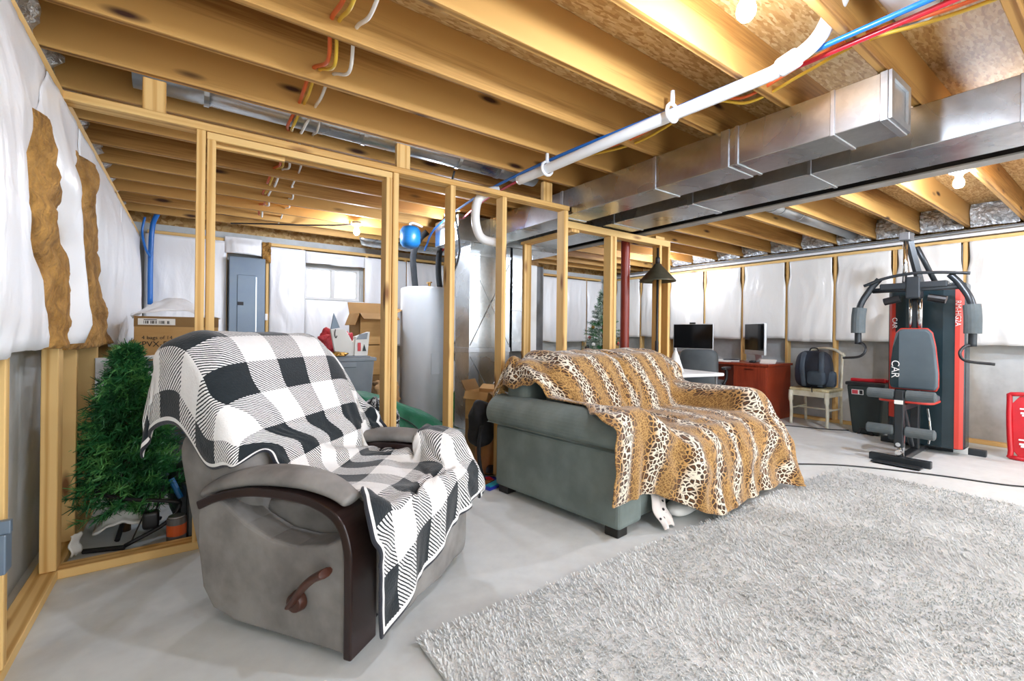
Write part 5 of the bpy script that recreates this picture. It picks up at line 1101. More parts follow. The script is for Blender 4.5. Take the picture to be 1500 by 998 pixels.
-44,-3,-2,-1,-1,14,14,-2,1,2,0,1,52,7,-1,0,1,-5,0,4,-28,-7,-18,-15,0,-5,-1,41,-10,-12,8,0,2,-1,2,3,-1,-1,1,-1,-3,-3,3,0,-1,0,-1,
-8,-5,-5,-6,-7,-5,5,4,2,7,6,2,-18,-2,7,-3,0,5,2,0,43,11,0,-25,-9,0,-3,-38,25,-5,0,-1,8,10,-3,4,-1,-4,2,2,-2,4,-6,-1,-2,0,-1,
-25,0,-1,1,-1,1,0,7,2,-6,-4,4,2,4,-5,11,1,1,2,-5,-5,-1,11,30,6,0,6,-26,-34,15,-37,-7,7,5,6,7,7,6,1,10,5,-7,0,0,-1,-2,1,
-26,0,1,-1,1,4,3,-4,-3,-1,5,-3,0,1,2,-1,0,3,-2,10,-11,7,-4,-1,1,2,13,27,-4,-32,-12,-22,-8,1,2,4,4,5,9,-3,10,5,4,6,3,-124,126,
-25,0,-1,1,3,-1,-1,-2,1,4,-4,-1,1,1,-1,0,2,-2,5,-5,2,2,3,-2,3,1,-1,-5,7,-8,21,-15,-10,-13,-7,-4,-3,0,9,12,-6,2,3,-2,9,29,-1,
-26,0,1,2,-1,-1,-1,1,2,-2,0,0,0,-1,0,1,0,0,0,0,0,1,1,1,1,5,-8,9,-9,15,-16,17,-7,3,-5,-10,-6,1,6,-14,-3,0,2,4,-5,45,6,
-26,0,2,-1,0,-1,1,1,0,-1,-1,1,0,0,0,0,0,0,0,1,1,-2,0,1,1,-1,1,-3,11,-6,1,-5,9,-3,5,5,-3,-12,2,-2,2,-2,-8,-5,0,36,13,
-26,1,-1,0,0,1,0,2,-2,-1,1,0,-1,1,0,-1,1,0,0,-1,1,0,0,0,0,0,0,1,-1,6,-1,-4,0,7,-5,0,5,4,-5,6,-3,4,-2,1,-6,21,-9,
-26,0,0,0,0,0,3,-2,-1,1,-1,0,1,-1,0,1,0,0,0,0,0,0,0,-1,0,1,0,1,-1,0,9,-6,-2,0,5,-2,-3,0,0,17,-3,-1,1,-2,5,6,-2,
-26,0,0,0,1,2,-3,0,0,0,1,0,-1,1,0,0,0,1,-1,0,-1,0,1,0,0,0,0,1,0,-1,1,8,-7,-1,0,3,2,-3,2,2,11,-5,3,-2,3,-5,0,
-26,0,0,1,0,-1,1,-1,1,0,-1,0,1,0,0,0,0,0,-1,1,0,0,-1,1,0,0,0,1,0,0,-1,2,7,-7,0,0,-1,4,-4,-1,15,1,-2,1,-3,4,7,
-26,0,1,0,0,-1,0,1,-1,0,1,0,-1,0,1,0,0,0,0,0,0,0,0,-1,1,0,0,0,1,0,-1,1,2,4,-6,0,1,-1,2,0,1,11,7,-3,-5,-5,23,
-26,1,-1,0,0,0,0,0,1,0,-1,0,1,0,-1,1,-1,1,0,1,-1,0,0,0,0,0,0,1,0,0,0,0,0,4,1,-4,0,0,1,-1,0,12,3,2,-2,10,-15,
]

LEO_NU, LEO_NV, LEO_SU, LEO_SV = 70, 56, 2.35, 1.98
LEO_DATA = [
54,5,10,9,4,3,7,11,17,29,30,30,31,30,28,30,30,31,30,30,30,30,28,30,28,29,32,30,29,30,31,31,30,29,29,29,31,31,29,29,29,30,30,29,31,31,31,29,29,29,30,31,30,31,30,29,30,27,31,29,29,31,30,31,31,30,29,29,31,63,6,
-7,17,-14,-7,12,-4,5,-1,12,0,-7,-5,0,1,2,-5,1,1,2,1,1,-1,-11,0,3,3,0,2,0,-1,1,0,-2,0,0,0,1,1,-1,-1,1,0,-2,0,1,0,1,1,0,0,-2,0,2,1,1,3,0,-10,-2,1,3,0,2,0,1,1,-3,-1,0,1,-15,
4,-8,13,-9,-6,13,-8,7,-2,-3,8,-1,0,-1,-3,-5,0,0,-1,-1,0,-11,12,2,0,0,0,-1,3,-3,0,1,0,0,0,2,-1,-1,0,3,-3,-1,1,-1,-1,1,-1,2,1,1,0,-1,0,-1,1,-1,1,13,-6,-1,-4,-3,0,1,-1,0,-1,4,-3,-1,18,
3,-4,6,0,-4,5,3,-10,3,0,-2,7,-1,-10,-5,11,-1,-1,-2,1,1,2,2,-3,0,0,0,0,0,4,-6,-4,3,2,1,-2,1,0,3,-10,3,1,0,3,0,-1,1,0,0,1,4,-2,0,0,-2,0,-2,2,8,-5,-7,4,0,-1,1,-4,6,-1,2,-12,0,
3,-3,0,9,1,-12,9,-6,1,2,2,-1,-19,4,9,0,0,0,2,-3,0,8,-1,-4,1,-1,0,0,-3,-1,4,0,0,-3,2,2,-1,-4,-2,4,1,0,0,-1,0,1,0,-1,2,0,0,1,-1,-1,1,-1,2,0,-2,-8,8,0,0,0,-1,5,-2,0,-3,9,-7,
3,-7,-2,9,3,-2,-11,13,-5,1,0,-23,19,6,-3,-1,1,-1,1,-1,-2,3,-7,6,0,0,0,1,1,-2,1,4,-4,0,-1,-1,-2,2,-4,5,0,1,0,1,-1,0,0,0,0,1,-1,1,0,2,-3,2,0,-2,-17,14,2,0,0,0,0,0,2,-1,3,0,2,
-1,11,-12,2,-12,7,7,-9,6,1,-22,24,-1,2,3,-5,0,1,-4,-3,0,-2,8,0,-1,1,-1,-1,2,4,0,-2,2,2,-9,1,3,-9,5,1,1,0,0,0,1,0,0,0,0,0,-1,1,1,-1,3,-1,-1,-10,7,2,0,0,-1,0,1,-1,0,1,2,1,-1,
12,-12,14,-15,14,-15,-9,10,1,-16,19,-2,2,0,0,-4,0,-6,-4,6,1,3,0,1,0,0,0,0,0,1,0,2,2,1,5,-9,-11,8,0,1,-1,1,2,0,0,0,-1,0,0,-1,1,1,0,0,1,0,-5,5,-3,-1,0,0,1,0,0,1,0,1,0,-1,5,
16,-8,-11,21,-11,12,-10,-15,1,15,1,1,0,1,-22,7,-9,3,6,2,1,-1,1,0,0,0,1,0,-2,-2,0,-1,1,1,4,8,5,-9,1,-5,-1,-3,1,0,1,-1,1,1,-1,1,0,-1,0,0,0,1,-16,1,13,1,0,0,-1,1,-1,0,0,0,0,0,-6,
-1,15,-2,-20,10,-1,12,1,-1,0,0,-4,-5,-20,12,-1,9,3,0,-4,-2,0,-1,0,-1,0,-1,1,0,2,-1,-1,-1,0,-6,1,6,12,-13,4,1,-1,0,0,-1,0,-1,0,0,-1,1,1,-1,0,0,-13,9,5,3,-6,2,-1,1,0,0,0,1,-1,-1,0,-2,
-14,-10,0,3,-4,0,6,28,-3,-14,2,-1,-6,18,-6,1,0,-2,1,3,1,-3,0,-1,2,-2,1,-1,1,-1,-1,0,1,0,1,-2,0,-8,13,-2,-1,4,-2,-3,0,0,0,0,0,1,0,0,0,0,-8,11,-1,0,-4,3,-1,1,-1,0,1,-1,0,0,1,-1,1,
-8,-3,-4,1,-4,16,16,-13,-23,16,0,-3,7,1,-1,1,0,2,1,-4,-2,3,0,1,-1,1,0,-1,1,-2,2,1,-4,0,5,-3,-5,8,-2,1,1,-2,1,0,0,-2,1,-1,1,0,0,-1,1,-2,1,2,2,0,2,1,-5,0,0,-1,0,0,0,1,-1,0,0,
-3,11,-10,-10,25,0,-10,-36,28,-2,0,2,4,-9,18,-9,1,0,-7,4,2,0,1,-1,1,0,-1,2,-1,2,-3,-3,2,-1,1,-1,1,0,1,1,0,-1,1,2,-4,2,0,1,-1,0,0,0,0,-3,4,-2,4,1,-2,-2,3,-2,0,0,-1,1,0,-1,1,-1,0,
-1,7,0,4,-4,-30,-4,34,-4,2,-6,7,2,7,-13,4,0,-5,5,-1,0,1,-1,0,0,0,1,-1,-2,0,0,4,-2,-3,-3,5,3,-6,1,1,-2,3,-3,-1,4,1,-1,-1,1,0,-1,1,-2,1,0,-4,7,0,-1,1,-3,0,0,-1,1,0,-1,1,0,-1,0,
3,3,17,5,-35,25,-20,22,-2,0,3,1,2,-8,-2,7,-5,3,0,1,0,-1,1,0,-1,0,-1,-2,1,0,0,-3,3,-2,-3,1,-1,3,-4,-1,0,-1,1,1,1,-1,0,-1,-1,-1,0,-1,1,4,1,4,-7,-1,-1,0,-2,-1,-1,0,-1,0,0,-1,-1,-1,0,
5,-12,6,-1,17,-21,42,-8,0,-3,5,1,-11,-7,13,-3,1,2,0,0,-1,0,-1,0,-1,0,0,-1,0,0,2,-1,-1,-3,-2,-1,1,-1,-1,-2,2,-1,1,0,-2,0,0,0,-2,0,0,-1,0,-1,-1,-2,6,-1,1,-9,6,-4,-1,1,-1,-1,0,-1,0,-1,0,
4,0,-7,7,-12,36,-8,2,0,3,-1,-8,-10,15,0,-1,2,-1,1,-1,0,0,-1,-1,1,-1,-1,0,1,-2,0,2,-7,7,0,-8,-1,3,-2,1,-1,1,-1,0,0,0,-1,0,0,-1,0,0,-1,0,-1,2,2,-2,0,-2,-10,6,1,-1,0,0,-1,0,0,-1,1,
2,6,-1,-15,15,-4,3,0,1,-4,-4,-7,13,-1,0,3,0,0,0,0,0,-1,0,1,-1,0,0,2,-1,2,-1,-1,6,-10,-5,7,-2,-5,5,0,1,-1,0,0,1,-1,0,0,1,0,0,0,0,0,2,0,-1,2,2,9,-15,-2,1,0,0,-1,0,1,-1,-1,11,
4,-1,-4,-2,12,0,0,0,-6,-7,-2,10,5,2,0,0,0,0,-1,0,1,0,0,-1,0,0,0,1,0,-1,1,1,1,8,0,-18,1,5,1,0,-1,0,0,1,-1,0,0,0,0,1,-1,0,0,0,1,0,0,1,0,-15,22,-11,-1,1,0,0,0,-1,0,-5,-14,
5,-17,1,25,8,2,1,-3,-12,8,4,2,-1,0,0,0,0,0,0,0,-1,0,0,0,0,0,-1,-1,0,0,0,-1,-1,-14,9,7,1,-1,0,0,0,0,-1,-1,0,1,0,0,0,-1,0,0,0,0,-1,-1,1,-1,-5,13,-19,11,0,-1,0,0,0,0,26,-50,16,
-10,13,17,14,0,-2,-2,-18,19,3,0,0,-2,-2,-1,0,0,0,0,0,-1,0,0,0,0,-1,0,0,-1,0,-1,0,-16,16,-7,9,-1,1,0,-1,-1,0,0,0,0,-1,0,-1,0,0,0,0,0,-1,0,0,-2,-5,-11,-2,18,1,0,0,-1,0,0,-11,-20,20,-12,
5,17,12,0,1,0,-19,21,0,0,-3,-4,1,0,1,-1,0,0,-1,0,1,0,-1,0,0,-1,-1,0,0,-1,-2,-10,14,-3,2,0,1,0,-2,-1,1,0,0,0,0,-1,0,1,-1,0,-1,0,0,-2,-2,0,-13,-2,11,7,2,-2,-1,-1,1,-1,-5,30,-34,-18,11,
20,10,0,0,-1,-6,7,2,0,-7,0,3,-1,1,-1,0,0,-1,1,0,-1,0,1,0,-3,-1,2,-1,0,1,1,-2,3,-5,6,0,-1,-1,1,1,-3,-1,1,0,-1,1,0,-1,1,0,-1,-1,-3,-2,-1,-2,14,-6,3,-5,1,1,0,0,-1,0,30,-50,4,10,-3,
18,0,1,0,-2,-6,12,-1,-10,4,2,0,1,-1,0,0,0,0,0,0,1,-1,0,0,1,-2,-1,1,0,-3,0,5,0,3,-1,1,-1,-2,1,-1,0,0,0,0,0,0,0,1,-1,-2,0,-1,-6,3,1,0,-3,5,-2,5,0,0,1,-2,1,0,-13,16,1,-2,-5,
3,0,-1,0,2,9,-2,-8,3,-1,0,0,0,1,0,0,-1,1,0,0,0,1,-1,-1,2,-2,1,-1,-3,2,1,6,-1,3,-2,-4,2,1,0,-1,1,0,0,0,1,-1,0,0,-1,-2,0,-8,8,2,-1,0,1,0,4,-1,0,1,-1,1,0,23,-37,1,2,2,3,
-2,0,1,0,-2,4,-1,-4,5,2,-3,1,0,-1,0,1,1,-1,0,0,0,-1,1,0,-1,1,0,-4,2,1,-2,2,-1,0,-1,5,-1,2,-3,2,1,1,0,0,-2,1,0,0,1,-2,1,1,0,-3,-1,3,-2,3,1,0,0,0,-1,0,0,-3,2,-18,0,-1,1,
-2,0,0,-1,3,-9,2,5,1,-3,5,-3,0,1,1,-1,0,1,0,-2,0,1,-2,1,-1,1,0,-2,2,-3,3,-1,0,-2,2,1,-1,-1,3,1,1,-1,0,-1,2,-1,0,0,-6,3,0,9,-18,1,9,1,1,1,-1,0,0,0,0,0,1,-1,-8,3,-4,-3,-4,
-3,0,-1,1,1,-3,-5,8,0,4,-7,3,0,0,0,1,-1,0,0,3,-1,-1,1,-5,2,2,-6,7,-1,3,-5,0,-3,2,3,-2,2,1,0,0,0,1,0,0,1,-1,-1,-4,5,2,1,0,12,-13,-7,1,4,1,-1,1,1,-1,0,0,0,-2,2,8,5,1,2,
-3,0,0,0,0,15,8,-22,-3,0,3,0,0,0,0,0,1,0,0,0,1,1,1,5,-12,0,2,0,2,-6,1,-1,4,2,0,2,0,0,0,1,0,0,0,1,-1,-3,-1,3,2,1,1,0,4,11,-2,-14,-1,0,1,0,-1,1,0,0,0,-3,10,0,-2,0,-1,
-4,1,1,-2,0,0,3,0,-4,-1,3,1,0,0,1,0,0,1,0,-1,1,0,0,1,10,-2,-10,-1,-1,6,5,2,-6,-5,1,0,0,1,0,-1,1,0,1,-3,-4,5,2,2,1,0,0,0,1,-5,-7,13,-3,0,1,0,0,0,0,1,30,-41,6,-3,-4,-6,-3,
-3,0,0,1,-1,-2,2,3,0,3,-3,-2,1,0,0,0,0,0,0,0,0,0,1,-1,-6,-1,14,1,-2,-1,-1,-5,3,1,-1,0,1,-1,0,0,-1,0,-2,1,5,0,1,-1,0,1,-2,-2,4,-10,7,2,0,1,0,0,1,0,0,0,-4,6,-10,-9,3,8,6,
-2,0,0,0,-1,-2,1,8,-4,1,-1,0,0,0,0,0,1,-1,1,0,-1,1,-1,0,9,0,-1,-3,3,-6,1,1,-2,0,1,0,0,1,-1,0,-1,1,1,1,-1,1,-1,1,-1,-1,1,0,3,-2,-1,-2,2,1,0,1,0,-1,-1,1,-3,-6,-3,16,9,2,-2,
-1,0,0,1,-2,2,-5,-3,8,0,1,1,-2,1,0,0,0,0,0,1,0,-1,-1,1,0,7,-3,3,-11,5,0,-5,5,1,0,1,-1,0,2,0,0,-2,0,2,-1,-1,1,0,0,-1,1,3,-2,2,-2,-1,2,-1,0,0,0,0,0,0,-3,2,10,-2,-12,-11,-1,
-3,0,1,-1,1,0,-5,3,3,0,1,-3,2,0,0,1,-1,1,0,0,0,-1,1,-1,0,-2,4,1,-2,1,0,-2,1,4,-2,0,0,0,0,1,2,-3,1,-2,1,1,-1,0,1,1,-2,1,0,2,-1,-1,0,1,0,0,0,-1,1,0,-3,8,-8,-12,-6,3,0,
-17,0,0,1,2,-1,2,0,-5,6,-3,4,-2,0,0,0,1,0,0,0,1,2,-1,1,-2,2,-1,0,10,-8,-1,9,-8,1,0,0,1,0,1,0,0,5,-4,2,-4,1,1,0,1,0,0,0,2,2,7,-10,0,1,1,0,0,1,-1,1,0,-6,-10,-1,10,10,8,
-29,-1,0,2,1,2,1,6,-3,-12,13,-4,3,-3,1,0,1,0,1,0,0,-1,1,1,2,-1,2,-3,4,1,-3,4,5,-6,1,0,1,1,-1,1,-1,0,2,0,5,-6,1,1,0,1,2,-3,2,9,-13,6,1,1,0,0,1,0,0,-1,2,-8,-1,17,12,0,-4,
-33,-2,-1,0,1,0,2,4,8,0,-20,11,0,0,0,1,0,-1,0,1,-2,0,2,0,1,2,0,4,-5,9,-4,-2,5,4,-5,1,0,-2,1,0,-1,0,3,-2,1,6,-4,0,0,2,-1,0,-1,5,-2,1,0,0,1,2,0,2,3,0,0,-10,23,7,-8,-8,-7,
-39,4,-1,-2,-1,2,-2,2,3,4,6,-17,5,6,-4,0,-1,2,0,-2,1,2,1,0,-1,0,1,0,0,1,8,-1,-4,-2,7,-3,0,0,1,-4,3,1,0,3,0,-3,4,-3,1,0,2,2,-7,5,1,0,4,0,0,-3,0,1,2,2,-19,46,-3,-21,4,-6,-2,
-34,-2,2,2,-1,-2,2,-3,0,3,6,-6,-6,0,7,-2,2,0,-3,1,2,1,-1,0,1,0,0,1,-1,1,2,-4,3,2,-1,1,0,3,-3,3,-2,-1,1,1,0,4,-4,4,-4,0,-1,0,3,-1,11,-11,9,-5,0,-3,0,0,1,0,2,18,-16,18,-3,5,-1,
-30,2,1,0,2,-1,-1,2,-3,-3,4,13,-7,-3,-3,1,-3,0,4,1,0,-3,1,0,0,1,-2,0,3,0,-1,1,-3,1,1,0,0,0,-2,0,2,2,-1,0,0,-1,2,-5,3,0,2,1,0,-2,5,-4,-9,15,1,-8,0,1,0,-1,0,-19,47,-5,-2,4,6,
-14,0,0,0,-1,2,-2,1,1,-1,-1,4,6,0,-5,-3,1,-2,-1,0,0,3,-6,0,1,-1,3,-5,3,0,-4,5,3,-3,0,-3,1,-1,4,-3,-1,-1,0,-1,0,-1,1,4,-4,0,-1,-2,0,-1,1,21,-18,5,-13,15,-7,-1,0,1,-1,-1,17,-11,4,0,1,
3,-4,-3,-1,2,0,1,-1,1,2,-1,-1,0,-1,3,-4,-2,3,-1,0,-1,-2,5,-4,-1,0,-1,1,-1,-3,2,-4,-1,4,0,5,-1,-7,-3,5,-1,-1,0,-1,-1,1,1,-3,1,-2,-1,-2,0,2,-2,-1,18,-23,8,1,0,-1,-2,0,0,1,-33,51,-18,0,1,
1,1,-3,-1,-1,0,2,0,0,1,0,0,0,0,-2,-1,1,-3,1,1,0,0,-2,3,-4,-1,-2,2,1,2,-3,5,-5,0,-2,1,-1,6,-5,-3,2,-2,-2,0,1,0,-1,3,0,-6,-1,4,0,-2,1,1,-4,11,-5,-7,7,-1,-4,-2,0,-3,2,-27,47,-13,-6,
-6,1,4,1,0,0,-1,0,0,-1,1,0,1,0,2,0,4,3,-10,-3,-2,-1,2,-5,1,1,2,1,-1,0,5,-9,3,-1,2,-1,1,0,5,-6,-1,3,-2,0,-1,-1,-1,-1,3,6,-6,-4,0,1,1,-2,1,-2,9,-7,0,0,3,-5,-1,2,-4,4,12,3,1,
-1,2,2,0,0,-2,0,0,-1,-1,-2,0,0,1,2,9,-3,-1,7,-13,2,-2,-1,6,1,-6,-1,0,0,0,-2,8,-4,-3,-1,0,-1,-2,2,2,-5,-1,3,0,1,1,1,0,-1,-3,-3,4,0,0,-1,1,-1,-1,0,1,0,-2,-6,6,1,0,3,0,5,9,1,
3,-1,0,0,-1,1,-1,-1,-1,0,0,0,0,0,0,-1,1,-2,-10,11,0,4,0,-1,-3,5,0,-3,-1,-1,1,1,7,-3,-4,-1,1,2,-6,4,3,-4,-1,1,-1,0,0,-1,-1,2,11,-12,0,1,1,1,-1,0,-4,5,0,-7,4,1,0,0,1,0,2,1,0,
2,0,-1,0,1,-1,-1,0,1,-2,-1,1,-1,0,-1,1,-1,0,0,2,-1,0,0,-4,5,-3,-3,2,2,0,0,-3,0,6,-1,-3,-1,1,6,-8,-2,2,2,-1,0,-1,-1,-1,2,-3,-5,12,-5,-1,-1,-1,1,0,2,1,-1,5,-5,0,-1,-1,0,0,-33,40,-2,
2,0,0,0,-2,-3,2,-1,0,2,-2,-4,1,-1,0,0,1,-7,12,0,-6,-1,0,4,-6,3,0,-1,-1,0,-3,2,-1,-3,5,0,0,-2,-2,8,-1,-1,-7,1,-2,-1,1,1,-4,3,2,-1,2,-5,-1,0,-1,1,-5,2,-1,4,5,-7,0,0,-2,-1,1,-19,37,
2,-1,-1,-1,0,-1,0,-1,0,0,0,-2,-1,-1,-1,-1,0,7,-2,-4,0,-2,0,0,3,-4,3,-4,0,-4,1,-1,0,2,-3,0,0,-3,1,1,0,2,-2,-4,2,0,-1,1,1,-1,-3,-1,2,2,-3,0,-4,-1,6,-6,-1,0,2,4,-7,-1,1,-2,-1,2,-10,
1,-1,-1,0,0,-1,-1,0,-1,-2,2,0,-5,0,0,-1,-1,2,1,-4,2,-1,-2,0,1,2,-3,0,-1,-3,0,-2,0,0,1,-1,-2,-1,0,-1,4,-3,7,-8,-2,0,0,-3,1,1,3,-6,-2,2,2,-6,3,-3,-1,7,-5,-3,-1,1,5,-5,-2,2,-1,-2,0,
-1,0,1,-1,0,0,-1,-2,0,-2,0,-3,0,-1,-2,1,-1,0,2,5,-6,-1,-1,-2,0,0,1,-1,-6,3,0,1,-4,-1,1,0,-3,2,0,-3,-1,3,-6,9,-7,-2,-1,1,-1,-2,-1,6,-6,-1,0,3,-5,2,-1,0,6,-5,-4,-2,0,4,-4,-1,1,0,-1,
1,0,-2,0,-1,0,0,-1,-2,-1,-1,2,-2,2,-2,-4,-2,-1,1,4,5,-7,-3,-1,-1,-1,-3,4,5,-4,-3,-1,2,-4,-2,-3,3,0,-1,0,-2,-1,4,-6,3,-3,0,-4,0,0,1,-3,6,-5,-2,1,2,-3,0,-1,-1,7,3,-10,-4,-1,5,-4,-1,0,-1,
0,0,0,-1,-1,1,-1,-2,0,-2,-1,1,0,-1,3,0,-6,-4,-2,3,5,4,-6,-4,-2,-1,2,-1,-1,6,-3,-5,0,2,-1,1,-6,0,-2,-1,1,-1,0,1,3,-4,-3,3,-3,-1,-1,2,-4,3,-4,-2,2,1,-1,-1,-1,-4,1,9,1,-9,-5,3,-1,-2,0,
1,-1,-1,0,0,0,-1,0,-2,0,-2,-1,1,-1,0,2,1,-5,-3,-2,4,3,5,-9,-3,2,-1,-1,-1,-2,4,3,-8,1,-4,0,5,-6,-1,1,0,-1,0,1,0,6,-8,-1,1,-1,-2,-2,3,0,-1,-3,-2,-1,-1,-1,-1,3,-2,1,2,5,-5,-5,-2,1,-6,
0,0,0,-1,0,0,-1,0,-2,0,-1,2,0,-3,0,0,3,-3,-3,1,-5,2,1,10,-10,0,0,1,-3,-2,0,1,-2,-1,1,1,-2,5,-6,0,-1,0,-1,2,-2,1,9,-10,0,-1,0,-1,-2,0,6,-10,0,0,1,0,0,-1,0,-1,-1,3,4,1,-2,-3,2,
1,-1,0,0,-1,0,1,2,-5,0,-1,0,3,-2,-2,0,1,0,-1,-1,-1,-7,0,6,8,-8,2,0,3,-1,-6,0,1,0,3,1,-1,-5,0,-2,0,0,0,0,1,-2,0,10,-11,0,0,1,0,0,-1,12,-12,-2,0,-1,0,0,0,0,0,0,3,1,3,-1,1,
1,0,0,-1,0,1,0,1,-3,2,-3,0,0,0,1,-1,2,-1,0,-2,-2,-1,2,0,-2,5,2,-4,0,0,0,-2,8,-5,-1,-3,-1,3,5,2,-8,0,0,0,0,1,0,-7,8,2,1,-1,-3,0,0,-1,5,-4,-1,0,0,0,0,0,0,-3,0,-6,-1,-2,-1,
1097,-6,-2,-1,7,5,4,-12,-22,-11,4,-5,4,-6,5,-3,3,-2,4,-7,4,-7,15,-10,9,-9,2,5,-8,7,-4,4,-6,7,-8,7,-5,5,-6,7,-7,7,-6,6,-5,-1,5,-8,9,-8,7,-5,5,-5,7,-8,11,-15,7,-7,8,-4,4,-3,3,-5,3,-4,4,0,-1,
1,13,-6,-7,-9,5,0,-7,29,4,-24,21,2,11,-15,20,-3,2,-5,4,-8,-5,-42,-1,-12,8,-2,-5,20,-19,4,-4,19,-20,20,-18,4,-5,20,-21,17,-17,18,-18,5,1,-5,19,-19,21,-21,5,-5,5,-7,10,-3,41,6,14,-3,6,-4,3,-3,4,-19,17,-1,0,-25,
-3,7,-2,7,-7,-11,3,6,-29,24,21,-33,2,5,27,-39,-6,-2,2,11,9,-14,18,7,2,0,-2,-1,-13,27,1,2,-26,24,-24,14,4,8,-26,21,-24,22,-24,25,-7,-1,-2,-12,20,-22,28,-9,-3,-3,-2,-2,-2,-15,8,-13,10,-13,0,1,4,6,33,-12,-17,-3,42,
-3,5,6,-7,-7,-11,-6,14,1,-1,-13,11,3,14,-37,25,-5,9,-14,-11,-4,51,12,-7,4,1,2,1,-1,-22,15,-15,20,-9,2,6,1,-9,8,-31,24,-21,24,-15,14,2,2,0,-15,14,-15,19,1,-4,-7,4,-15,-13,-18,25,-36,12,1,-1,-1,9,-19,4,25,-29,0,
0,1,4,-10,-1,-6,-10,2,13,-3,6,0,18,-44,24,-10,22,-6,4,-10,-1,-11,9,30,-4,-2,-1,-1,-12,18,-28,27,-15,11,11,-12,-11,-15,17,6,0,2,1,12,-5,0,1,2,6,-5,1,-23,-1,18,1,4,9,1,-14,-45,32,-5,0,-7,-6,-14,13,-10,3,21,-24,
-1,0,-9,9,2,-1,-10,-14,25,-24,3,35,-41,32,-19,18,-15,9,6,-3,11,-18,11,-23,3,3,2,3,21,-28,6,-16,23,-24,3,-6,19,5,6,8,-2,2,0,-16,-10,-3,-2,0,0,4,0,24,0,-15,22,-8,-2,-9,-18,36,-16,2,-2,9,-2,0,-16,15,-26,22,1,
6,-27,-2,-4,10,11,5,-10,-13,5,32,-29,26,-6,7,-30,8,-1,-10,37,-19,17,-15,-1,-8,-1,2,4,-2,20,-1,-9,-26,23,-26,14,-12,34,-10,15,-8,4,-25,-1,3,0,0,0,1,-2,8,-5,7,6,-22,5,-8,-11,51,-10,3,0,-2,-9,7,-6,12,-7,10,-15,0,
-22,0,-2,3,-1,-7,11,12,-16,34,-14,13,-6,-3,0,-5,2,-26,33,-12,12,-11,-6,6,6,1,-2,-3,-4,-3,6,7,6,-16,7,-27,21,-8,-2,-3,2,0,10,3,1,0,1,1,0,0,-5,-5,-4,-3,6,-6,-7,4,2,5,4,3,3,7,-2,5,-8,-4,0,1,7,
-17,-8,6,0,-6,8,-9,5,27,-16,-4,-5,-8,-7,12,19,-27,31,-14,-8,-2,-2,-2,-1,0,-2,-2,-5,-3,4,3,6,3,2,14,13,-36,4,-9,-4,1,4,4,6,5,2,0,-2,-3,-3,-4,-2,0,1,2,0,-5,31,-16,-5,-7,-4,-1,0,-1,1,0,1,1,2,0,
-27,2,-2,4,-3,-2,4,-4,0,0,-2,-3,1,8,-10,-1,17,-14,-7,-1,0,1,0,-1,-1,0,0,1,5,-3,0,-3,1,1,2,10,13,-23,-3,0,0,1,-1,1,-1,0,0,-1,0,0,0,1,0,2,0,0,27,-14,-11,-4,0,-1,0,0,0,0,0,0,0,0,1,
-33,7,1,-3,6,-1,-7,2,3,13,-17,1,3,-12,-1,-2,0,0,0,2,-3,1,0,0,2,-2,0,2,0,0,-2,0,-1,0,1,0,0,1,4,-3,1,-4,2,-1,0,1,0,-1,1,1,1,-1,2,-3,0,-1,0,1,-1,-1,2,-1,-1,-1,1,-1,1,-1,1,0,-1,
-34,1,1,1,0,-1,31,-17,16,-28,1,1,-5,-5,-1,-1,-1,1,1,-1,2,-2,0,1,-2,3,0,1,-2,-1,-1,0,4,-2,-2,0,3,0,-3,6,-6,3,-3,0,0,1,0,2,0,0,-1,1,-2,0,-1,1,-1,0,1,0,-1,2,-1,-1,0,0,0,0,0,0,1,
-34,1,0,1,17,0,-19,41,-43,4,2,-2,-3,0,-2,-3,1,-1,2,-1,-2,1,-1,0,0,1,2,-2,-1,0,1,2,-1,4,-4,6,-7,0,2,-3,2,-1,0,-1,2,-2,0,0,0,0,1,0,-1,0,1,0,0,-1,1,0,0,2,0,0,-2,1,-1,1,0,0,-1,
-34,1,0,1,-3,11,7,-14,4,-8,5,-5,-2,1,-6,0,1,2,-1,-1,1,0,0,-1,1,-1,0,1,2,1,-2,-2,0,3,7,-6,2,-6,0,1,2,-2,2,-1,-2,1,0,-1,1,0,0,1,-2,0,0,2,-2,1,-1,1,1,1,0,-1,2,0,1,2,0,-4,0,
-35,0,9,7,-9,1,-3,-8,-1,3,2,-5,-6,-4,1,4,5,-1,-2,1,1,-1,2,1,0,-1,-1,0,0,0,0,0,1,0,0,-1,0,3,-4,1,0,0,-1,0,1,0,0,0,1,1,1,-1,1,-2,2,1,-4,-1,1,1,1,0,2,-1,2,1,0,-2,-2,2,0,
-33,3,-2,0,5,0,-7,-3,-1,8,-8,-9,-6,-1,6,9,0,-2,1,0,1,0,0,0,-1,1,0,0,-1,0,2,-1,1,-1,0,-2,1,0,-1,1,-2,1,0,0,1,0,0,1,0,0,-1,0,2,0,0,-2,0,0,0,2,-1,3,-4,5,-1,-1,0,-1,1,1,1,
-31,0,0,0,1,-4,-6,2,12,-10,-9,-7,0,5,8,0,-2,0,1,1,-1,0,-1,0,1,1,-1,1,-1,-1,0,5,4,-7,0,-4,0,2,0,-1,1,0,0,2,-1,0,0,0,0,0,0,0,0,2,-2,0,2,0,0,1,6,-9,3,-1,-1,1,0,1,2,2,-1,
-30,1,0,0,-3,4,9,2,-12,-9,-3,-1,1,3,-3,0,-1,2,-1,1,-1,1,-1,0,0,-1,1,-1,1,1,3,1,-2,11,-13,0,6,-7,2,-1,0,0,0,-1,0,-1,0,0,0,0,1,0,0,1,0,3,1,0,0,1,0,-3,4,1,1,1,1,1,1,0,0,
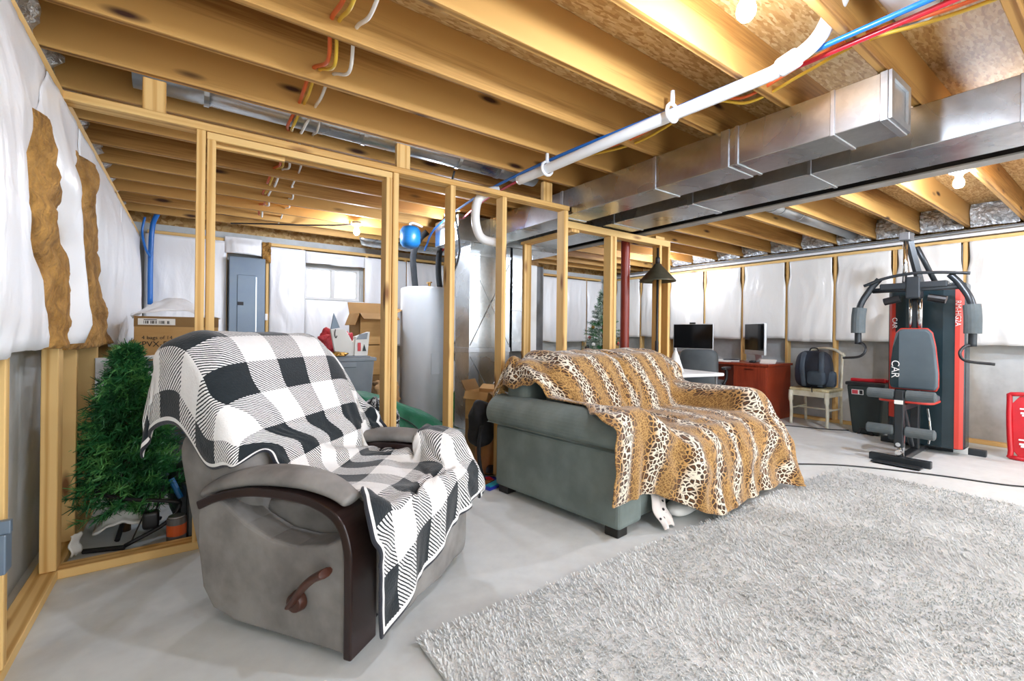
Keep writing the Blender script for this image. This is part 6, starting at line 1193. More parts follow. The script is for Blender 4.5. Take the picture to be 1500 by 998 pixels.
-29,0,0,0,-3,0,2,0,-7,-4,-3,2,7,5,2,-2,0,-1,1,-1,1,-2,1,-1,-1,0,1,0,0,0,-2,-1,-3,1,29,-21,-10,6,4,1,0,0,0,0,-1,-1,0,1,-1,-1,-1,1,0,1,1,-1,0,-1,2,9,-10,32,-2,-3,-1,0,4,3,-6,-10,11,
-25,1,-1,-4,-1,-3,-1,-1,-10,2,4,6,6,4,2,2,2,1,0,0,-2,0,0,0,-1,2,-4,2,-1,-1,3,-3,3,15,-28,5,2,9,0,0,-3,4,-2,-2,0,0,-1,-1,0,0,1,-1,0,-1,0,0,-3,3,6,-2,29,-13,0,2,1,0,-4,-5,-15,22,-15,
-20,-1,1,3,10,-11,-2,-26,10,4,3,10,11,-6,5,0,-1,-1,-1,-1,0,1,-1,0,3,-9,10,-3,-1,5,-11,3,17,-23,-11,12,13,-4,1,-4,8,-6,1,1,-2,1,1,0,-1,0,-2,1,1,2,-8,0,6,7,12,4,-13,-7,0,-1,-2,-3,-5,-17,32,-23,8,
-15,3,0,2,-6,3,-26,15,0,1,2,18,-10,6,-5,2,0,1,0,-1,0,0,0,1,-1,-2,3,-2,6,-6,-5,16,-13,-12,2,21,-7,0,-8,12,-5,0,1,-2,1,1,-1,0,1,0,1,-1,-1,-13,12,-2,11,-4,-11,-11,-8,-4,0,1,-1,2,-4,20,-15,8,-5,
-17,0,3,2,-6,-12,1,5,1,-5,26,-7,3,-5,6,-2,0,-1,-1,1,0,-1,1,0,-12,20,-12,9,-5,-5,4,0,-10,-7,16,2,-7,5,6,-14,10,1,-2,1,1,-1,0,0,-1,0,-9,6,-11,25,-4,1,-29,-1,-10,0,-1,0,0,1,2,-2,8,-9,-1,2,1,
-1,-5,-4,-6,-7,-6,12,-3,-9,26,-4,-3,1,3,-11,6,2,0,0,0,0,0,-2,-3,3,5,4,-7,-8,-7,12,-3,-2,3,11,-17,17,-16,6,-2,1,4,2,0,0,-1,-1,-3,-4,-9,18,-16,32,-13,-10,-18,0,-11,2,0,0,1,0,-1,0,1,-2,3,1,-1,-2,
-21,1,0,1,3,7,-3,-9,4,4,-3,4,0,0,3,-14,5,2,2,1,1,-1,-3,-4,8,1,2,-8,-7,10,-1,-9,11,7,-19,22,-9,1,-4,-2,-1,1,1,-3,-4,3,0,1,-7,23,-20,32,-17,-13,-15,-6,-3,2,2,-1,0,0,0,1,-1,-1,1,0,0,0,0,
-35,0,0,0,6,10,0,-3,7,-5,9,-7,0,3,-5,7,-12,2,-1,0,6,-6,5,0,6,1,-2,-8,6,7,6,-7,-18,-2,26,-8,-4,6,-11,4,-5,0,1,6,-6,-4,0,-1,14,4,5,-2,-17,-12,-6,-2,0,1,-1,0,1,0,0,-1,1,0,-1,4,0,0,0,
-36,0,1,0,2,4,7,1,11,7,-15,-9,1,2,11,-9,3,-4,1,6,-10,10,-10,9,4,-2,0,-2,3,7,-14,-4,-3,25,-5,-8,-8,-1,6,5,-5,0,2,-7,15,-8,2,-2,15,-7,11,-19,-14,-3,0,-5,-3,1,0,0,-1,0,0,1,-1,0,1,0,1,1,1,
-36,0,0,0,1,3,9,31,-4,-19,-15,8,1,-1,-2,15,-4,0,-1,-7,11,-11,6,15,-12,-22,13,15,3,-19,-11,5,30,-7,-6,-12,6,4,4,1,-2,-6,-4,12,-3,0,-11,19,-9,-5,-5,0,6,-13,-8,-2,-2,-1,0,0,1,0,0,-1,1,0,0,0,2,1,0,
-36,0,0,1,1,3,4,-2,5,2,2,6,-1,0,1,-3,7,0,1,1,-6,8,3,-19,-15,16,-5,2,0,-9,32,8,-9,-9,-6,9,4,1,1,-1,1,1,-2,-7,-7,-7,20,-8,-6,-6,0,-2,1,1,-8,-9,-2,2,0,0,-1,0,1,0,0,-1,2,0,-1,0,0,
-36,0,0,0,0,2,1,-1,3,5,14,-4,-1,-2,-3,-3,-1,1,-2,0,-2,1,1,1,12,-24,5,4,5,18,-16,-9,-10,3,1,0,0,1,1,1,0,1,-1,-5,12,18,-9,-6,-4,-1,-1,-2,-4,-4,-3,-1,2,1,0,0,0,0,-1,0,1,1,-1,0,0,2,1,
-36,0,0,0,1,-1,-1,0,-1,-2,0,-2,0,0,1,0,1,-1,1,0,1,0,0,1,-1,11,-11,-2,0,1,1,-2,1,0,1,1,0,0,-2,0,0,-1,1,6,-5,-1,0,0,0,1,0,-1,-3,-3,0,1,3,1,0,0,0,0,0,0,-1,1,0,1,0,-2,1,
-36,0,0,0,0,0,-1,-2,-1,-1,0,0,0,0,0,0,0,1,0,-1,1,0,0,-1,7,-1,-2,-3,1,-1,-1,1,0,0,0,1,0,0,0,1,-2,0,1,-1,-1,0,0,0,0,0,0,-1,-4,-1,-1,3,3,0,0,0,0,1,0,0,0,0,0,1,3,1,-2,
-35,0,0,0,0,-1,-1,-1,-2,0,-1,0,1,0,-1,0,0,0,0,1,-1,0,0,0,0,4,-3,3,-3,-1,0,1,-1,0,0,0,0,0,2,-1,1,-2,0,1,-1,0,1,0,0,-1,1,-3,-3,-2,1,1,4,1,0,0,0,-1,1,-1,1,0,2,-1,-2,2,2,
-36,0,0,0,0,-1,0,-2,-2,0,0,1,-1,0,0,1,-1,0,0,0,0,0,0,1,0,-1,0,0,0,0,0,0,2,0,-2,0,1,-1,0,0,2,1,1,-3,1,-1,-1,0,1,0,-1,-2,-2,-1,0,3,2,-1,1,0,0,0,-1,1,0,1,-1,2,3,-2,0,
-35,0,0,0,0,0,-1,-2,0,-3,0,2,-2,0,0,0,0,0,0,-1,1,1,0,0,-1,2,-1,0,1,-2,1,1,-1,-1,1,-1,0,0,0,0,0,2,-2,2,-2,0,0,0,0,0,1,1,1,0,0,-2,-2,1,-1,0,0,1,0,0,-1,1,3,1,-3,-1,1,
-35,-1,0,0,1,1,1,0,-3,-1,-2,-3,2,-1,0,0,0,0,0,1,0,0,2,-2,0,-1,2,-2,0,1,-1,0,1,-1,0,0,-1,1,0,0,1,0,-1,1,1,-1,0,-1,0,1,0,5,4,2,-2,-5,-4,-2,1,0,1,-1,1,1,0,2,0,-2,4,0,-3,
-35,1,-1,0,-1,1,2,2,2,-3,-6,0,-2,1,2,-2,-1,0,0,0,2,1,-3,1,-1,1,-1,0,1,-1,0,-1,0,2,-2,2,0,-2,0,2,1,-2,2,-2,0,1,-2,1,0,-1,0,4,13,5,0,-9,-14,-2,0,1,0,2,2,2,1,3,-1,3,-6,-1,0,
-35,0,1,-1,0,1,-1,3,3,2,-1,-9,-1,-1,-1,0,2,-2,0,4,-1,-3,0,0,3,-1,-1,-1,1,1,0,-2,-1,1,4,-4,1,0,0,2,-3,0,0,1,-1,0,0,-1,0,1,0,1,17,11,2,-6,-15,-13,4,-4,0,0,1,2,6,6,-3,-3,-1,-1,0,
-30,-3,-2,0,0,0,1,-1,2,5,2,0,-5,-4,-1,-2,-2,0,6,-4,-2,0,0,2,-1,0,0,0,0,0,-1,3,5,-9,3,-1,-1,1,-1,-1,2,-1,0,-1,1,1,0,0,-2,1,3,-1,1,22,11,3,-8,-26,-8,22,5,-8,-7,-3,-2,2,5,-5,-2,-1,-2,
-33,0,0,-2,0,-1,1,0,1,3,5,2,-4,-3,-6,-1,-1,2,-5,1,0,1,0,0,0,-1,4,0,1,2,0,-2,-4,6,-5,1,0,2,-1,-1,-3,2,-1,0,0,0,5,-2,2,-2,-4,0,0,12,19,10,-3,-6,-21,7,5,9,0,-11,-7,-11,6,-1,0,0,-1,
-36,3,0,0,-3,0,0,0,-1,1,2,3,4,-1,-3,-5,-4,-4,-1,-1,2,2,2,0,0,0,-2,4,-4,1,4,-4,-2,4,0,-3,2,-2,1,1,-2,0,0,2,1,3,-3,1,-3,0,1,5,-2,1,14,18,4,6,-22,-23,10,9,11,7,-7,-6,-10,8,-7,-1,1,
-27,-7,-4,2,1,-1,-1,-1,0,-1,0,1,1,2,0,0,-3,-3,-5,-1,3,-1,4,4,0,2,-2,-3,-2,2,1,1,0,-5,-1,5,1,-4,3,-3,3,-3,3,-3,5,-1,3,-1,4,-6,1,-4,3,-3,7,14,21,-9,-1,-20,-1,4,6,11,8,0,-12,-11,23,-2,-8,
-33,1,-1,-4,2,1,-2,0,-2,-3,0,1,1,1,1,1,1,-2,3,-3,-8,1,0,4,7,-2,0,-3,-1,-4,2,8,-5,0,-2,-2,-2,7,-4,2,0,1,-3,3,-2,2,1,3,0,1,-7,-2,-1,0,1,8,15,13,0,-14,-16,0,7,7,9,-8,13,-8,-10,4,10,
-36,1,4,2,-1,1,2,-1,-2,-3,-4,-2,0,1,2,1,4,3,-7,-4,-5,-3,0,5,4,3,0,0,-1,-3,-2,4,3,-2,-1,-1,-2,-1,7,-6,1,1,-2,-3,-1,0,3,4,0,3,-2,-7,-3,2,-3,7,4,13,12,-7,-11,-2,-3,6,3,13,-15,7,-5,1,2,
-33,5,4,7,4,10,3,0,-3,-8,-8,-5,-3,-2,-1,0,2,1,1,-5,-4,-5,-2,-5,3,13,7,2,2,-1,-12,-7,16,-5,2,2,-5,4,-12,22,-16,-6,-3,-2,-3,0,0,4,5,11,-13,-2,-3,-3,3,-5,8,8,9,3,-4,3,5,-7,-7,-2,17,3,-10,1,1,
-1,2,0,2,-7,-5,9,0,-5,0,2,-3,-2,-2,1,4,-1,9,-23,-10,-3,3,1,0,4,-17,2,10,-4,-1,5,-1,-7,22,-12,0,8,-12,20,-8,4,-9,-3,0,-3,-3,2,2,4,-15,21,-13,-2,-5,-6,1,1,3,12,6,4,6,-4,-16,-1,1,-3,7,6,2,1,
9,0,-5,-8,2,2,1,-4,9,-2,-6,3,-3,0,0,2,8,-16,0,3,-4,-4,-3,6,-17,18,-21,-9,6,5,5,13,-12,-12,30,-11,-7,8,-19,9,-2,4,3,11,-4,0,-17,2,-7,22,-15,21,-11,-4,-6,-5,-2,2,-1,22,-9,-7,4,7,-8,-2,-1,-4,18,-9,2,
8,-2,1,-3,-5,6,-5,-3,4,7,-2,-8,4,-1,0,4,-1,-13,15,0,-7,-6,-6,-7,15,-9,2,-7,1,3,12,-17,16,-14,-11,23,1,-10,-5,-15,30,0,-13,-7,15,-7,7,-21,11,-6,25,-3,6,-9,-2,-3,-2,10,-9,-10,8,-12,-8,14,13,-1,-6,10,-15,-2,-4,
-5,6,-3,-4,7,3,-5,0,-3,10,3,-3,0,-4,1,2,-3,8,-2,-6,-1,-3,-5,-9,-7,7,11,-6,-3,12,-4,0,-15,19,-19,-3,5,-5,6,-3,-2,15,-1,-11,-8,14,1,7,-23,2,5,13,9,7,-6,2,-9,-6,22,-8,-6,-12,-14,-8,12,11,8,-17,-3,5,-5,
6,-13,-1,6,4,0,-2,-1,-1,5,5,2,-10,3,-1,0,-4,7,1,-3,3,-4,-4,-6,-8,-6,13,-1,1,3,-3,-8,2,-6,19,-23,6,1,2,4,-16,11,21,-11,-9,-12,2,12,7,-16,-7,10,12,10,8,-13,7,-6,-5,27,-8,-10,-12,-15,-10,7,6,7,0,-4,0,
-12,3,7,5,0,-2,2,-3,-1,2,5,-2,1,1,-4,-10,-1,11,5,5,-4,-2,-4,-4,-4,-5,-7,31,-16,-6,0,9,-10,-4,-6,25,-22,21,-3,-16,4,-14,16,19,-10,-6,4,-15,6,16,-15,-18,11,10,8,8,-8,8,0,-2,17,-6,-9,-15,-17,-12,7,6,5,3,-2,
0,5,2,-3,-2,-1,1,-1,-2,2,5,4,-2,9,-2,-8,-7,-7,12,7,4,-6,-4,-4,-4,4,9,-15,14,-29,5,11,8,-11,-5,6,17,-12,-1,2,-13,-1,-10,21,4,-3,-11,19,2,-7,7,-11,-24,9,11,10,7,-6,8,-4,-3,20,4,-11,-15,-22,-19,8,4,5,1,
12,-2,-3,-3,-1,-3,3,-1,-3,1,5,2,2,-2,10,1,-7,-9,-8,12,7,4,-5,-7,-5,6,-9,-2,-2,14,-28,10,9,9,-2,-29,16,4,-2,-2,4,-1,-1,-3,17,-6,-7,-12,6,4,5,12,-6,-26,6,10,8,8,-6,-1,3,-11,18,16,2,-14,-20,-28,-4,8,3,
4,0,0,1,-1,-2,1,-1,-2,-1,5,1,4,-4,2,8,1,-6,-6,-5,10,3,4,-6,-8,-9,4,-9,-3,-3,20,-29,16,5,-6,1,-13,15,-2,6,2,-1,-2,-3,1,17,-9,-10,-9,3,6,7,13,5,-33,6,-4,-2,-2,0,11,13,-11,15,11,9,-8,-13,-22,-20,17,
2,0,1,2,0,-3,0,0,-2,1,1,8,1,-5,-1,5,4,-1,-4,3,-11,4,0,7,-7,-11,0,5,-7,-6,-11,9,1,5,1,2,-10,-12,28,1,0,-1,-4,-5,3,-1,17,-13,-10,-2,1,1,6,8,17,-38,-2,2,6,4,-9,9,8,-6,13,11,7,-1,-8,-16,-34,
5,1,0,1,-2,1,-4,8,-8,-1,0,4,6,-3,-3,3,4,-1,-3,-2,-1,-10,0,10,5,-14,-2,-2,6,-2,-10,2,-1,-4,13,8,-4,-19,-2,14,4,4,1,-6,-7,-5,2,19,-14,1,-4,-1,1,1,3,15,-16,-7,0,1,3,-5,3,6,-3,12,10,1,-1,-6,-8,
6,1,0,1,1,-7,-4,7,-3,-6,5,1,5,0,-1,1,1,-1,0,-7,-4,-2,1,4,-4,5,-12,-12,10,-2,-1,8,-16,-10,4,13,-1,4,-7,-10,14,-1,0,0,2,13,5,-17,9,-11,-9,0,5,-5,2,15,4,-9,-8,-3,-1,-1,0,1,1,9,4,-6,-3,-5,-3,
452,35,31,25,30,31,32,31,16,-9,-7,-8,-4,8,-12,12,-6,6,-8,8,-8,1,-4,1,10,-8,3,4,-10,7,-3,4,-9,10,-9,8,-4,4,-10,10,-9,9,-8,9,-4,0,5,-8,8,-9,8,-6,5,-5,6,-8,3,-2,0,9,-8,8,-6,5,-6,7,-13,12,-4,2,-30,
33,-6,4,3,1,-1,2,-5,-6,-4,12,-3,0,-11,15,-21,8,-5,9,-7,11,4,3,-1,-10,8,-2,-4,12,-12,4,-4,12,-12,12,-10,3,-5,13,-14,12,-12,12,-12,4,2,-4,11,-11,12,-14,6,-5,5,-7,8,-2,7,-4,-14,5,-10,6,-5,6,-7,22,-18,1,-1,17,
36,-2,-3,7,-7,2,0,3,-16,16,-6,0,2,3,0,-2,-3,-2,2,7,2,-8,9,0,1,0,-1,1,-2,-2,0,-1,4,-3,3,0,-1,-3,4,-2,2,-2,1,-1,3,-1,1,-1,-1,0,-2,3,1,0,0,0,-1,-7,5,-5,6,-7,0,0,2,4,-1,4,-1,-2,-11,
36,0,0,-1,1,-4,-2,5,0,-1,-6,5,2,2,-14,17,-1,1,-3,-6,-3,8,-11,7,-4,-1,-1,-2,2,13,-7,7,-11,7,-1,-5,-1,6,-6,12,-7,8,-9,8,-8,-1,-1,-1,10,-8,8,-12,-2,4,5,-2,8,1,-7,6,-14,10,0,0,0,3,-12,4,10,-15,-1,
34,2,-1,-1,3,-6,-1,1,4,-2,1,1,-4,-11,18,-1,3,1,0,-1,0,-4,4,-5,2,1,0,1,2,-5,3,-2,3,-3,-5,6,2,-2,2,0,0,-1,0,-7,4,0,-1,-1,-6,4,0,9,0,-5,0,-3,-10,0,13,-5,10,0,0,1,-2,-7,6,-4,2,3,-5,
36,2,-1,-2,-4,4,-5,-4,9,-8,3,-5,0,12,0,3,0,1,0,0,-2,2,-1,-3,2,0,1,0,-2,1,1,-7,8,-8,2,-4,9,1,0,-2,1,-1,0,1,-2,-1,-1,0,0,2,-1,3,0,1,-4,3,0,0,-9,8,2,0,1,-2,1,0,-1,1,-7,6,1,
32,-7,5,-4,7,5,2,-8,-5,3,-6,7,4,2,0,-1,3,0,-5,3,3,-2,2,1,-2,0,1,1,-1,-1,0,2,-8,7,-9,8,-7,7,1,-1,1,-1,-1,0,1,-1,1,0,0,-1,3,-2,2,-1,-4,2,-4,-12,15,3,1,0,-1,2,-1,1,-2,1,-2,2,-1,
25,6,-7,6,-2,-2,3,7,-8,1,6,-1,2,2,1,1,1,-12,10,1,0,1,-1,0,1,0,-1,0,0,-1,2,0,-2,1,-1,-9,10,-2,0,-2,2,0,3,-1,0,1,-1,0,1,0,-1,-1,-1,-1,2,-3,-3,2,1,3,0,1,1,0,0,-1,1,-1,0,-1,1,
29,-3,4,-7,2,2,-2,3,6,-1,-2,-3,-8,-14,24,9,-14,15,-2,-3,-1,-3,-1,0,-2,-2,-2,-6,-10,10,6,5,4,1,6,-1,-20,11,-13,-17,9,11,5,7,4,0,1,-2,-3,-2,-3,-2,-1,2,1,2,-13,22,-3,-4,-5,-5,-2,-2,0,1,1,2,1,2,-2,
18,2,-2,6,-5,0,1,-2,-3,0,-6,-10,-13,37,-5,1,17,-12,-13,-16,7,9,0,-4,-7,-2,0,3,18,-6,1,-15,-5,-1,21,15,9,-24,-16,11,-3,2,0,1,-7,-8,2,8,-5,1,2,2,4,6,2,-25,48,-7,-15,-20,1,0,0,-1,-2,-1,1,3,5,2,1,
3,2,1,-1,4,-2,-3,-20,-8,-8,13,-1,44,-19,3,0,-7,-7,3,17,-15,6,-8,2,14,-4,1,6,-1,1,-19,0,5,5,-2,4,1,-15,26,-7,3,-12,6,-18,-1,17,3,-11,10,2,2,0,3,-6,-22,16,1,2,-13,3,-11,4,4,2,-1,3,1,0,-2,-1,-1,
-5,-1,0,0,1,-10,-19,5,1,9,-1,40,-7,-8,1,-2,-10,17,3,-19,18,-18,15,3,-12,14,-2,5,-6,-17,7,3,13,-7,-13,7,-19,30,-14,20,-18,10,-16,-3,10,4,0,7,-2,1,-1,2,-7,-12,1,9,-1,-3,1,-2,-8,-10,5,4,6,-1,-1,-2,-2,-1,0,
-10,1,-2,-1,-18,2,17,3,4,18,3,-2,-28,20,-16,9,10,-8,-16,25,-14,12,-6,-1,3,-2,11,-9,-7,6,-11,21,-4,10,-7,-37,31,-15,23,-18,15,-22,4,5,12,-6,-2,0,3,-1,0,-1,-4,-6,6,9,-4,-5,-5,-5,1,-5,-1,1,1,1,0,-1,0,0,0,
-7,-1,-1,1,7,10,4,6,3,-17,15,-28,4,-6,12,-3,-1,-12,11,2,6,-12,4,4,7,-2,-7,-6,-8,-2,30,-12,4,-21,-10,9,-4,24,-5,9,-20,6,-7,24,-9,-8,3,3,-4,-3,-3,-4,14,2,1,10,-12,-3,-4,-2,-5,-2,-1,2,-2,-2,-1,-2,-1,7,0,
10,-2,3,0,8,-4,2,-22,12,8,-32,6,14,9,1,-15,-15,4,17,-6,-4,3,-8,-2,1,4,1,-5,4,5,-1,11,-16,-4,-3,4,-1,-4,9,-5,1,-1,20,-6,-4,-2,-4,3,-5,-3,0,2,-5,24,7,-26,11,-7,-3,-3,-4,0,-1,2,-3,-1,-1,4,6,-6,1,
19,2,-2,-1,2,3,-40,5,2,-16,12,12,18,4,-19,-20,2,18,-3,-6,-3,0,3,0,1,-4,3,-2,5,4,-6,1,-5,-2,-4,10,-5,0,1,-4,8,9,-4,-1,-7,2,1,-1,-4,1,1,0,-3,0,-2,21,-12,-6,-2,-8,6,-3,6,-8,1,2,2,2,-1,-4,0,
11,0,1,-2,0,-31,17,-7,-18,12,12,14,5,-17,-12,-1,15,-1,-6,0,6,-2,1,-1,-5,1,0,2,2,7,-2,-17,-12,19,1,15,0,-20,2,6,7,-1,-2,-11,3,4,-2,-1,1,9,1,-1,-6,-12,21,-8,-10,-4,-3,-3,-7,17,-3,1,2,0,0,-4,-4,-1,0,
-7,-2,0,0,-4,-9,-9,-2,9,10,6,4,-11,-3,6,13,-1,-4,1,2,-2,3,-1,-1,0,-3,-3,10,1,-10,-10,-3,9,-20,40,-18,-15,20,-11,8,-1,1,-2,7,1,-1,-1,-4,9,-5,0,1,4,3,-13,-7,-6,-1,1,5,-8,8,-7,-1,-2,-2,-1,0,0,-1,4,
7,-3,-5,-3,-12,-1,-4,0,9,10,0,-12,-11,-6,0,2,1,1,1,1,0,0,-1,-1,0,-1,-1,1,1,0,2,3,6,14,-34,5,16,-9,-3,0,1,0,0,-2,0,-2,0,-2,1,1,1,0,1,-1,-1,1,-4,-3,-2,-6,15,-12,0,0,0,0,-1,0,0,-2,-1,
22,-9,-6,-11,-12,12,4,-11,6,-10,-6,-6,-5,-2,-2,1,0,1,0,0,-1,-1,-1,-1,-1,0,1,-1,0,1,0,1,-2,-7,13,1,0,-3,1,1,2,-2,-1,-1,-1,-1,-1,0,0,-1,-1,1,0,1,0,-3,-8,-5,-4,10,3,4,0,0,0,0,0,1,2,-15,3,
5,-4,-12,-13,-5,0,0,18,-11,-4,-3,-5,-3,1,0,1,0,0,1,-2,-2,-2,-1,0,-1,3,-3,2,0,-1,3,-2,-9,11,6,-2,-4,4,1,2,-4,0,-2,-1,-1,-1,0,0,-2,0,1,-1,-1,1,2,-12,-10,-4,4,9,12,2,-1,0,0,2,3,12,-32,7,-3,
-12,-11,-5,-3,1,0,3,-1,-1,-2,0,-7,3,0,2,-1,-1,0,-2,-2,-1,-1,0,0,2,1,-1,0,-1,0,0,-9,9,6,1,-6,4,2,2,-6,0,-1,0,-1,-1,0,1,-1,-1,-1,-1,1,0,4,-15,-8,-5,3,13,20,15,12,-7,-4,3,-7,9,-28,2,-9,3,
-24,-1,-4,-2,1,1,2,-4,-1,4,-9,3,0,1,-3,-1,0,-1,-1,-2,-1,1,0,1,4,-4,3,-3,0,1,-1,-2,6,2,-3,1,4,-3,-1,4,-6,-1,-1,1,0,1,-2,-1,0,0,2,-2,4,-14,-7,-2,18,4,32,18,-4,-10,0,-3,-8,9,-13,-12,1,3,-2,
-34,1,1,2,2,-1,-4,1,5,-10,1,2,-1,-2,3,-4,0,-1,-2,1,0,0,2,2,0,-2,-1,1,1,2,-6,3,0,1,-2,8,-7,4,-3,0,0,-1,0,-1,1,-1,0,0,0,5,-8,5,-9,-5,1,10,1,48,5,-14,-3,-4,3,-5,6,0,-18,4,0,-1,-1,
-28,-1,1,1,-3,-1,-1,1,-2,-2,2,-3,-1,0,-1,5,-5,-1,1,0,1,1,2,2,-3,-2,0,2,4,-6,-1,7,-7,-1,8,-11,3,-1,1,1,1,1,0,3,1,-2,-1,-1,4,-10,7,-7,-1,4,12,9,25,1,-12,3,2,-2,-4,0,2,-7,-8,1,1,0,0,
-4,-1,2,-1,-13,-11,-1,1,-8,4,-5,3,0,-3,1,-4,6,-1,1,0,-2,5,-3,0,-3,0,1,4,-4,-2,-1,1,10,1,-14,1,0,-1,4,-1,3,1,0,-2,4,2,0,0,-9,0,-2,1,5,14,17,4,4,-6,3,1,-3,-1,-2,1,0,-5,1,-6,-2,0,1,
0,-1,-6,6,7,-16,-15,-6,-7,-3,5,6,-2,-1,-7,4,-3,3,0,-1,6,-5,7,-6,-2,0,-1,2,-1,-2,6,2,2,-11,0,1,4,0,-4,-1,3,0,1,4,-7,4,-1,0,-2,-1,-1,4,17,8,-3,11,2,-1,3,-1,0,0,0,-1,-2,-1,-1,-1,0,-2,-2,
0,1,-3,-5,7,-5,-15,-15,-6,2,9,-6,-1,1,1,-6,1,0,1,4,-3,5,-3,-3,1,16,-13,-6,-1,7,10,-4,-11,-1,1,4,-4,-2,0,-1,1,3,3,-3,3,-1,5,-5,1,2,2,-1,1,8,18,14,-7,0,0,-2,1,0,-2,0,0,-3,-1,1,1,1,0,
0,0,1,-6,-1,11,-1,-24,-11,-5,-2,-3,1,-1,1,1,-1,-1,2,0,3,-3,0,7,19,-22,2,-3,1,8,-15,1,1,1,2,-3,-2,-1,0,0,0,1,1,3,3,6,-8,1,2,4,-1,0,1,7,6,11,8,0,-1,0,-2,-1,1,0,2,-6,2,0,-2,-1,0,
0,1,0,-3,-2,-4,-2,-5,-9,-8,-8,0,1,1,1,3,2,1,0,3,1,1,-2,-1,-7,22,-11,-5,-6,-6,8,10,25,-11,-3,-1,-1,-3,-4,-1,-1,-1,2,10,-17,-9,4,5,4,0,1,1,3,10,12,-3,4,0,-1,-2,0,-1,0,1,2,-10,3,-1,-1,-1,0,
0,0,1,0,-5,-2,0,-3,-3,9,12,-9,-3,2,0,6,0,0,-9,-3,0,-1,-1,-2,12,-30,18,14,-6,-10,1,13,-3,-1,8,4,1,1,-8,-5,4,-8,6,-22,13,2,3,2,2,0,9,-14,-2,9,1,0,1,-3,-1,0,0,1,-1,-1,-3,1,-5,-1,1,2,1,
-1,2,-1,1,-4,-2,2,1,-3,5,2,0,2,-4,5,-5,-6,0,12,-6,4,1,-4,-1,-20,39,-4,-22,15,-10,-2,-2,3,1,-3,-3,-1,0,17,5,-19,5,-11,19,-5,-1,5,1,-7,0,-2,2,2,3,3,4,-9,-2,0,0,-2,-2,-4,11,-9,-1,-1,3,4,1,-1,
0,0,1,-1,-2,3,-6,0,4,3,0,2,-8,4,-4,-1,5,3,-7,10,-12,10,-3,0,2,-18,25,6,-26,9,0,8,-10,3,0,0,0,-1,-9,0,23,-12,-1,-9,16,-7,-5,-2,14,-8,-8,8,6,3,2,0,-10,2,-1,-2,0,-2,1,4,-7,-1,4,-1,-5,-2,0,
-1,1,0,1,1,-1,-2,0,2,0,-1,-7,7,0,0,0,0,-4,7,-2,-1,1,1,-2,-4,11,-10,5,-1,-1,0,2,-12,20,-10,0,3,-3,0,-2,-10,28,-1,-12,-12,15,-6,0,-7,16,-9,2,3,1,2,0,-7,0,-1,0,-1,-1,1,0,-5,2,-4,-2,0,-1,0,
-1,0,4,2,4,9,4,-1,-11,-14,4,13,-13,0,0,0,0,0,-5,1,10,-17,21,2,-12,-12,5,9,12,-11,-6,-11,24,-7,-1,-2,-4,4,0,0,-1,-12,17,11,-14,-7,6,0,-1,2,0,-3,-1,1,-2,8,-1,-3,0,0,0,0,-1,-3,-3,-2,-1,0,1,3,4,
-9,6,4,6,3,11,16,7,-6,-33,-22,16,16,-14,-1,0,0,0,0,3,-9,14,-23,5,20,-11,-13,9,16,1,-9,-11,-7,19,1,-3,-2,-1,1,2,7,-13,-3,-2,24,-15,0,0,0,-1,11,-9,-10,-4,9,-1,18,-15,2,0,2,0,-2,-11,6,-2,0,4,7,0,-3,
-18,6,8,6,6,-1,19,23,12,-5,-44,-28,3,28,3,-3,-5,-10,4,-10,17,-20,9,-2,-7,17,-7,-13,14,17,-8,-12,-11,-7,28,6,0,-10,0,5,-19,15,-18,14,0,14,-16,1,-1,-8,9,1,-14,-8,1,4,9,14,-4,0,0,3,6,-1,-12,3,6,5,-7,-3,-2,
2,-18,2,9,8,10,-9,19,25,14,1,-36,-28,-17,15,2,-6,7,-3,16,-22,9,0,0,8,-16,9,-1,1,8,15,-6,-20,5,-25,13,-1,21,1,-23,11,0,5,-16,0,15,11,-15,0,0,-7,22,-20,-19,-6,3,4,6,-7,13,1,5,6,5,21,-11,-2,-11,2,-1,-1,
22,-9,-23,-5,6,8,15,-13,18,24,14,1,-19,-28,-28,13,12,-4,12,-22,4,2,-1,8,-16,15,-7,1,0,0,10,-6,22,-28,17,-27,4,-8,10,4,13,-16,-1,5,-7,-7,20,12,-13,3,8,-22,9,-19,-18,-1,-4,11,9,-18,0,5,6,5,4,19,-5,6,-2,0,-1,
6,4,3,-16,-8,2,9,13,-18,19,22,15,-1,-8,-22,-32,12,14,-18,16,1,-14,6,-13,15,-10,17,-1,-33,-3,1,42,-22,23,-8,-2,3,2,-28,23,-14,14,-4,1,-6,3,-26,21,18,-2,-12,5,0,-14,-19,-8,1,-12,4,-1,2,-1,0,4,4,20,8,-3,-1,0,0,
-2,14,2,-1,-13,-5,2,0,5,2,10,12,10,2,-5,-12,-32,6,10,-9,12,8,-23,12,-2,6,-9,-16,19,-4,14,-28,26,-30,-1,32,1,-7,8,-27,12,-4,12,-10,11,-21,20,-25,11,-1,-3,-6,7,23,-22,-21,-1,-9,6,5,-6,-2,-1,-1,0,1,22,-3,4,-1,1,
-26,9,18,0,6,-4,-3,-4,10,-3,-1,4,6,3,4,-4,-7,-22,6,4,-12,16,12,-23,2,-8,0,29,-14,15,-26,24,-23,10,-5,-19,1,22,-6,15,-21,10,-12,17,-14,15,-14,21,-29,7,-5,28,7,-18,18,-28,-18,7,-14,2,-1,0,-1,-2,-1,-1,5,17,-4,1,3,
-17,-2,4,18,6,0,-8,6,-1,-10,0,4,5,4,2,1,-1,-12,-23,-4,10,1,17,5,-21,11,11,-6,13,-13,-7,-16,31,4,-6,-1,-1,-29,36,-10,9,-24,15,-16,6,-3,14,-16,26,-27,21,-15,0,17,-15,14,-21,-16,-4,0,4,-1,-3,-2,-1,5,-7,24,1,-1,-4,
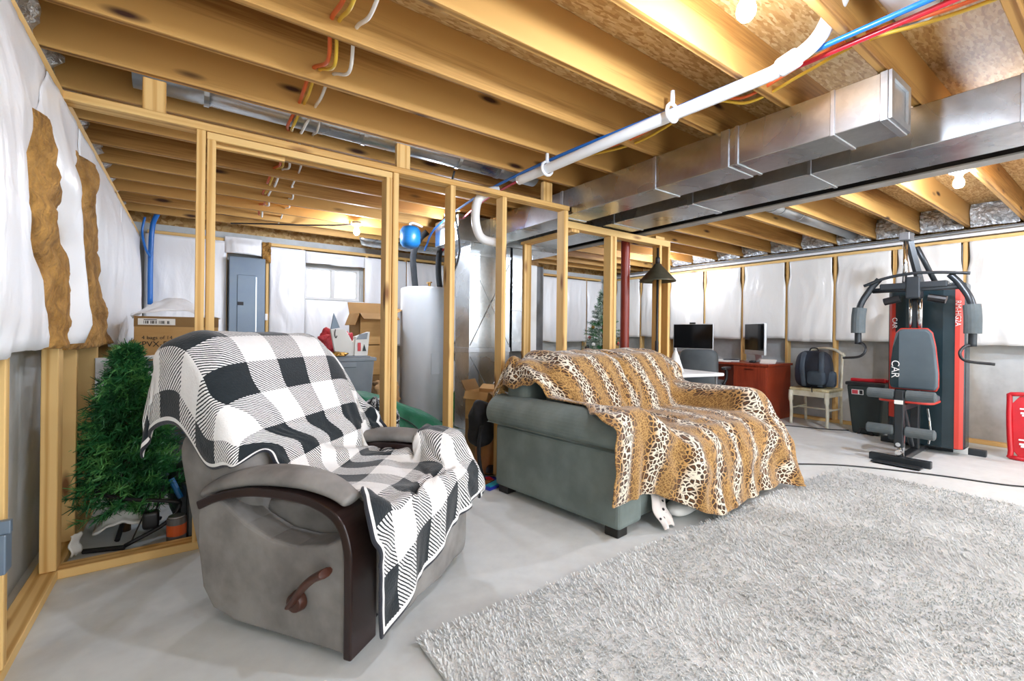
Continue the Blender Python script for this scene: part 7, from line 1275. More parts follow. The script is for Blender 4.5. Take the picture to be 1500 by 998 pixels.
-3,-3,-9,-4,1,-1,-1,0,0,4,1,4,5,6,5,2,7,1,-16,-11,9,-1,-6,-4,25,-1,-10,-6,-3,3,15,-21,-3,10,11,2,-5,7,-34,32,-2,8,-23,18,0,-8,1,8,-8,16,-33,15,-3,-16,9,-11,14,-12,-13,-1,-1,0,2,-3,0,-6,11,-6,16,1,0,
-10,-8,-7,-4,-3,-1,-1,0,0,0,2,4,5,5,7,11,-1,-1,6,-15,-9,4,-2,18,-12,-17,-3,0,1,1,10,22,-33,8,-1,-1,4,-7,19,-27,14,11,16,-10,2,8,-10,-8,-7,-9,33,-14,-5,2,-14,10,-5,-2,-4,-3,-2,-3,-2,2,4,4,-12,-1,16,0,1,
-35,0,0,0,1,0,-1,0,0,0,-1,1,2,2,2,2,0,1,13,18,-12,-19,-3,-4,-4,21,-3,-10,6,4,-4,-1,15,-28,9,2,-6,13,-18,3,-2,3,1,-1,1,1,-3,-1,-2,19,-19,10,-1,2,7,-6,1,2,-6,-4,-2,-4,1,10,1,-2,3,-7,0,0,0,
-35,0,0,0,-1,1,0,-1,1,-1,1,0,1,2,2,1,4,0,-1,-2,-2,-3,-3,-3,6,-9,11,10,-5,-4,-3,-6,5,12,-19,3,4,-3,14,-10,1,-3,-3,-4,1,-1,8,-2,7,-12,11,-11,4,1,2,3,6,6,4,-18,1,0,-3,-4,4,1,0,4,-8,12,0,
-35,0,1,-1,0,0,0,0,0,0,0,1,1,2,1,2,1,5,-5,0,-2,-2,-4,0,-5,1,-2,4,-1,-1,-2,6,-6,4,7,-12,1,2,3,10,-16,0,6,4,-8,2,-4,10,-6,4,-9,2,0,3,0,0,1,4,11,8,-12,-4,1,-8,-5,1,3,-3,4,27,1,
-35,0,-1,1,-1,0,0,0,0,1,0,0,2,1,2,2,1,1,0,-1,-1,-1,-2,-3,0,-3,-3,1,0,-1,0,-1,6,-5,5,2,-5,5,-4,2,0,-6,1,5,5,-8,-1,-3,9,-1,0,-4,-1,-2,2,-1,2,8,2,7,0,-4,-6,2,-6,-4,-1,9,4,-8,31,
-35,0,0,-1,1,0,0,-1,0,0,0,2,1,1,1,2,1,0,2,0,0,-2,-1,-2,-2,-1,-5,0,0,-1,0,5,-1,2,-6,8,-3,-1,-2,-1,7,-5,-6,4,4,6,-2,-5,-4,5,4,-3,-3,-1,-2,5,-3,1,8,6,5,1,-5,-9,-1,-2,-3,-3,0,2,0,
-33,-2,0,0,-1,0,0,0,0,0,0,1,1,2,1,2,2,-1,0,2,-1,0,-1,-1,-3,-3,-1,-2,1,-1,0,-3,2,2,2,-5,5,-5,0,3,-1,5,-4,-5,3,1,0,2,-2,0,0,5,-2,-2,-1,-2,3,-2,1,4,11,5,2,-3,-9,-3,-2,-4,-2,-1,0,
-36,1,0,-1,0,0,0,1,0,-1,1,0,1,4,1,-1,0,3,-1,0,2,-1,-1,-1,-1,-2,-1,-6,-2,5,-2,-2,-1,1,3,0,0,-3,0,0,2,1,2,-3,-3,2,2,1,0,-2,0,0,5,-2,-1,-3,-1,1,1,0,2,10,6,6,-2,-6,-3,-5,-3,-3,0,
-33,-1,-1,0,0,0,0,-1,0,0,0,0,1,1,4,2,-1,0,2,-1,0,1,-1,-1,-1,0,-3,-3,-2,-3,6,-3,-2,-1,-1,7,-3,-1,0,1,-1,-1,1,-1,-2,1,2,1,0,-1,1,-1,0,4,-1,-1,-2,0,-1,0,1,5,7,4,4,2,-5,-2,-2,-4,-3,
-35,0,0,0,-1,0,0,0,0,1,0,0,1,0,1,2,2,-1,0,0,1,0,1,-1,0,-1,-3,0,0,-2,-7,9,-6,-1,3,0,2,-3,1,-2,-1,1,-1,1,0,-4,3,1,2,-1,-1,1,-1,0,2,0,2,1,3,0,-4,-5,3,5,6,2,2,-3,-5,4,-6,
-35,0,0,0,0,-1,1,0,0,-1,0,1,1,-1,1,2,1,0,0,2,-2,0,0,1,-2,0,-1,-2,-1,1,4,-7,1,-2,0,-2,4,6,-9,0,0,0,1,0,-1,1,-4,2,2,1,-1,0,-1,0,1,6,2,-2,-5,-1,3,-1,-2,0,4,5,2,1,-3,-7,6,
-35,0,0,0,0,1,-1,1,-1,0,0,1,0,0,-1,1,2,0,-1,0,1,2,0,-3,1,-2,0,-1,-2,-2,2,-2,0,1,-4,0,0,6,1,-5,0,0,0,0,2,2,-1,-5,3,-1,1,-1,1,0,-1,-2,2,3,-1,-1,-1,1,0,-1,1,2,4,2,0,-2,-5,
-34,0,0,0,0,-1,0,1,-1,1,-1,0,1,0,0,0,0,0,0,0,0,0,0,-1,0,-1,1,6,-8,0,-1,-3,6,12,-5,-9,2,-3,5,9,-11,1,0,0,-1,-3,0,5,-6,3,5,0,-4,3,0,-8,-2,1,4,0,2,1,1,1,0,-4,1,7,5,9,6,
]
cloth('checked_blanket', 'black and white checked fleece blanket draped over the recliner', CHECK_DATA, CHECK_NU, CHECK_NV, CHECK_SU, CHECK_SV, M['buffalo'], M['sherpa'], (0.585, 2.03, 0), RZ, 0.014)
cloth('leopard_blanket', 'leopard print plush blanket draped over the loveseat', LEO_DATA, LEO_NU, LEO_NV, LEO_SU, LEO_SV, M['leopard'], None, (1.849, 1.623, 0), LZ, 0.012)
# spotted pale cloth peeping out under the loveseat
pc = MB().grid(lambda u, v: (0.33 + 0.15 * u - 0.05 * v + 0.014 * math.sin(v * 9) , 0.02 - 0.13 * v + 0.02 * u + 0.015 * math.sin(u * 12 + v * 3), 0.20 * (1 - v) ** 1.2 + 0.016 + 0.01 * math.sin(u * 14)), 16, 20)
ps_ = NT('spotted cloth'); vo = ps_.n('ShaderNodeTexVoronoi'); vo.inputs['Scale'].default_value = 22; ps_.l(ps_.coord('Object'), vo.inputs['Vector'])
ps_.setb(ps_.mix(ps_.ramp(vo.outputs['Distance'], [(0.16, 1.0), (0.22, 0.0)]), 'e9e1dc', '2a2527'), 0.85)
o = pc.build('spotted_sheet', ps_.m, smooth=True, solid=0.008, sub=1); o.location = (1.849, 1.623, 0); o.rotation_euler = (0, 0, LZ)
tag(o, 'pale spotted sheet hanging to the floor under the leopard blanket', 'sheet')
pl2 = MB().superel(0.17, 0.07, 0.045, 0.8, 0.8).build('white_pillow', M['white_matte'], smooth=True, loc=(2.50, 1.67, 0.05), rot=(0, 0, 0.15))
tag(pl2, 'white pillow lying half hidden below the leopard blanket hem', 'pillow')

# ------------------------------------------------------------------ rug: base plus shaggy pile
RX0, RX1, RY0, RY1 = 0.66, 4.40, -1.6, 1.49
rug = thing('shag_rug', 'large pale grey shag rug in the foreground', 'rug', ((RX0 + RX1) / 2, (RY0 + RY1) / 2, 0))
rt = NT('rug pile')
rv = rt.coord('Object')
n1 = rt.noise(rv, 2.2, 4, 0.6, 0.5); n2 = rt.noise(rt.coord('Object', (1, 1, 1)), 70, 3, 0.6, 1.5)
rt.setb(rt.ramp(rt.math('ADD', rt.math('MULTIPLY', n1, 0.55), rt.math('MULTIPLY', n2, 0.45)), [(0.3, 'c2c4c3'), (0.50, 'dcdfde'), (0.70, 'ebeeed')]), 0.95)
rt.bump(n2, 0.6, 0.012)
HW, HD = (RX1 - RX0) / 2, (RY1 - RY0) / 2
MB().box(-HW, HW, -HD, HD, 0.001, 0.018).build('backing', rt.m, rug, bevel=0.008)
random.seed(31)
pv, pf = [], []
N_T = 80000
for i in range(N_T):
    x = random.uniform(-HW, HW)
    y = HD - (2 * HD) * random.random() ** 1.0
    wy = y + (RY0 + RY1) / 2
    if wy < 0.1 and random.random() < 0.6: continue
    if wy < -0.5: continue
    a = 2.2 + 1.5 * noise.noise(Vector((x * 2.5, y * 2.5, 0))) + random.uniform(-0.9, 0.9)
    l = random.uniform(0.014, 0.026); h_ = random.uniform(0.006, 0.016)
    dx, dy = math.cos(a) * l, math.sin(a) * l
    wx, wyy = -math.sin(a) * 0.0022, math.cos(a) * 0.0022
    o = len(pv)
    pv += [(x - wx, y - wyy, 0.017), (x + wx, y + wyy, 0.017), (x + dx * .6 + wx, y + dy * .6 + wyy, 0.018 + h_), (x + dx * .6 - wx, y + dy * .6 - wyy, 0.018 + h_), (x + dx, y + dy, 0.019 + h_ * 0.6)]
    pf += [(o, o + 1, o + 2, o + 3), (o + 3, o + 2, o + 4)]
me = bpy.data.meshes.new('pile'); me.from_pydata(pv, [], pf); me.materials.append(rt.m)
pile = bpy.data.objects.new('pile', me); COL.objects.link(pile); pile.parent = rug; tag(pile, kind='stuff')

# ------------------------------------------------------------------ things behind the partition, left part
def carton(name, label, cat, x0, x1, y0, y1, z0, z1, open_=False, m='cardboard', rz=0.0, group=None):
    t = thing(name, label, cat, ((x0 + x1) / 2, (y0 + y1) / 2, z0), rz, group)
    a, b, h = (x1 - x0) / 2, (y1 - y0) / 2, z1 - z0
    if not open_:
        MB().box(-a, a, -b, b, 0, h).build('carton', M[m], t, bevel=0.004)
        MB().box(-a * 0.99, a * 0.99, -0.03, 0.03, h, h + 0.002).build('packing_tape', M['cardboard_d'], t)
    else:
        MB().box(-a, a, -b, -b + 0.006, 0, h).box(-a, a, b - 0.006, b, 0, h).box(-a, -a + 0.006, -b, b, 0, h).box(a - 0.006, a, -b, b, 0, h).box(-a, a, -b, b, 0, 0.006).build('carton', M[m], t)
        for (px, py, ax, s) in ((0, -b, 'x', 1), (0, b, 'x', -1), (-a, 0, 'y', 1), (a, 0, 'y', -1)):
            L = b * 0.9 if ax == 'y' else b * 0.9
            mb = MB()
            if ax == 'x': mb.box(-a, a, 0, L * 0.9, -0.003, 0.003)
            else: mb.box(0, a * 0.7, -b, b, -0.003, 0.003)
            f = mb.build('flap', M['cardboard_d'] if ax == 'x' else M[m], t)
            f.location = (px, py, h)
            f.rotation_euler = (math.radians(-150 if s > 0 else 0) if ax == 'x' else 0, math.radians(110) if ax == 'y' and s > 0 else 0, 0)
            if ax == 'x': f.rotation_euler = (math.radians(205) if s > 0 else math.radians(60), 0, 0)
            elif s < 0: f.rotation_euler = (0, math.radians(-30), 0)
    return t, a, b, h
def tote(label, x0, x1, y0, y1, z0, h, m, lid=True, grp=None):
    t = thing('storage_tote', label, 'tote', ((x0 + x1) / 2, (y0 + y1) / 2, z0), 0, grp)
    a, b = (x1 - x0) / 2, (y1 - y0) / 2
    k = 0.90
    vs = [(-a * k, -b * k, 0), (a * k, -b * k, 0), (a * k, b * k, 0), (-a * k, b * k, 0), (-a, -b, h - 0.04), (a, -b, h - 0.04), (a, b, h - 0.04), (-a, b, h - 0.04)]
    MB().add(vs, [(0, 3, 2, 1), (4, 5, 6, 7), (0, 1, 5, 4), (1, 2, 6, 5), (2, 3, 7, 6), (3, 0, 4, 7)]).build('tub', M[m], t, bevel=0.015, seg=3)
    MB().box(-a - 0.015, a + 0.015, -b - 0.015, b + 0.015, h - 0.045, h - 0.012).box(-a + 0.03, a - 0.03, -b + 0.03, b - 0.03, h - 0.012, h).build('lid', M[m], t, bevel=0.008, seg=2)
    for s in (-1, 1): MB().box(-0.09, 0.09, s * (b + 0.012) - 0.012, s * (b + 0.012) + 0.012, h - 0.10, h - 0.05).build('handle', M[m], t, bevel=0.006)
    return t
tote('blue grey lidded tote under the big printed carton', -0.38, 0.22, 3.85, 4.30, 0.45, 0.435, 'tote_blue')
tote('lower blue grey tote at the bottom of the stack by the left wall', -0.38, 0.22, 3.85, 4.30, 0.0, 0.45, 'tote_blue')
bx, a, b, h = carton('cardboard_box', 'large printed cardboard box on the blue grey totes', 'box', -0.31, 0.16, 3.90, 4.26, 0.885, 1.185)
MB().box(-a - 0.001, a + 0.001, -b - 0.002, -b, h - 0.07, h).build('top_band', M['cardboard_d'], bx)
MB().box(-a + 0.02, -a + 0.22, -b - 0.003, -b - 0.001, h - 0.058, h - 0.015).build('shipping_label', M['paper'], bx)
bars = MB()
for i in range(16):
    x = -a + 0.05 + i * 0.009
    if i % 5 != 3: bars.box(x, x + 0.003 + 0.002 * (i % 3), -b - 0.004, -b - 0.003, h - 0.05, h - 0.03)
bars.box(-a + 0.05, -a + 0.12, -b - 0.004, -b - 0.003, h - 0.026, h - 0.021)
bars.build('label_print', M['ink'], bx)
fm = lambda x, z: frame((x, -b - 0.002, z), (1, 0, 0), (0, 0, 1), (0, -1, 0))
text('printed_text', '4 bags of 14', 0.034, M['ink'], bx, fm(-a + 0.04, h - 0.155))
text('printed_text', 'PVX-513', 0.052, M['ink'], bx, fm(-a + 0.04, h - 0.205))
lb = MB().box(0.10, 0.19, -b - 0.002, -b - 0.001, 0.02, 0.024).box(0.10, 0.19, -b - 0.002, -b - 0.001, 0.05, 0.054).box(0.10, 0.104, -b - 0.002, -b - 0.001, 0.02, 0.054)
lb.build('print_lines', M['ink'], bx)
# crumpled plastic on the box
cp = MB().grid(lambda u, v: (-0.36 + 0.55 * u, 4.28 + 0.12 * v, 1.19 + 0.10 * math.sin(PI * min(1, u * 1.1)) * (0.5 + v) + 0.03 * noise.noise(Vector((u * 6, v * 4, 3)))), 26, 8).build('plastic_bag', M['poly'], smooth=True, solid=0.004)
tag(cp, 'crumpled clear white plastic behind the printed carton', 'bag')
wb_ = thing('white_board', 'white foam board leaning behind the small green tree', 'board', (-0.36, 3.72, 0.0), 0.12)
MB().box(-0.115, 0.115, -0.008, 0.008, 0.0, 0.92).build('sheet', M['white_matte'], wb_, bevel=0.004)
MB().box(-0.115, 0.115, 0.012, 0.03, 0.02, 0.90).build('backing_foam', M['paper'], wb_, bevel=0.004)
# folding lawn chair with woven straps
lc = thing('lawn_chair', 'folded lawn chair of dark woven straps behind the recliner', 'chair', (-0.12, 3.60, 0), 0.1)
fr_ = MB().tube(bez([(-0.16, 0.0, 0.03), (-0.16, 0.02, 0.6), (-0.15, 0.03, 0.86), (-0.1, 0.03, 0.92), (0.1, 0.03, 0.92), (0.15, 0.03, 0.86), (0.16, 0.02, 0.6), (0.16, 0, 0.03)], 5), 0.012, 8)
fr_.tube([(-0.16, -0.03, 0.92), (0.16, -0.02, 0.42)], 0.02, 8)
fr_.build('frame', M['white'], lc, smooth=True)
st = MB()
for i in range(17): st.box(-0.15, 0.15, 0.014, 0.018, 0.30 + i * 0.034, 0.322 + i * 0.034)
for i in range(9): st.box(-0.145 + i * 0.034, -0.128 + i * 0.034, 0.018, 0.022, 0.29, 0.88)
st.build('webbing', M['steel_grey'], lc)

# small green artificial tree
def needle_tree(name, label, loc, h, r, mats, seed, n_br, orn=None, z0=0.12):
    random.seed(seed)
    t = thing(name, label, 'tree', loc)
    MB().lathe([(0.022, 0.0), (0.016, h * 0.5), (0.006, h * 0.97)], 8).build('trunk', M['bark'], t, smooth=True)
    for k in range(3):
        a = k * 2 * PI / 3 + 0.4
        MB().tube([(0, 0, 0.10), (0.16 * math.cos(a), 0.16 * math.sin(a), 0.012)], 0.012, 6).build('leg', M['steel_dark'], t)
    bufs = [MB() for _ in mats]
    for i in range(n_br):
        f = (i + random.random()) / n_br
        z = z0 + (h - z0) * f ** 0.9
        R = r * (1 - f) ** 0.85 * random.uniform(0.7, 1.1) + 0.03
        a = random.uniform(0, 2 * PI)
        droop = random.uniform(-0.25, 0.10)
        tip = Vector((R * math.cos(a), R * math.sin(a), z + R * (0.25 + droop)))
        base = Vector((0, 0, z))
        d = tip - base
        q_ = bufs[0 if random.random() < 0.68 else len(mats) - 1]
        m_ = int(10 + 60 * R / 0.3)
        for k in range(m_):
            s = random.uniform(0.15, 1.0)
            p = base + d * s
            dr = Vector((random.gauss(0, 1), random.gauss(0, 1), random.gauss(0, 1))).normalized()
            dr = (dr + d.normalized() * 0.9).normalized()
            L = random.uniform(0.024, 0.055); wv = dr.cross(Vector((random.random(), random.random(), random.random()))).normalized() * 0.0034
            e = p + dr * L
            q_.add([p - wv, p + wv, e + wv * 0.4, e - wv * 0.4], [(0, 1, 2, 3)])
    for q_, m_ in zip(bufs, mats): q_.build('foliage', M[m_], t)
    if orn:
        for i in range(orn):
            f = random.uniform(0.05, 0.85); z = z0 + (h - z0) * f; a = random.uniform(0, 2 * PI); R = r * (1 - f) ** 0.85 * 0.95
            mm = random.choice(['red_bag', 'white', 'brass', 'red_plastic', 'white'])
            MB().superel(0.03, 0.03, 0.03, 1, 1, 12, 8).build('ornament', M[mm], t, smooth=True, loc=(R * math.cos(a), R * math.sin(a), z))
    return t
needle_tree('artificial_tree', 'small green artificial tree standing by the left wall behind the partition', (-0.28, 3.22, 0), 1.0, 0.27, ['needle', 'needle_bright'], 5, 620)
# folded black stand lying on the floor before the tree
fs_ = thing('folding_stand', 'black folding tube stand lying on the floor under the green tree', 'stand', (-0.16, 3.02, 0))
MB().tube(bez([(-0.20, 0.12, 0.30), (-0.22, 0.06, 0.27), (-0.10, -0.02, 0.235), (0.08, -0.06, 0.20), (0.12, -0.05, 0.17), (0.06, -0.06, 0.09), (-0.10, -0.08, 0.02)], 6), 0.010, 8).build('tube_frame', M['steel_dark'], fs_, smooth=True)
MB().tube([(-0.26, -0.02, 0.012), (-0.10, -0.08, 0.014)], 0.012, 8).build('foot_bar', M['black'], fs_)
MB().tube([(-0.08, -0.08, 0.02), (0.0, -0.03, 0.22)], 0.004, 6).tube([(0.02, -0.04, 0.16), (0.05, 0.02, 0.27)], 0.004, 6).build('brace', M['steel_dark'], fs_)
MB().superel(0.035, 0.03, 0.045, 0.4, 0.4).build('clamp', M['black'], fs_, smooth=True, loc=(0.0, -0.05, 0.12))
MB().tube([(0.08, 0.0, 0.30), (0.125, -0.03, 0.20)], 0.014, 8).build('blue_sleeve', M['tank_blue'], fs_)
bk_ = thing('upright_box', 'black upright box beside the folding stand and the recliner', 'box', (0.02, 2.98, 0), 0.2)
MB().box(-0.045, 0.045, -0.07, 0.07, 0, 0.27).build('cabinet', M['black'], bk_, bevel=0.012)
MB().box(-0.036, 0.036, -0.076, -0.07, 0.02, 0.24).build('grille', M['black_soft'], bk_, bevel=0.003)
cn = thing('paint_can', 'small can with an orange label on the floor by the recliner', 'can', (-0.052, 2.90, 0))
MB().lathe([(0.042, 0.0), (0.042, 0.13), (0.038, 0.135)], 20).build('body', M['steel_grey'], cn, smooth=False)
MB().lathe([(0.0425, 0.045), (0.0425, 0.10)], 20).build('label_band', M['cable_orange'], cn)
MB().lathe([(0.036, 0.135), (0.036, 0.14), (0.02, 0.142)], 20).build('lid', M['alu'], cn)
gb = MB().superel(0.12, 0.10, 0.17, 0.7, 0.7, 22, 14, lambda p: Vector((p.x * (1 + 0.2 * noise.noise(p * 9)), p.y * (1 + 0.2 * noise.noise(p * 8)), p.z))).build('dark_pouch', M['bin'], smooth=True, loc=(0.02, 3.22, 0.18))
tag(gb, 'dark green black pouch beside the tree and the recliner', 'bag')
wt = MB().grid(lambda u, v: (-0.40 + 0.24 * u, 3.10 + 0.16 * v - 0.06 * u, 0.05 + 0.12 * math.sin(PI * u) * (0.4 + 0.6 * v) + 0.03 * noise.noise(Vector((u * 4, v * 4, 1)))), 18, 12).build('white_tree_skirt', M['white_matte'], smooth=True, solid=0.01)
tag(wt, 'crumpled white cloth at the foot of the green tree', 'cloth')
wc = MB().grid(lambda u, v: (-0.455 + 0.03 * u + 0.006 * math.sin(v * 9), 2.93 + 0.05 * u, 0.02 + 0.10 * v + 0.01 * noise.noise(Vector((u * 5, v * 5, 9)))), 6, 10).build('crumpled_paper', M['paper'], smooth=True, solid=0.006)
tag(wc, 'crumpled white paper against the leftmost partition stud', 'paper')

# electrical panel on the back wall
ep = thing('breaker_box', 'grey electrical breaker panel on the back wall', 'panel', (0.54, YB - 0.10, 0.98))
MB().box(-0.185, 0.185, 0, 0.12, 0, 0.98).build('cover', M['panel_grey'], ep, bevel=0.006)
MB().box(-0.105, 0.085, -0.012, 0.0, 0.08, 0.77).build('door', M['panel_grey'], ep, bevel=0.006)
MB().box(-0.10, -0.04, -0.016, -0.012, 0.41, 0.45).build('latch', M['steel_dark'], ep, bevel=0.003)
MB().box(0.084, 0.096, -0.010, 0.0, 0.10, 0.75).build('hinge', M['alu'], ep)
MB().box(0.19, 0.22, 0.03, 0.08, 0.24, 0.32).build('side_switch', M['white'], ep, bevel=0.004)

# ------------------------------------------------------------------ grey tote, paper house, red bag, cartons
tote('grey lidded storage tote left of the water heater', 0.90, 1.43, 4.28, 4.72, 0.42, 0.445, 'tote')
tote('lower grey storage tote hidden behind the recliner', 0.90, 1.43, 4.28, 4.72, 0.0, 0.42, 'tote')
ph = thing('paper_house', 'cut out white paper church with a grey pointed steeple on the grey tote', 'decoration', (1.22, 4.40, 0.866), 0.0)
MB().prism([(-0.17, 0.25), (-0.035, 0.25), (0.03, 0.13), (0.06, 0.18), (0.04, 0.0), (-0.12, 0.0)], -0.02, 0.02).build('tower_front', M['paper'], ph, bevel=0.003)
MB().prism([(0.04, 0.0), (0.05, 0.18), (0.185, 0.23), (0.165, 0.0)], -0.045, 0.045).build('house_front', M['paper'], ph, bevel=0.003)
MB().prism([(0.055, 0.155), (0.085, 0.205), (0.165, 0.222), (0.155, 0.16)], -0.050, -0.046).build('roof', M['tote'], ph)
MB().prism([(-0.165, 0.25), (-0.14, 0.40), (-0.085, 0.265)], -0.012, 0.012).build('steeple', M['panel_grey'], ph, bevel=0.002)
MB().box(0.07, 0.098, -0.052, -0.046, 0.045, 0.125).build('red_door', M['red_plastic'], ph)
MB().prism([(0.115, 0.045), (0.15, 0.045), (0.132, 0.11)], -0.052, -0.046).build('tree_cutout', M['bin'], ph)
MB().tube(bez([(-0.13, -0.03, 0.25), (-0.135, -0.03, 0.20), (-0.125, -0.03, 0.17), (-0.115, -0.03, 0.19)], 5), 0.004, 6).build('hook', M['steel_dark'], ph)
def lump(name, label, cat, loc, a, b, c, m, seed, amp=0.22, fr=6.0, e=0.7, rz=0, flat=True):
    def fn(p):
        n_ = 1 + amp * noise.noise(Vector((p.x * fr / max(a, .1) * .3 + seed, p.y * fr / max(b, .1) * .3, p.z * fr / max(c, .1) * .3))) + amp * 0.5 * noise.noise(Vector((p.x * fr * 2.2 + seed, p.y * fr * 2.2, p.z * fr * 2.2)))
        q_ = Vector((p.x * n_, p.y * n_, p.z * n_))
        if flat: q_.z = max(q_.z, -c * 0.92)
        return q_
    o = MB().superel(a, b, c, e, e, 40, 24, fn).build(name, M[m], smooth=True, loc=loc, rot=(0, 0, rz))
    return tag(o, label, cat)
lump('plastic_bag', 'crumpled red plastic bag on the grey tote behind the paper house', 'bag', (1.15, 4.58, 0.97), 0.17, 0.11, 0.115, 'red_bag', 3, 0.4, 9, 0.75)
lump('decoration_garland', 'small tangled garland on the tote lid before the paper house', 'decoration', (1.10, 4.335, 0.885), 0.08, 0.03, 0.022, 'brass', 8, 0.5, 20, 0.8)
c1, a, b, h = carton('cardboard_box', 'tall open cardboard box behind the grey tote', 'box', 1.50, 1.90, 5.0, 5.4, 0.95, 1.30, True)
c2, a, b, h = carton('cardboard_box', 'closed cardboard box beneath the open one left of the water heater', 'box', 1.48, 1.92, 4.98, 5.42, 0.62, 0.945)
c3, a, b, h = carton('cardboard_box', 'bottom cardboard box of the stack left of the water heater', 'box', 1.48, 1.92, 4.98, 5.42, 0.0, 0.615, False, 'cardboard_d')
lump('paper_bag', 'crumpled brown paper bag low beside the grey tote', 'bag', (1.60, 4.45, 0.47), 0.12, 0.10, 0.13, 'brown_paper', 5, 0.35, 10, 0.6)
carton('cardboard_box', 'cardboard box holding the crumpled paper bag', 'box', 1.46, 1.80, 4.30, 4.62, 0, 0.35)
# green duffel
def duf(p):
    n_ = 1 + 0.10 * noise.noise(p * 4) + 0.05 * noise.noise(p * 11)
    sag = -0.22 * (p.x / 0.45) - 0.02
    return Vector((p.x, p.y * n_, p.z * n_ * (1 - 0.25 * p.x / 0.45) + sag * 0.55))
dg_ = thing('duffel_bag', 'long green nylon storage bag slumped on the floor behind the partition', 'bag', (1.42, 3.66, 0.27), -0.12)
MB().superel(0.46, 0.24, 0.25, 0.55, 0.6, 44, 24, duf).build('bag_body', M['green_nylon'], dg_, smooth=True)
MB().tube(bez([(-0.40, -0.20, 0.24), (-0.2, -0.245, 0.22), (0.05, -0.26, 0.10), (0.15, -0.27, -0.05), (0.12, -0.27, -0.2)], 6), 0.012, 6, True, 0.4).build('strap', M['bin'], dg_, smooth=True)
MB().tube(bez([(-0.42, -0.15, 0.30), (-0.25, -0.22, 0.26), (-0.10, -0.25, 0.16), (-0.06, -0.26, 0.0), (-0.08, -0.26, -0.18)], 6), 0.007, 6).build('zip_piping', M['cable_orange'], dg_, smooth=True)
fz = lump('fleece_throw', 'black and white shaggy throw bundled between the recliner and the green bag', 'blanket', (1.06, 3.18, 0.30), 0.17, 0.13, 0.30, 'fur', 4, 0.3, 12, 0.65)

# ------------------------------------------------------------------ water heater, expansion tank
wh = thing('water_heater', 'tall pale grey water heater tank behind the partition', 'water heater', (2.27, 5.0, 0))
MB().lathe([(0.265, 0.07), (0.285, 0.085), (0.287, 0.8), (0.287, 1.595), (0.28, 1.61), (0.25, 1.622), (0.0, 1.63)], 44).build('tank', M['heater'], wh, smooth=True)
MB().lathe([(0.30, 0.0), (0.31, 0.06), (0.30, 0.06), (0.29, 0.012)], 36).build('drain_pan', M['steel_grey'], wh)
for k in range(3): MB().lathe([(0.02, 0.012), (0.02, 0.075)], 10).build('leg', M['steel_dark'], wh, loc=(0.2 * math.cos(k * 2.1), 0.2 * math.sin(k * 2.1), 0))
MB().lathe([(0.018, 0), (0.018, 0.05), (0.012, 0.055)], 12).build('relief_valve', M['brass'], wh, loc=(-0.02, -0.15, 1.62))
MB().box(-0.012, 0.012, -0.05, 0.05, 0.045, 0.06).build('valve_lever', M['brass'], wh, loc=(-0.02, -0.15, 1.62))
MB().prism([(-0.05, 0.62), (0.05, 0.62), (0.05, 0.86), (-0.05, 0.86)], -0.292, -0.286).build('rating_label', M['heater'], wh)
pipe_thing('insulated_pipe', 'left black foam covered pipe rising from the water heater', 'pipe', [(2.12, 4.95, 1.62), (2.105, 4.96, 1.80), (2.10, 4.97, 2.0), (2.16, 4.94, 2.18), (2.24, 4.9, 2.27)], 0.036, 'pipe_foam')
pipe_thing('insulated_pipe', 'right black foam covered pipe rising from the water heater', 'pipe', [(2.37, 4.82, 1.62), (2.355, 4.83, 1.80), (2.36, 4.83, 2.0), (2.40, 4.80, 2.16), (2.42, 4.78, 2.24)], 0.034, 'pipe_foam')
et = thing('expansion_tank', 'blue expansion tank hanging left of the insulated pipes', 'tank', (1.965, 4.74, 2.02))
MB().lathe([(0.03, 0), (0.085, 0.02), (0.11, 0.06), (0.112, 0.19), (0.085, 0.235), (0.03, 0.25)], 30).build('shell', M['tank_blue'], et, smooth=True)
MB().lathe([(0.1135, 0.12), (0.1135, 0.13)], 30).build('weld_band', M['tank_blue'], et)
MB().tube(bez([(0, 0, 0.25), (0, 0, 0.275), (0.04, 0, 0.285), (0.16, 0.05, 0.275)], 5), 0.014, 8).build('supply_pipe', M['pvc'], et, smooth=True)
lump('green_sack', 'bright green sack standing between partition studs', 'bag', (2.62, 4.62, 0.22), 0.15, 0.13, 0.235, 'green_bag', 6, 0.2, 9, 0.6)
sh = thing('wire_shelf', 'small white wire shelf behind the partition studs', 'shelf', (2.84, 5.3, 0))
for x in (-0.16, 0.16):
    for y in (-0.12, 0.12): MB().tube([(x, y, 0), (x, y, 0.78)], 0.008, 8).build('post', M['white'], sh)
for z in (0.08, 0.40, 0.74):
    s_ = MB()
    for k in range(9): s_.tube([(-0.16, -0.12 + 0.03 * k, z), (0.16, -0.12 + 0.03 * k, z)], 0.004, 6)
    s_.build('wire_deck', M['white'], sh)
lump('white_bundle', 'white crumpled bundle on the wire shelf', 'cloth', (2.84, 5.27, 0.80), 0.12, 0.09, 0.06, 'white_matte', 9, 0.4, 14, 0.7)
carton('small_carton', 'small blue and white carton on the floor behind the studs', 'box', 2.60, 2.80, 4.40, 4.5, 0.0, 0.12, False, 'tote_blue')

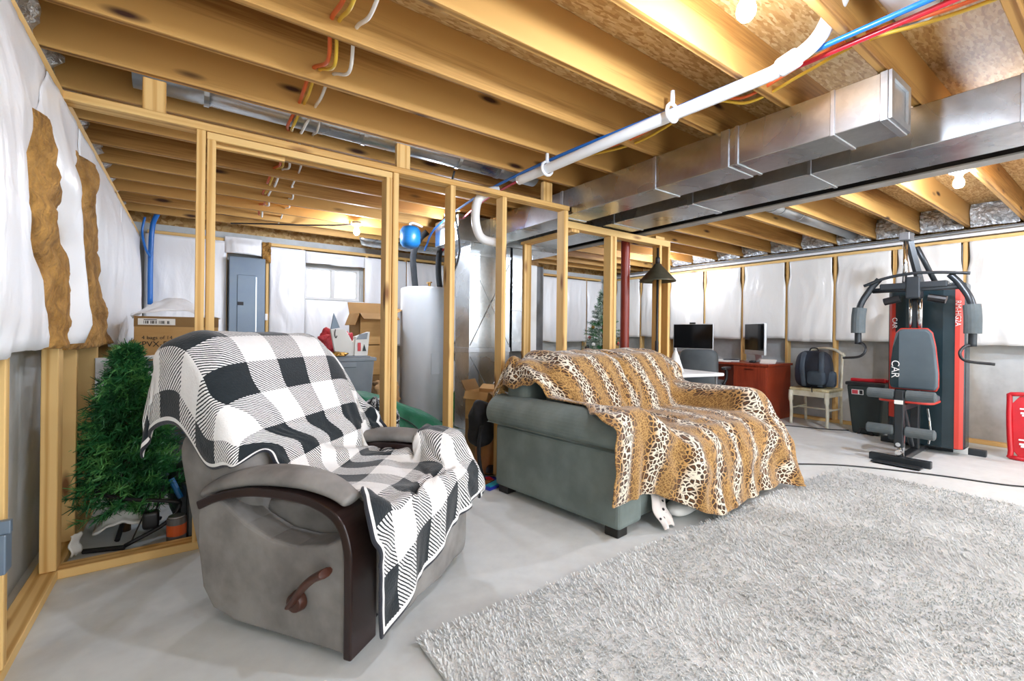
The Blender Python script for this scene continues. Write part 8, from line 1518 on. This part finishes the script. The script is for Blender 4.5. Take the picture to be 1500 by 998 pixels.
# ------------------------------------------------------------------ between partition and loveseat
bb_ = thing('leather_bag', 'tan leather bag standing behind the loveseat arm', 'bag', (1.975, 3.0, 0.0), 0.15)
MB().superel(0.155, 0.10, 0.215, 0.45, 0.5, 30, 20, lambda p: Vector((p.x * (1 - 0.15 * p.z / 0.2), p.y, p.z))).build('body', M['brown_bag'], bb_, smooth=True, loc=(0, 0, 0.215))
MB().box(-0.152, 0.152, -0.102, 0.102, 0.03, 0.10).build('base_band', M['espresso'], bb_, bevel=0.02)
bcl = MB().superel(0.085, 0.08, 0.16, 0.6, 0.6, 40, 26, lambda p: Vector((p.x * (1 + 0.5 * noise.noise(p * 9)) - 0.12 * max(0, -p.z), p.y * (1 + 0.3 * noise.noise(p * 12)), p.z * (1 + 0.35 * noise.noise(p * 8))))).build('black_jacket', M['black_cloth'], smooth=True, loc=(1.80, 2.93, 0.42))
tag(bcl, 'black jacket dropped over the tan leather bag', 'jacket')
sl = MB().tube(bez([(-0.06, -0.10, 0.0), (-0.10, -0.13, -0.15), (-0.09, -0.14, -0.30), (-0.04, -0.12, -0.40)], 6), 0.022, 8, True, 0.5).build('sleeve', M['black_cloth'], bcl, smooth=True)
carton('cardboard_box', 'small open cardboard box behind the left arm of the loveseat', 'box', 1.97, 2.17, 3.22, 3.46, 0.36, 0.60, True, 'cardboard', 0.4)
carton('cardboard_box', 'lower cardboard box behind the loveseat', 'box', 1.97, 2.19, 3.20, 3.48, 0.0, 0.355, False, 'cardboard_d')
tm = thing('toy_mat', 'flat blue toy with red and brown print on the floor by the loveseat', 'toy', (1.755, 2.80, 0), 0.4)
MB().prism([(-0.11, -0.12), (0.06, -0.14), (0.13, 0.0), (0.07, 0.14), (-0.08, 0.13)], 0.0, 0.02, 'z').build('board', mat('toy blue', '2433a8', None, 4, 0.3), tm, bevel=0.006)
MB().prism([(-0.06, -0.05), (0.05, -0.05), (0.09, 0.02), (0.02, 0.07), (-0.05, 0.05)], 0.02, 0.026, 'z').build('red_patch', M['red_plastic'], tm)
MB().prism([(-0.09, -0.11), (0.05, -0.12), (0.08, -0.06), (-0.08, -0.06)], 0.02, 0.025, 'z').build('cyan_patch', mat('toy cyan', '2fb4d2', None, 4, 0.3), tm)
MB().prism([(-0.08, -0.055), (0.03, -0.055), (0.0, 0.0), (-0.07, 0.02)], 0.0255, 0.029, 'z').build('brown_patch', M['brown_bag'], tm)
MB().tube([(-0.09, 0.06, 0.024), (0.06, 0.09, 0.024)], 0.008, 6).build('white_stripe', M['white'], tm)
# bits on the floor
for i, (x, y, s, lb_) in enumerate(((0.02, 1.42, 0.011, 'white wood chip on the bare concrete left of the recliner'), (0.352, 1.49, 0.006, 'tiny white crumb under the front of the recliner'))):
    o = MB().prism([(-s, -s * .4), (s * .6, -s * .6), (s, s * .3), (-s * .2, s * .7)], 0.0, s * 0.6, 'z').build('wood_chip', M['paper'], loc=(x, y, 0.0), bevel=0.001)
    tag(o, lb_, 'scrap')
wclip = thing('blue_clip', 'blue grey plastic clip box on the first stud at the left edge', 'clip', (XL, 2.0, 0.36))
MB().box(-0.005, 0.02, -0.03, 0.03, 0, 0.12).build('body', M['panel_grey'], wclip, bevel=0.004)
MB().box(0.0, 0.028, -0.024, 0.0, 0.12, 0.16).build('tab', M['panel_grey'], wclip, bevel=0.003)

# ------------------------------------------------------------------ far right: desk, computers, lamp
dk = thing('desk', 'cherry red office desk against the right wall', 'desk', (6.02, 2.84, 0))
MB().box(-0.02, 0.66, -0.02, 1.62, 0.705, 0.735).build('desktop', M['cherry'], dk, bevel=0.004)
MB().box(0.0, 0.64, 0.0, 0.45, 0.0, 0.705).build('pedestal', M['cherry'], dk, bevel=0.003)
MB().box(0.0, 0.64, 1.55, 1.60, 0, 0.705).build('end_panel', M['cherry'], dk)
MB().box(0.58, 0.61, 0.45, 1.55, 0.2, 0.705).build('modesty_panel', M['cherry'], dk)
for z0, z1 in ((0.05, 0.36), (0.37, 0.69)):
    d = MB().box(-0.014, 0.0, 0.012, 0.438, z0, z1).build('drawer', M['cherry'], dk, bevel=0.003)
    MB().box(-0.030, -0.014, 0.17, 0.28, z1 - 0.035, z1 - 0.028).build('drawer_pull', M['espresso'], d)
def imac(label, x, y, rz, wdt, hgt, z=0.735):
    t = thing('desktop_computer', label, 'computer', (x, y, z), rz)
    # screen faces -x
    sc_ = MB().box(-0.015, 0.02, -wdt / 2, wdt / 2, 0.10, 0.10 + hgt).build('housing', M['alu'], t, bevel=0.008)
    MB().box(-0.018, -0.0155, -wdt / 2 + 0.012, wdt / 2 - 0.012, 0.165, 0.10 + hgt - 0.012).build('screen', M['screen'], t)
    MB().prism([(0.02, 0.22), (0.055, 0.20), (0.075, 0.01), (0.06, 0.008), (0.035, 0.12)], -0.09, 0.09).build('stand_neck', M['alu'], t, bevel=0.003)
    MB().box(-0.10, 0.09, -0.10, 0.10, 0, 0.008).build('stand_foot', M['alu'], t, bevel=0.002)
    return t
ic = imac('wide silver computer with a black screen on the desk beside the partition end', 6.33, 4.10, 0.30, 0.60, 0.44)
MB().box(-0.02, 0.025, -0.03, 0.05, 0.54, 0.56).build('webcam', M['black'], ic, bevel=0.004)
imac('turned silver computer with a black screen at the right end of the desk', 6.42, 3.20, -0.62, 0.52, 0.44)
for i, (x, y, a, b, h, lab, m) in enumerate(((6.16, 3.55, 0.15, 0.18, 0.02, 'loose white papers on the desk between the computers', 'paper'), (6.20, 3.12, 0.06, 0.035, 0.03, 'small black device on the desk before the turned computer', 'black'), (6.3, 2.97, 0.10, 0.09, 0.05, 'stack of white papers at the right corner of the desk', 'paper'), (6.2, 3.42, 0.1, 0.10, 0.035, 'dark notebook lying on the papers on the desk', 'navy_nylon'))):
    t = thing(['paper_sheaf', 'phone_dock', 'paper_stack', 'notebook'][i], lab, ['papers', 'device', 'papers', 'notebook'][i], (x, y, 0.735), 0.2 * i)
    if i in (0, 2):
        for k in range(4): MB().box(-a, a, -b, b, k * h / 4, (k + 1) * h / 4 - 0.0005).build('sheet', M[m], t, rot=(0, 0, 0.06 * k))
    elif i == 1:
        MB().superel(a, b, h / 2, 0.5, 0.5).build('shell', M[m], t, smooth=True, loc=(0, 0, h / 2)); MB().box(-0.02, 0.02, -0.02, 0.02, h, h + 0.004).build('button', M['steel_grey'], t)
    else:
        MB().box(-a, a, -b, b, 0.0, 0.006).box(-a, a, -b, b, h - 0.012, h - 0.006).build('cover', M[m], t, bevel=0.002); MB().box(-a + 0.005, a - 0.005, -b + 0.005, b - 0.005, 0.006, h - 0.012).build('pages', M['paper'], t)
# office chair
oc = thing('office_chair', 'grey swivel office chair with back toward the sofa, pulled to the desk', 'chair', (5.55, 3.45, 0), 0.25)
MB().superel(0.06, 0.235, 0.26, 0.35, 0.35, 30, 18, lambda p: Vector((p.x - 0.05 * (p.y / 0.235) ** 2 * -1, p.y, p.z))).build('backrest', M['grey_vinyl'], oc, smooth=True, loc=(-0.20, 0, 0.66))
MB().superel(0.24, 0.24, 0.05, 0.4, 0.4).build('seat', M['grey_vinyl'], oc, smooth=True, loc=(0.05, 0, 0.46))
MB().lathe([(0.03, 0.08), (0.03, 0.42)], 12).build('gas_lift', M['steel_dark'], oc)
for k in range(5):
    a = k * 2 * PI / 5
    lg = MB().tube([(0, 0, 0.10), (0.28 * math.cos(a), 0.28 * math.sin(a), 0.065)], [0.025, 0.016], 8).build('leg', M['black'], oc)
    MB().superel(0.03, 0.03, 0.03, 1, 1, 10, 8).build('caster', M['black'], lg, loc=(0.28 * math.cos(a), 0.28 * math.sin(a), 0.03), smooth=True)
for s in (-1, 1):
    MB().tube(bez([(0.0, s * 0.26, 0.46), (0.03, s * 0.29, 0.55), (0.02, s * 0.29, 0.66)], 5), 0.018, 8).build('arm_support', M['black'], oc, smooth=True)
    MB().superel(0.12, 0.04, 0.02, 0.5, 0.5).build('armrest', M['black'], oc, smooth=True, loc=(0.02, s * 0.29, 0.675))
# white folding table with paper tree
tb = thing('folding_table', 'white plastic folding table behind the loveseat', 'table', (4.50, 3.05, 0), -0.2)
MB().box(-0.30, 0.32, -0.30, 0.30, 0.655, 0.69).build('table_top', M['white'], tb, bevel=0.012, seg=3)
for x in (-0.25, 0.27):
    for y in (-0.25, 0.25): MB().tube([(x, y, 0), (x * 0.96, y * 0.96, 0.655)], 0.012, 8).build('leg', M['steel_grey'], tb)
ct_ = thing('paper_tree', 'white rolled cone tree with a knob on top, on the folding table', 'decoration', (4.28, 2.98, 0.69))
random.seed(3)
MB().lathe([(0.085, 0.0), (0.075, 0.05), (0.055, 0.12), (0.034, 0.19), (0.016, 0.235), (0.008, 0.25)], 18).build('cone', M['white_matte'], ct_, smooth=True)
tt = MB()
for k in range(300):
    z = random.uniform(0.005, 0.23); r = 0.088 * (1 - z / 0.265); a = random.uniform(0, 6.28)
    tt.box(-0.008, 0.008, -0.004, 0.004, -0.004, 0.004, Matrix.Translation((r * math.cos(a), r * math.sin(a), z)) @ Euler((random.random() * 3, random.random() * 3, a)).to_matrix().to_4x4())
tt.build('paper_curls', M['paper'], ct_)
MB().superel(0.012, 0.012, 0.014, 1, 1, 12, 8).build('knob', M['white_matte'], ct_, smooth=True, loc=(0, 0, 0.258))
# floor lamp
fl = thing('floor_lamp', 'dark bronze floor lamp with cone shade beside the right partition stud', 'lamp', (3.765, 2.835, 0))
MB().lathe([(0.13, 0.0), (0.135, 0.015), (0.05, 0.028), (0.014, 0.04)], 30).build('base', M['steel_dark'], fl, smooth=True)
MB().tube([(0, 0, 0.03), (0, 0, 1.96)], 0.011, 10).build('pole', M['steel_dark'], fl, smooth=True)
MB().lathe([(0.016, 0.93), (0.018, 0.95), (0.018, 1.02), (0.016, 1.04)], 14).build('switch', M['steel_dark'], fl)
sd = MB().lathe([(0.028, 1.80), (0.034, 1.795), (0.045, 1.775), (0.172, 1.635), (0.175, 1.625)], 36)
sd.f = sd.f[:-2]
sd.build('lamp_shade', M['lamp_shade'], fl, smooth=True, solid=0.004)
MB().lathe([(0.022, 1.795), (0.022, 1.86), (0.014, 1.87)], 14).build('socket_cup', M['steel_dark'], fl, smooth=True)
MB().superel(0.032, 0.032, 0.045, 1, 1, 16, 10).build('bulb', M['white'], fl, smooth=True, loc=(0, 0, 1.69))

# frosted tree, snowman
needle_tree('decorated_tree', 'frosted artificial tree with red and white ornaments far at the back', (5.55, 5.25, 0.0), 1.80, 0.46, ['needle_frost', 'needle'], 11, 300, 26, 0.15)
sm = thing('snowman_figure', 'small white snowman figure with red scarf near the frosted tree', 'figurine', (5.0, 5.05, 0.62))
MB().lathe([(0.02, 0), (0.07, 0.01), (0.085, 0.07), (0.06, 0.135), (0.045, 0.15)], 20).build('body', M['white_matte'], sm, smooth=True)
MB().superel(0.05, 0.05, 0.05, 1, 1, 18, 12).build('head', M['white_matte'], sm, smooth=True, loc=(0, 0, 0.19))
MB().lathe([(0.053, 0.135), (0.06, 0.15), (0.053, 0.165)], 18).build('scarf', M['red_plastic'], sm, smooth=True)
MB().lathe([(0.055, 0.225), (0.055, 0.232), (0.036, 0.235), (0.034, 0.285)], 16).build('hat', M['black'], sm)
MB().tube([(0.0, -0.05, 0.19), (0.0, -0.085, 0.185)], [0.008, 0.002], 8).build('nose', M['cable_orange'], sm)
for s in (-1, 1): MB().superel(0.006, 0.006, 0.006, 1, 1, 8, 6).build('eye', M['black'], sm, loc=(s * 0.018, -0.047, 0.205))
carton('cardboard_box', 'cardboard box under the snowman figure', 'box', 4.80, 5.12, 4.88, 5.2, 0.0, 0.62)

# white chair with backpack
wc_ = thing('wooden_chair', 'chipped cream wooden chair with woven seat against the right wall', 'chair', (6.20, 2.22, 0))
MB().box(0.0, 0.44, 0.0, 0.44, 0.425, 0.46).build('seat', M['woven'], wc_, bevel=0.012, seg=2)
ap = MB().box(0.01, 0.03, 0.03, 0.41, 0.36, 0.425).box(0.41, 0.43, 0.03, 0.41, 0.36, 0.425).box(0.03, 0.41, 0.01, 0.03, 0.36, 0.425).box(0.03, 0.41, 0.41, 0.43, 0.36, 0.425)
ap.build('apron', M['cream_wood'], wc_, bevel=0.004)
for x, y in ((0.02, 0.02), (0.02, 0.42)):
    MB().tube(bez([(x - 0.012, y, 0.425), (x - 0.02, y, 0.33), (x + 0.004, y, 0.16), (x - 0.008, y, 0.0)], 6), [0.026] * 8 + [0.018] * 11, 10).build('leg', M['cream_wood'], wc_, smooth=True)
for y in (0.02, 0.42):
    MB().tube(bez([(0.44, y, 0.0), (0.42, y, 0.4), (0.43, y, 0.65), (0.46, y, 0.90)], 6), 0.017, 10).build('leg', M['cream_wood'], wc_, smooth=True)
MB().tube([(0.01, 0.02, 0.20), (0.43, 0.02, 0.20)], 0.010, 8).build('stretcher', M['cream_wood'], wc_)
MB().tube([(0.01, 0.42, 0.20), (0.43, 0.42, 0.20)], 0.010, 8).build('stretcher', M['cream_wood'], wc_)
MB().tube([(0.2, 0.02, 0.20), (0.2, 0.42, 0.20)], 0.010, 8).build('stretcher', M['cream_wood'], wc_)
MB().tube(bez([(0.46, 0.0, 0.86), (0.47, 0.1, 0.93), (0.475, 0.22, 0.95), (0.47, 0.34, 0.93), (0.46, 0.44, 0.86)], 6), 0.028, 10, True, 0.6).build('crest_rail', M['cream_wood'], wc_, smooth=True)
bp = thing('backpack', 'dark slate backpack sitting on the cream wooden chair', 'backpack', (6.38, 2.45, 0.46), 0.15)
MB().superel(0.12, 0.20, 0.23, 0.5, 0.5, 32, 22, lambda p: Vector((p.x * (1 - 0.25 * max(0, p.z) / 0.23), p.y * (1 - 0.12 * max(0, p.z) / 0.23), p.z))).build('main_pack', M['navy_nylon'], bp, smooth=True, loc=(0, 0, 0.23))
MB().superel(0.05, 0.10, 0.09, 0.5, 0.5).build('front_pocket', M['slate_nylon'], bp, smooth=True, loc=(-0.10, -0.05, 0.13))
MB().superel(0.045, 0.06, 0.10, 0.5, 0.5).build('side_pocket', M['slate_nylon'], bp, smooth=True, loc=(-0.05, -0.185, 0.12))
for y in (-0.09, 0.08):
    MB().tube(bez([(-0.02, y, 0.45), (-0.09, y * 1.1, 0.41), (-0.135, y * 1.2, 0.28), (-0.13, y * 1.1, 0.12), (-0.11, y, 0.02)], 6), [0.028] * 25, 8, True, 0.4).build('shoulder_strap', M['slate_nylon'], bp, smooth=True)
MB().tube(bez([(0, -0.05, 0.45), (0, -0.03, 0.49), (0, 0.03, 0.49), (0, 0.05, 0.45)], 5), 0.009, 8).build('grab_handle', M['black'], bp, smooth=True)
MB().tube(bez([(-0.125, -0.01, 0.03), (-0.19, -0.02, 0.0), (-0.21, -0.03, -0.04)], 5), 0.006, 6).build('loose_strap', M['black'], bp, smooth=True)
# trash bin
tbn = thing('trash_bin', 'dark swing top trash bin beside the exercise machine', 'bin', (6.33, 1.86, 0), 0.0)
vs = [(-0.12, -0.13, 0.0), (0.12, -0.13, 0), (0.12, 0.13, 0), (-0.12, 0.13, 0), (-0.165, -0.175, 0.56), (0.165, -0.175, 0.56), (0.165, 0.175, 0.56), (-0.165, 0.175, 0.56)]
MB().add(vs, [(0, 3, 2, 1), (4, 5, 6, 7), (0, 1, 5, 4), (1, 2, 6, 5), (2, 3, 7, 6), (3, 0, 4, 7)]).build('body', M['bin'], tbn, bevel=0.025, seg=3)
MB().box(-0.175, 0.175, -0.185, 0.185, 0.55, 0.59).build('rim', M['black'], tbn, bevel=0.012)
st = MB().box(-0.006, 0, -0.05, 0.06, 0.0, 0.055).build('sticker', M['paper'], tbn, loc=(-0.163, 0.06, 0.45), rot=(0, math.radians(-4.6), 0))
MB().box(-0.0075, -0.006, 0.0, 0.055, 0.006, 0.05).build('sticker_print', M['red_bag'], st)
MB().box(-0.0075, -0.006, -0.045, -0.015, 0.006, 0.05).build('sticker_print', M['ink'], st)
MB().prism([(-0.075, 0.0), (-0.055, 0.075), (0.055, 0.075), (0.075, 0.0), (0.05, 0.0), (0.04, 0.055), (-0.04, 0.055), (-0.05, 0.0)], -0.135, -0.115, 'x').build('foot_arch', M['black'], tbn)
ru = thing('ice_scraper', 'red plastic ice scraper lying on the trash bin lid', 'scraper', (6.33, 1.87, 0.59), 0.1)
MB().prism([(-0.16, 0.0), (-0.15, 0.045), (0.05, 0.03), (0.16, 0.035), (0.16, 0.0)], -0.06, 0.05, 'x').build('blade', M['red_plastic'], ru, bevel=0.008)
MB().tube([(-0.02, -0.14, 0.02), (-0.02, -0.24, 0.025)], 0.016, 8).build('grip', M['red_plastic'], ru)

# ------------------------------------------------------------------ red sled at the right edge
sd_ = thing('red_sled', 'red plastic sled with white lettering leaning at the right edge', 'sled', (6.10, 0.50, 0.0), 0.0)
# outline leaning a little toward the wall, long side upright
sl_pts = [(-0.32, 0.03), (-0.27, 0.0), (0.20, 0.0), (0.24, 0.06), (0.26, 0.50), (0.21, 0.58), (-0.24, 0.56), (-0.30, 0.50)]
tl = Matrix.Rotation(math.radians(10), 4, 'Y')
def sp_(poly, x0, x1, nm, m, **k):
    o = MB().prism(poly, x0, x1, 'x').build(nm, m, sd_, **k); o.matrix_local = tl; return o
rim_ = bez([(0, a, b) for a, b in sl_pts + [sl_pts[0]]], 4)
o = MB().tube(rim_, 0.020, 8).build('rim', M['red_plastic'], sd_, smooth=True); o.matrix_local = tl @ Matrix.Translation((0, 0, 0.02))
sp_([(a * 0.95, 0.3 + (b - 0.3) * 0.95 + 0.015) for a, b in sl_pts], 0.0, 0.02, 'pan', M['red_plastic'], bevel=0.006)
for k in range(5):
    z = 0.13 + 0.075 * k
    o = MB().superel(0.012, 0.14, 0.028, 0.4, 0.3).build('tread', M['white'], sd_, smooth=True); o.matrix_local = tl @ Matrix.Translation((-0.006, -0.05, z))
for k, z in enumerate((0.12, 0.40)):
    o = MB().box(-0.008, 0, 0, 0.05, 0, 0.018).box(-0.008, 0, 0.03, 0.06, 0.02, 0.038).box(-0.008, 0, 0.0, 0.03, 0.04, 0.058).box(-0.008, 0, 0.02, 0.065, 0.06, 0.075).build('emblem', M['white'], sd_, bevel=0.003); o.matrix_local = tl @ Matrix.Translation((0.0, 0.13, z))
# cord lying on the floor
pipe_thing('power_cord', 'thin black cord lying across the concrete before the exercise machine', 'cord', [(3.75, 2.05, 0.006), (4.1, 1.85, 0.006), (4.55, 1.5, 0.006), (4.85, 1.0, 0.006), (5.0, 0.6, 0.006), (5.3, 0.3, 0.006)], 0.006, 'black', 8, 6)
pipe_thing('power_cord', 'thin black cord under the cream wooden chair', 'cord', [(5.85, 2.75, 0.006), (6.0, 2.5, 0.006), (6.15, 2.2, 0.006), (6.3, 2.05, 0.006)], 0.006, 'black', 8, 6)

# ------------------------------------------------------------------ exercise machine (x toward the wall, y to the left in the picture)
gy = thing('exercise_machine', 'tall black and red home gym machine with curved press arms', 'exercise machine', (5.06, 1.27, 0), 0.03)
def G(nm, mb, m, **k): return mb.build(nm, M[m], gy, **k)
G('front_foot', MB().box(-0.03, 0.03, -0.21, 0.21, 0.0, 0.06), 'gym_frame', bevel=0.006)
G('foot_plate', MB().box(-0.17, -0.07, -0.16, 0.15, 0.0, 0.0).box(-0.17, -0.06, -0.17, 0.16, 0.004, 0.014, Matrix.Rotation(0.04, 4, 'Y')), 'gym_frame')
G('base_rail', MB().box(0.03, 0.95, -0.03, 0.03, 0.015, 0.06), 'gym_frame', bevel=0.006)
G('rear_foot', MB().box(0.92, 0.98, -0.42, 0.36, 0.0, 0.06), 'gym_frame', bevel=0.006)
G('rear_foot_tape', MB().box(0.918, 0.982, -0.30, -0.2, 0.002, 0.062), 'white')
G('front_post', MB().tube([(0.02, 0, 0.05), (0.05, 0, 0.30)], 0.028, 10), 'chrome', smooth=True)
G('leg_lever', MB().box(-0.04, 0.012, -0.032, 0.032, 0.14, 0.64), 'gym_frame', bevel=0.008)
G('lever_sticker', MB().box(-0.044, -0.04, -0.03, 0.03, 0.52, 0.555), 'paper')
for z, x in ((0.60, 0.0), (0.285, -0.01)):
    for s in (-1, 1):
        G('foam_roller', MB().tube([(x, s * 0.035, z), (x, s * 0.045, z), (x, s * 0.225, z), (x, s * 0.235, z)], [0.03, 0.044, 0.044, 0.03], 16), 'black_soft', smooth=False)
G('lever_bolt', MB().tube([(-0.05, 0, 0.10), (0.03, 0, 0.10)], 0.022, 12).tube([(-0.05, 0, 0.17), (0.03, 0, 0.17)], 0.018, 12), 'chrome')
G('seat_pad', MB().superel(0.20, 0.19, 0.032, 0.4, 0.4), 'gym_pad', smooth=True, loc=(0.30, 0, 0.555))
G('seat_piping', MB().superel(0.205, 0.195, 0.012, 0.3, 0.4), 'gym_red', smooth=True, loc=(0.30, 0, 0.528))
G('seat_frame', MB().box(0.05, 0.48, -0.025, 0.025, 0.46, 0.51).tube([(0.12, 0, 0.46), (0.40, 0, 0.10)], 0.02, 8), 'gym_frame', bevel=0.004)
G('pulley_chain', MB().tube([(0.28, -0.13, 0.47), (0.30, -0.14, 0.36), (0.29, -0.15, 0.25), (0.27, -0.14, 0.16)], 0.007, 6), 'chrome')
# padded backrest, narrower at its rounded top
def pad(sc, x0):
    pts = [(-0.155, 0.62), (0.155, 0.62), (0.172, 0.66), (0.172, 0.78), (0.150, 1.02), (0.128, 1.14), (0.095, 1.18), (-0.095, 1.18), (-0.128, 1.14), (-0.150, 1.02), (-0.172, 0.78), (-0.172, 0.66)]
    return [(a * sc, 0.9 + (b - 0.9) * sc) for a, b in pts]
G('back_pad', MB().prism(pad(1.0, 0), 0.40, 0.46, 'x'), 'gym_pad', bevel=0.02, seg=4)
G('back_pad_piping', MB().prism(pad(1.03, 0), 0.425, 0.445, 'x'), 'gym_red', bevel=0.008)
bpan = G('back_pad_panel', MB().prism([(0.10, 0.63), (0.158, 0.635), (0.165, 0.66), (0.165, 0.78), (0.145, 1.0), (0.10, 1.16)], 0.397, 0.402, 'x'), 'gym_shroud')
text('pad_lettering', 'CAR', 0.085, M['white'], gy, frame((0.3955, 0.112, 0.835), (0, 0, -1), (0, -1, 0), (-1, 0, 0)) @ Matrix.Translation((-0.05, -0.04, 0)))
G('upright', MB().box(0.48, 0.55, -0.03, 0.03, 0.06, 1.60), 'gym_frame', bevel=0.006)
G('upright_chrome', MB().tube([(0.46, -0.035, 1.15), (0.46, -0.035, 1.52)], 0.02, 10).tube([(0.46, 0.03, 1.15), (0.46, 0.03, 1.52)], 0.014, 10), 'chrome', smooth=True)
# top boom with lat bar
G('top_boom', MB().tube([(0.55, -0.03, 1.55), (0.42, 0.045, 2.03)], 0.032, 4), 'gym_frame')
G('boom_head', MB().box(0.30, 0.46, 0.01, 0.09, 2.00, 2.07), 'steel_grey', bevel=0.008)
G('boom_strut', MB().tube([(0.36, 0.05, 2.0), (0.37, 0.06, 1.55)], 0.018, 8), 'chrome', smooth=True)
G('boom_strut', MB().tube([(0.50, 0.0, 1.95), (0.70, -0.10, 1.62)], 0.022, 8), 'gym_frame', smooth=True)
G('lat_bar', MB().tube(bez([(0.34, 0.36, 1.60), (0.34, 0.2, 1.66), (0.34, 0.0, 1.69), (0.34, -0.2, 1.68), (0.34, -0.38, 1.655)], 8), 0.014, 10), 'gym_frame', smooth=True)
G('lat_cable', MB().tube([(0.34, 0.05, 2.0), (0.34, 0.02, 1.69)], 0.004, 6), 'chrome')
# press arm
G('press_hub', MB().box(0.33, 0.46, -0.06, 0.045, 1.46, 1.66).box(0.34, 0.44, -0.24, 0.24, 1.55, 1.61), 'gym_frame', bevel=0.012)
G('press_bar', MB().tube([(0.38, -0.34, 1.55), (0.38, 0.30, 1.55)], 0.024, 12), 'gym_frame', smooth=True)
G('pivot', MB().tube([(0.42, -0.22, 1.44), (0.42, -0.10, 1.47)], 0.035, 10).tube([(0.42, 0.10, 1.47), (0.42, 0.22, 1.44)], 0.035, 10), 'black')
for s in (-1, 1):
    e = 0.32 * s
    G('press_arm', MB().tube(bez([(0.38, e * 0.78, 1.66), (0.37, e * 1.0, 1.56), (0.34, e * 1.22, 1.40), (0.33, e * 1.25, 1.20), (0.33, e * 1.25, 1.03)], 8), 0.028, 12), 'gym_frame', smooth=True)
    G('foam_grip', MB().tube(bez([(0.338, e * 1.225, 1.385), (0.332, e * 1.25, 1.28), (0.33, e * 1.25, 1.14)], 5), 0.058, 16), 'black_soft')
    G('handle', MB().tube(bez([(0.33, e * 1.25, 1.04), (0.28, e * 1.25 - 0.06, 1.03), (0.22, e * 1.25 - 0.09, 0.97), (0.22, e * 1.25 - 0.04, 0.91), (0.26, e * 1.25 + 0.10, 0.89)] if s > 0 else [(0.33, e * 1.25, 1.04), (0.28, e * 1.25 + 0.04, 1.03), (0.22, e * 1.25 + 0.06, 0.97), (0.22, e * 1.25 + 0.02, 0.91), (0.26, e * 1.25 - 0.14, 0.89)], 6), 0.012, 8), 'black', smooth=True)
# weight shroud: two curved panels with red stripes
G('weight_shroud', MB().prism([(0.74, -0.26), (0.78, -0.30), (0.98, -0.30), (0.98, 0.27), (0.78, 0.27), (0.74, 0.23), (0.72, 0.12), (0.72, -0.15)], 0.06, 1.62, 'z'), 'gym_shroud', bevel=0.02, seg=3)
G('red_stripe', MB().prism([(0.735, -0.263), (0.762, -0.288), (0.765, -0.280), (0.742, -0.255), (0.732, -0.232), (0.727, -0.232)], 0.07, 1.60, 'z'), 'gym_red')
G('red_stripe', MB().prism([(0.735, 0.233), (0.757, 0.255), (0.758, 0.248), (0.742, 0.22), (0.733, 0.203), (0.728, 0.203)], 0.30, 1.48, 'z'), 'gym_red')
text('stripe_lettering', 'RM-HG2A', 0.055, M['white'], gy, frame((0.722, -0.235, 1.45), (0, 0, -1), (0, -1, 0), (-1, 0, 0)))
text('stripe_lettering', 'CAR', 0.055, M['white'], gy, frame((0.722, 0.225, 1.30), (0, 0, -1), (0, -1, 0), (-1, 0, 0)))
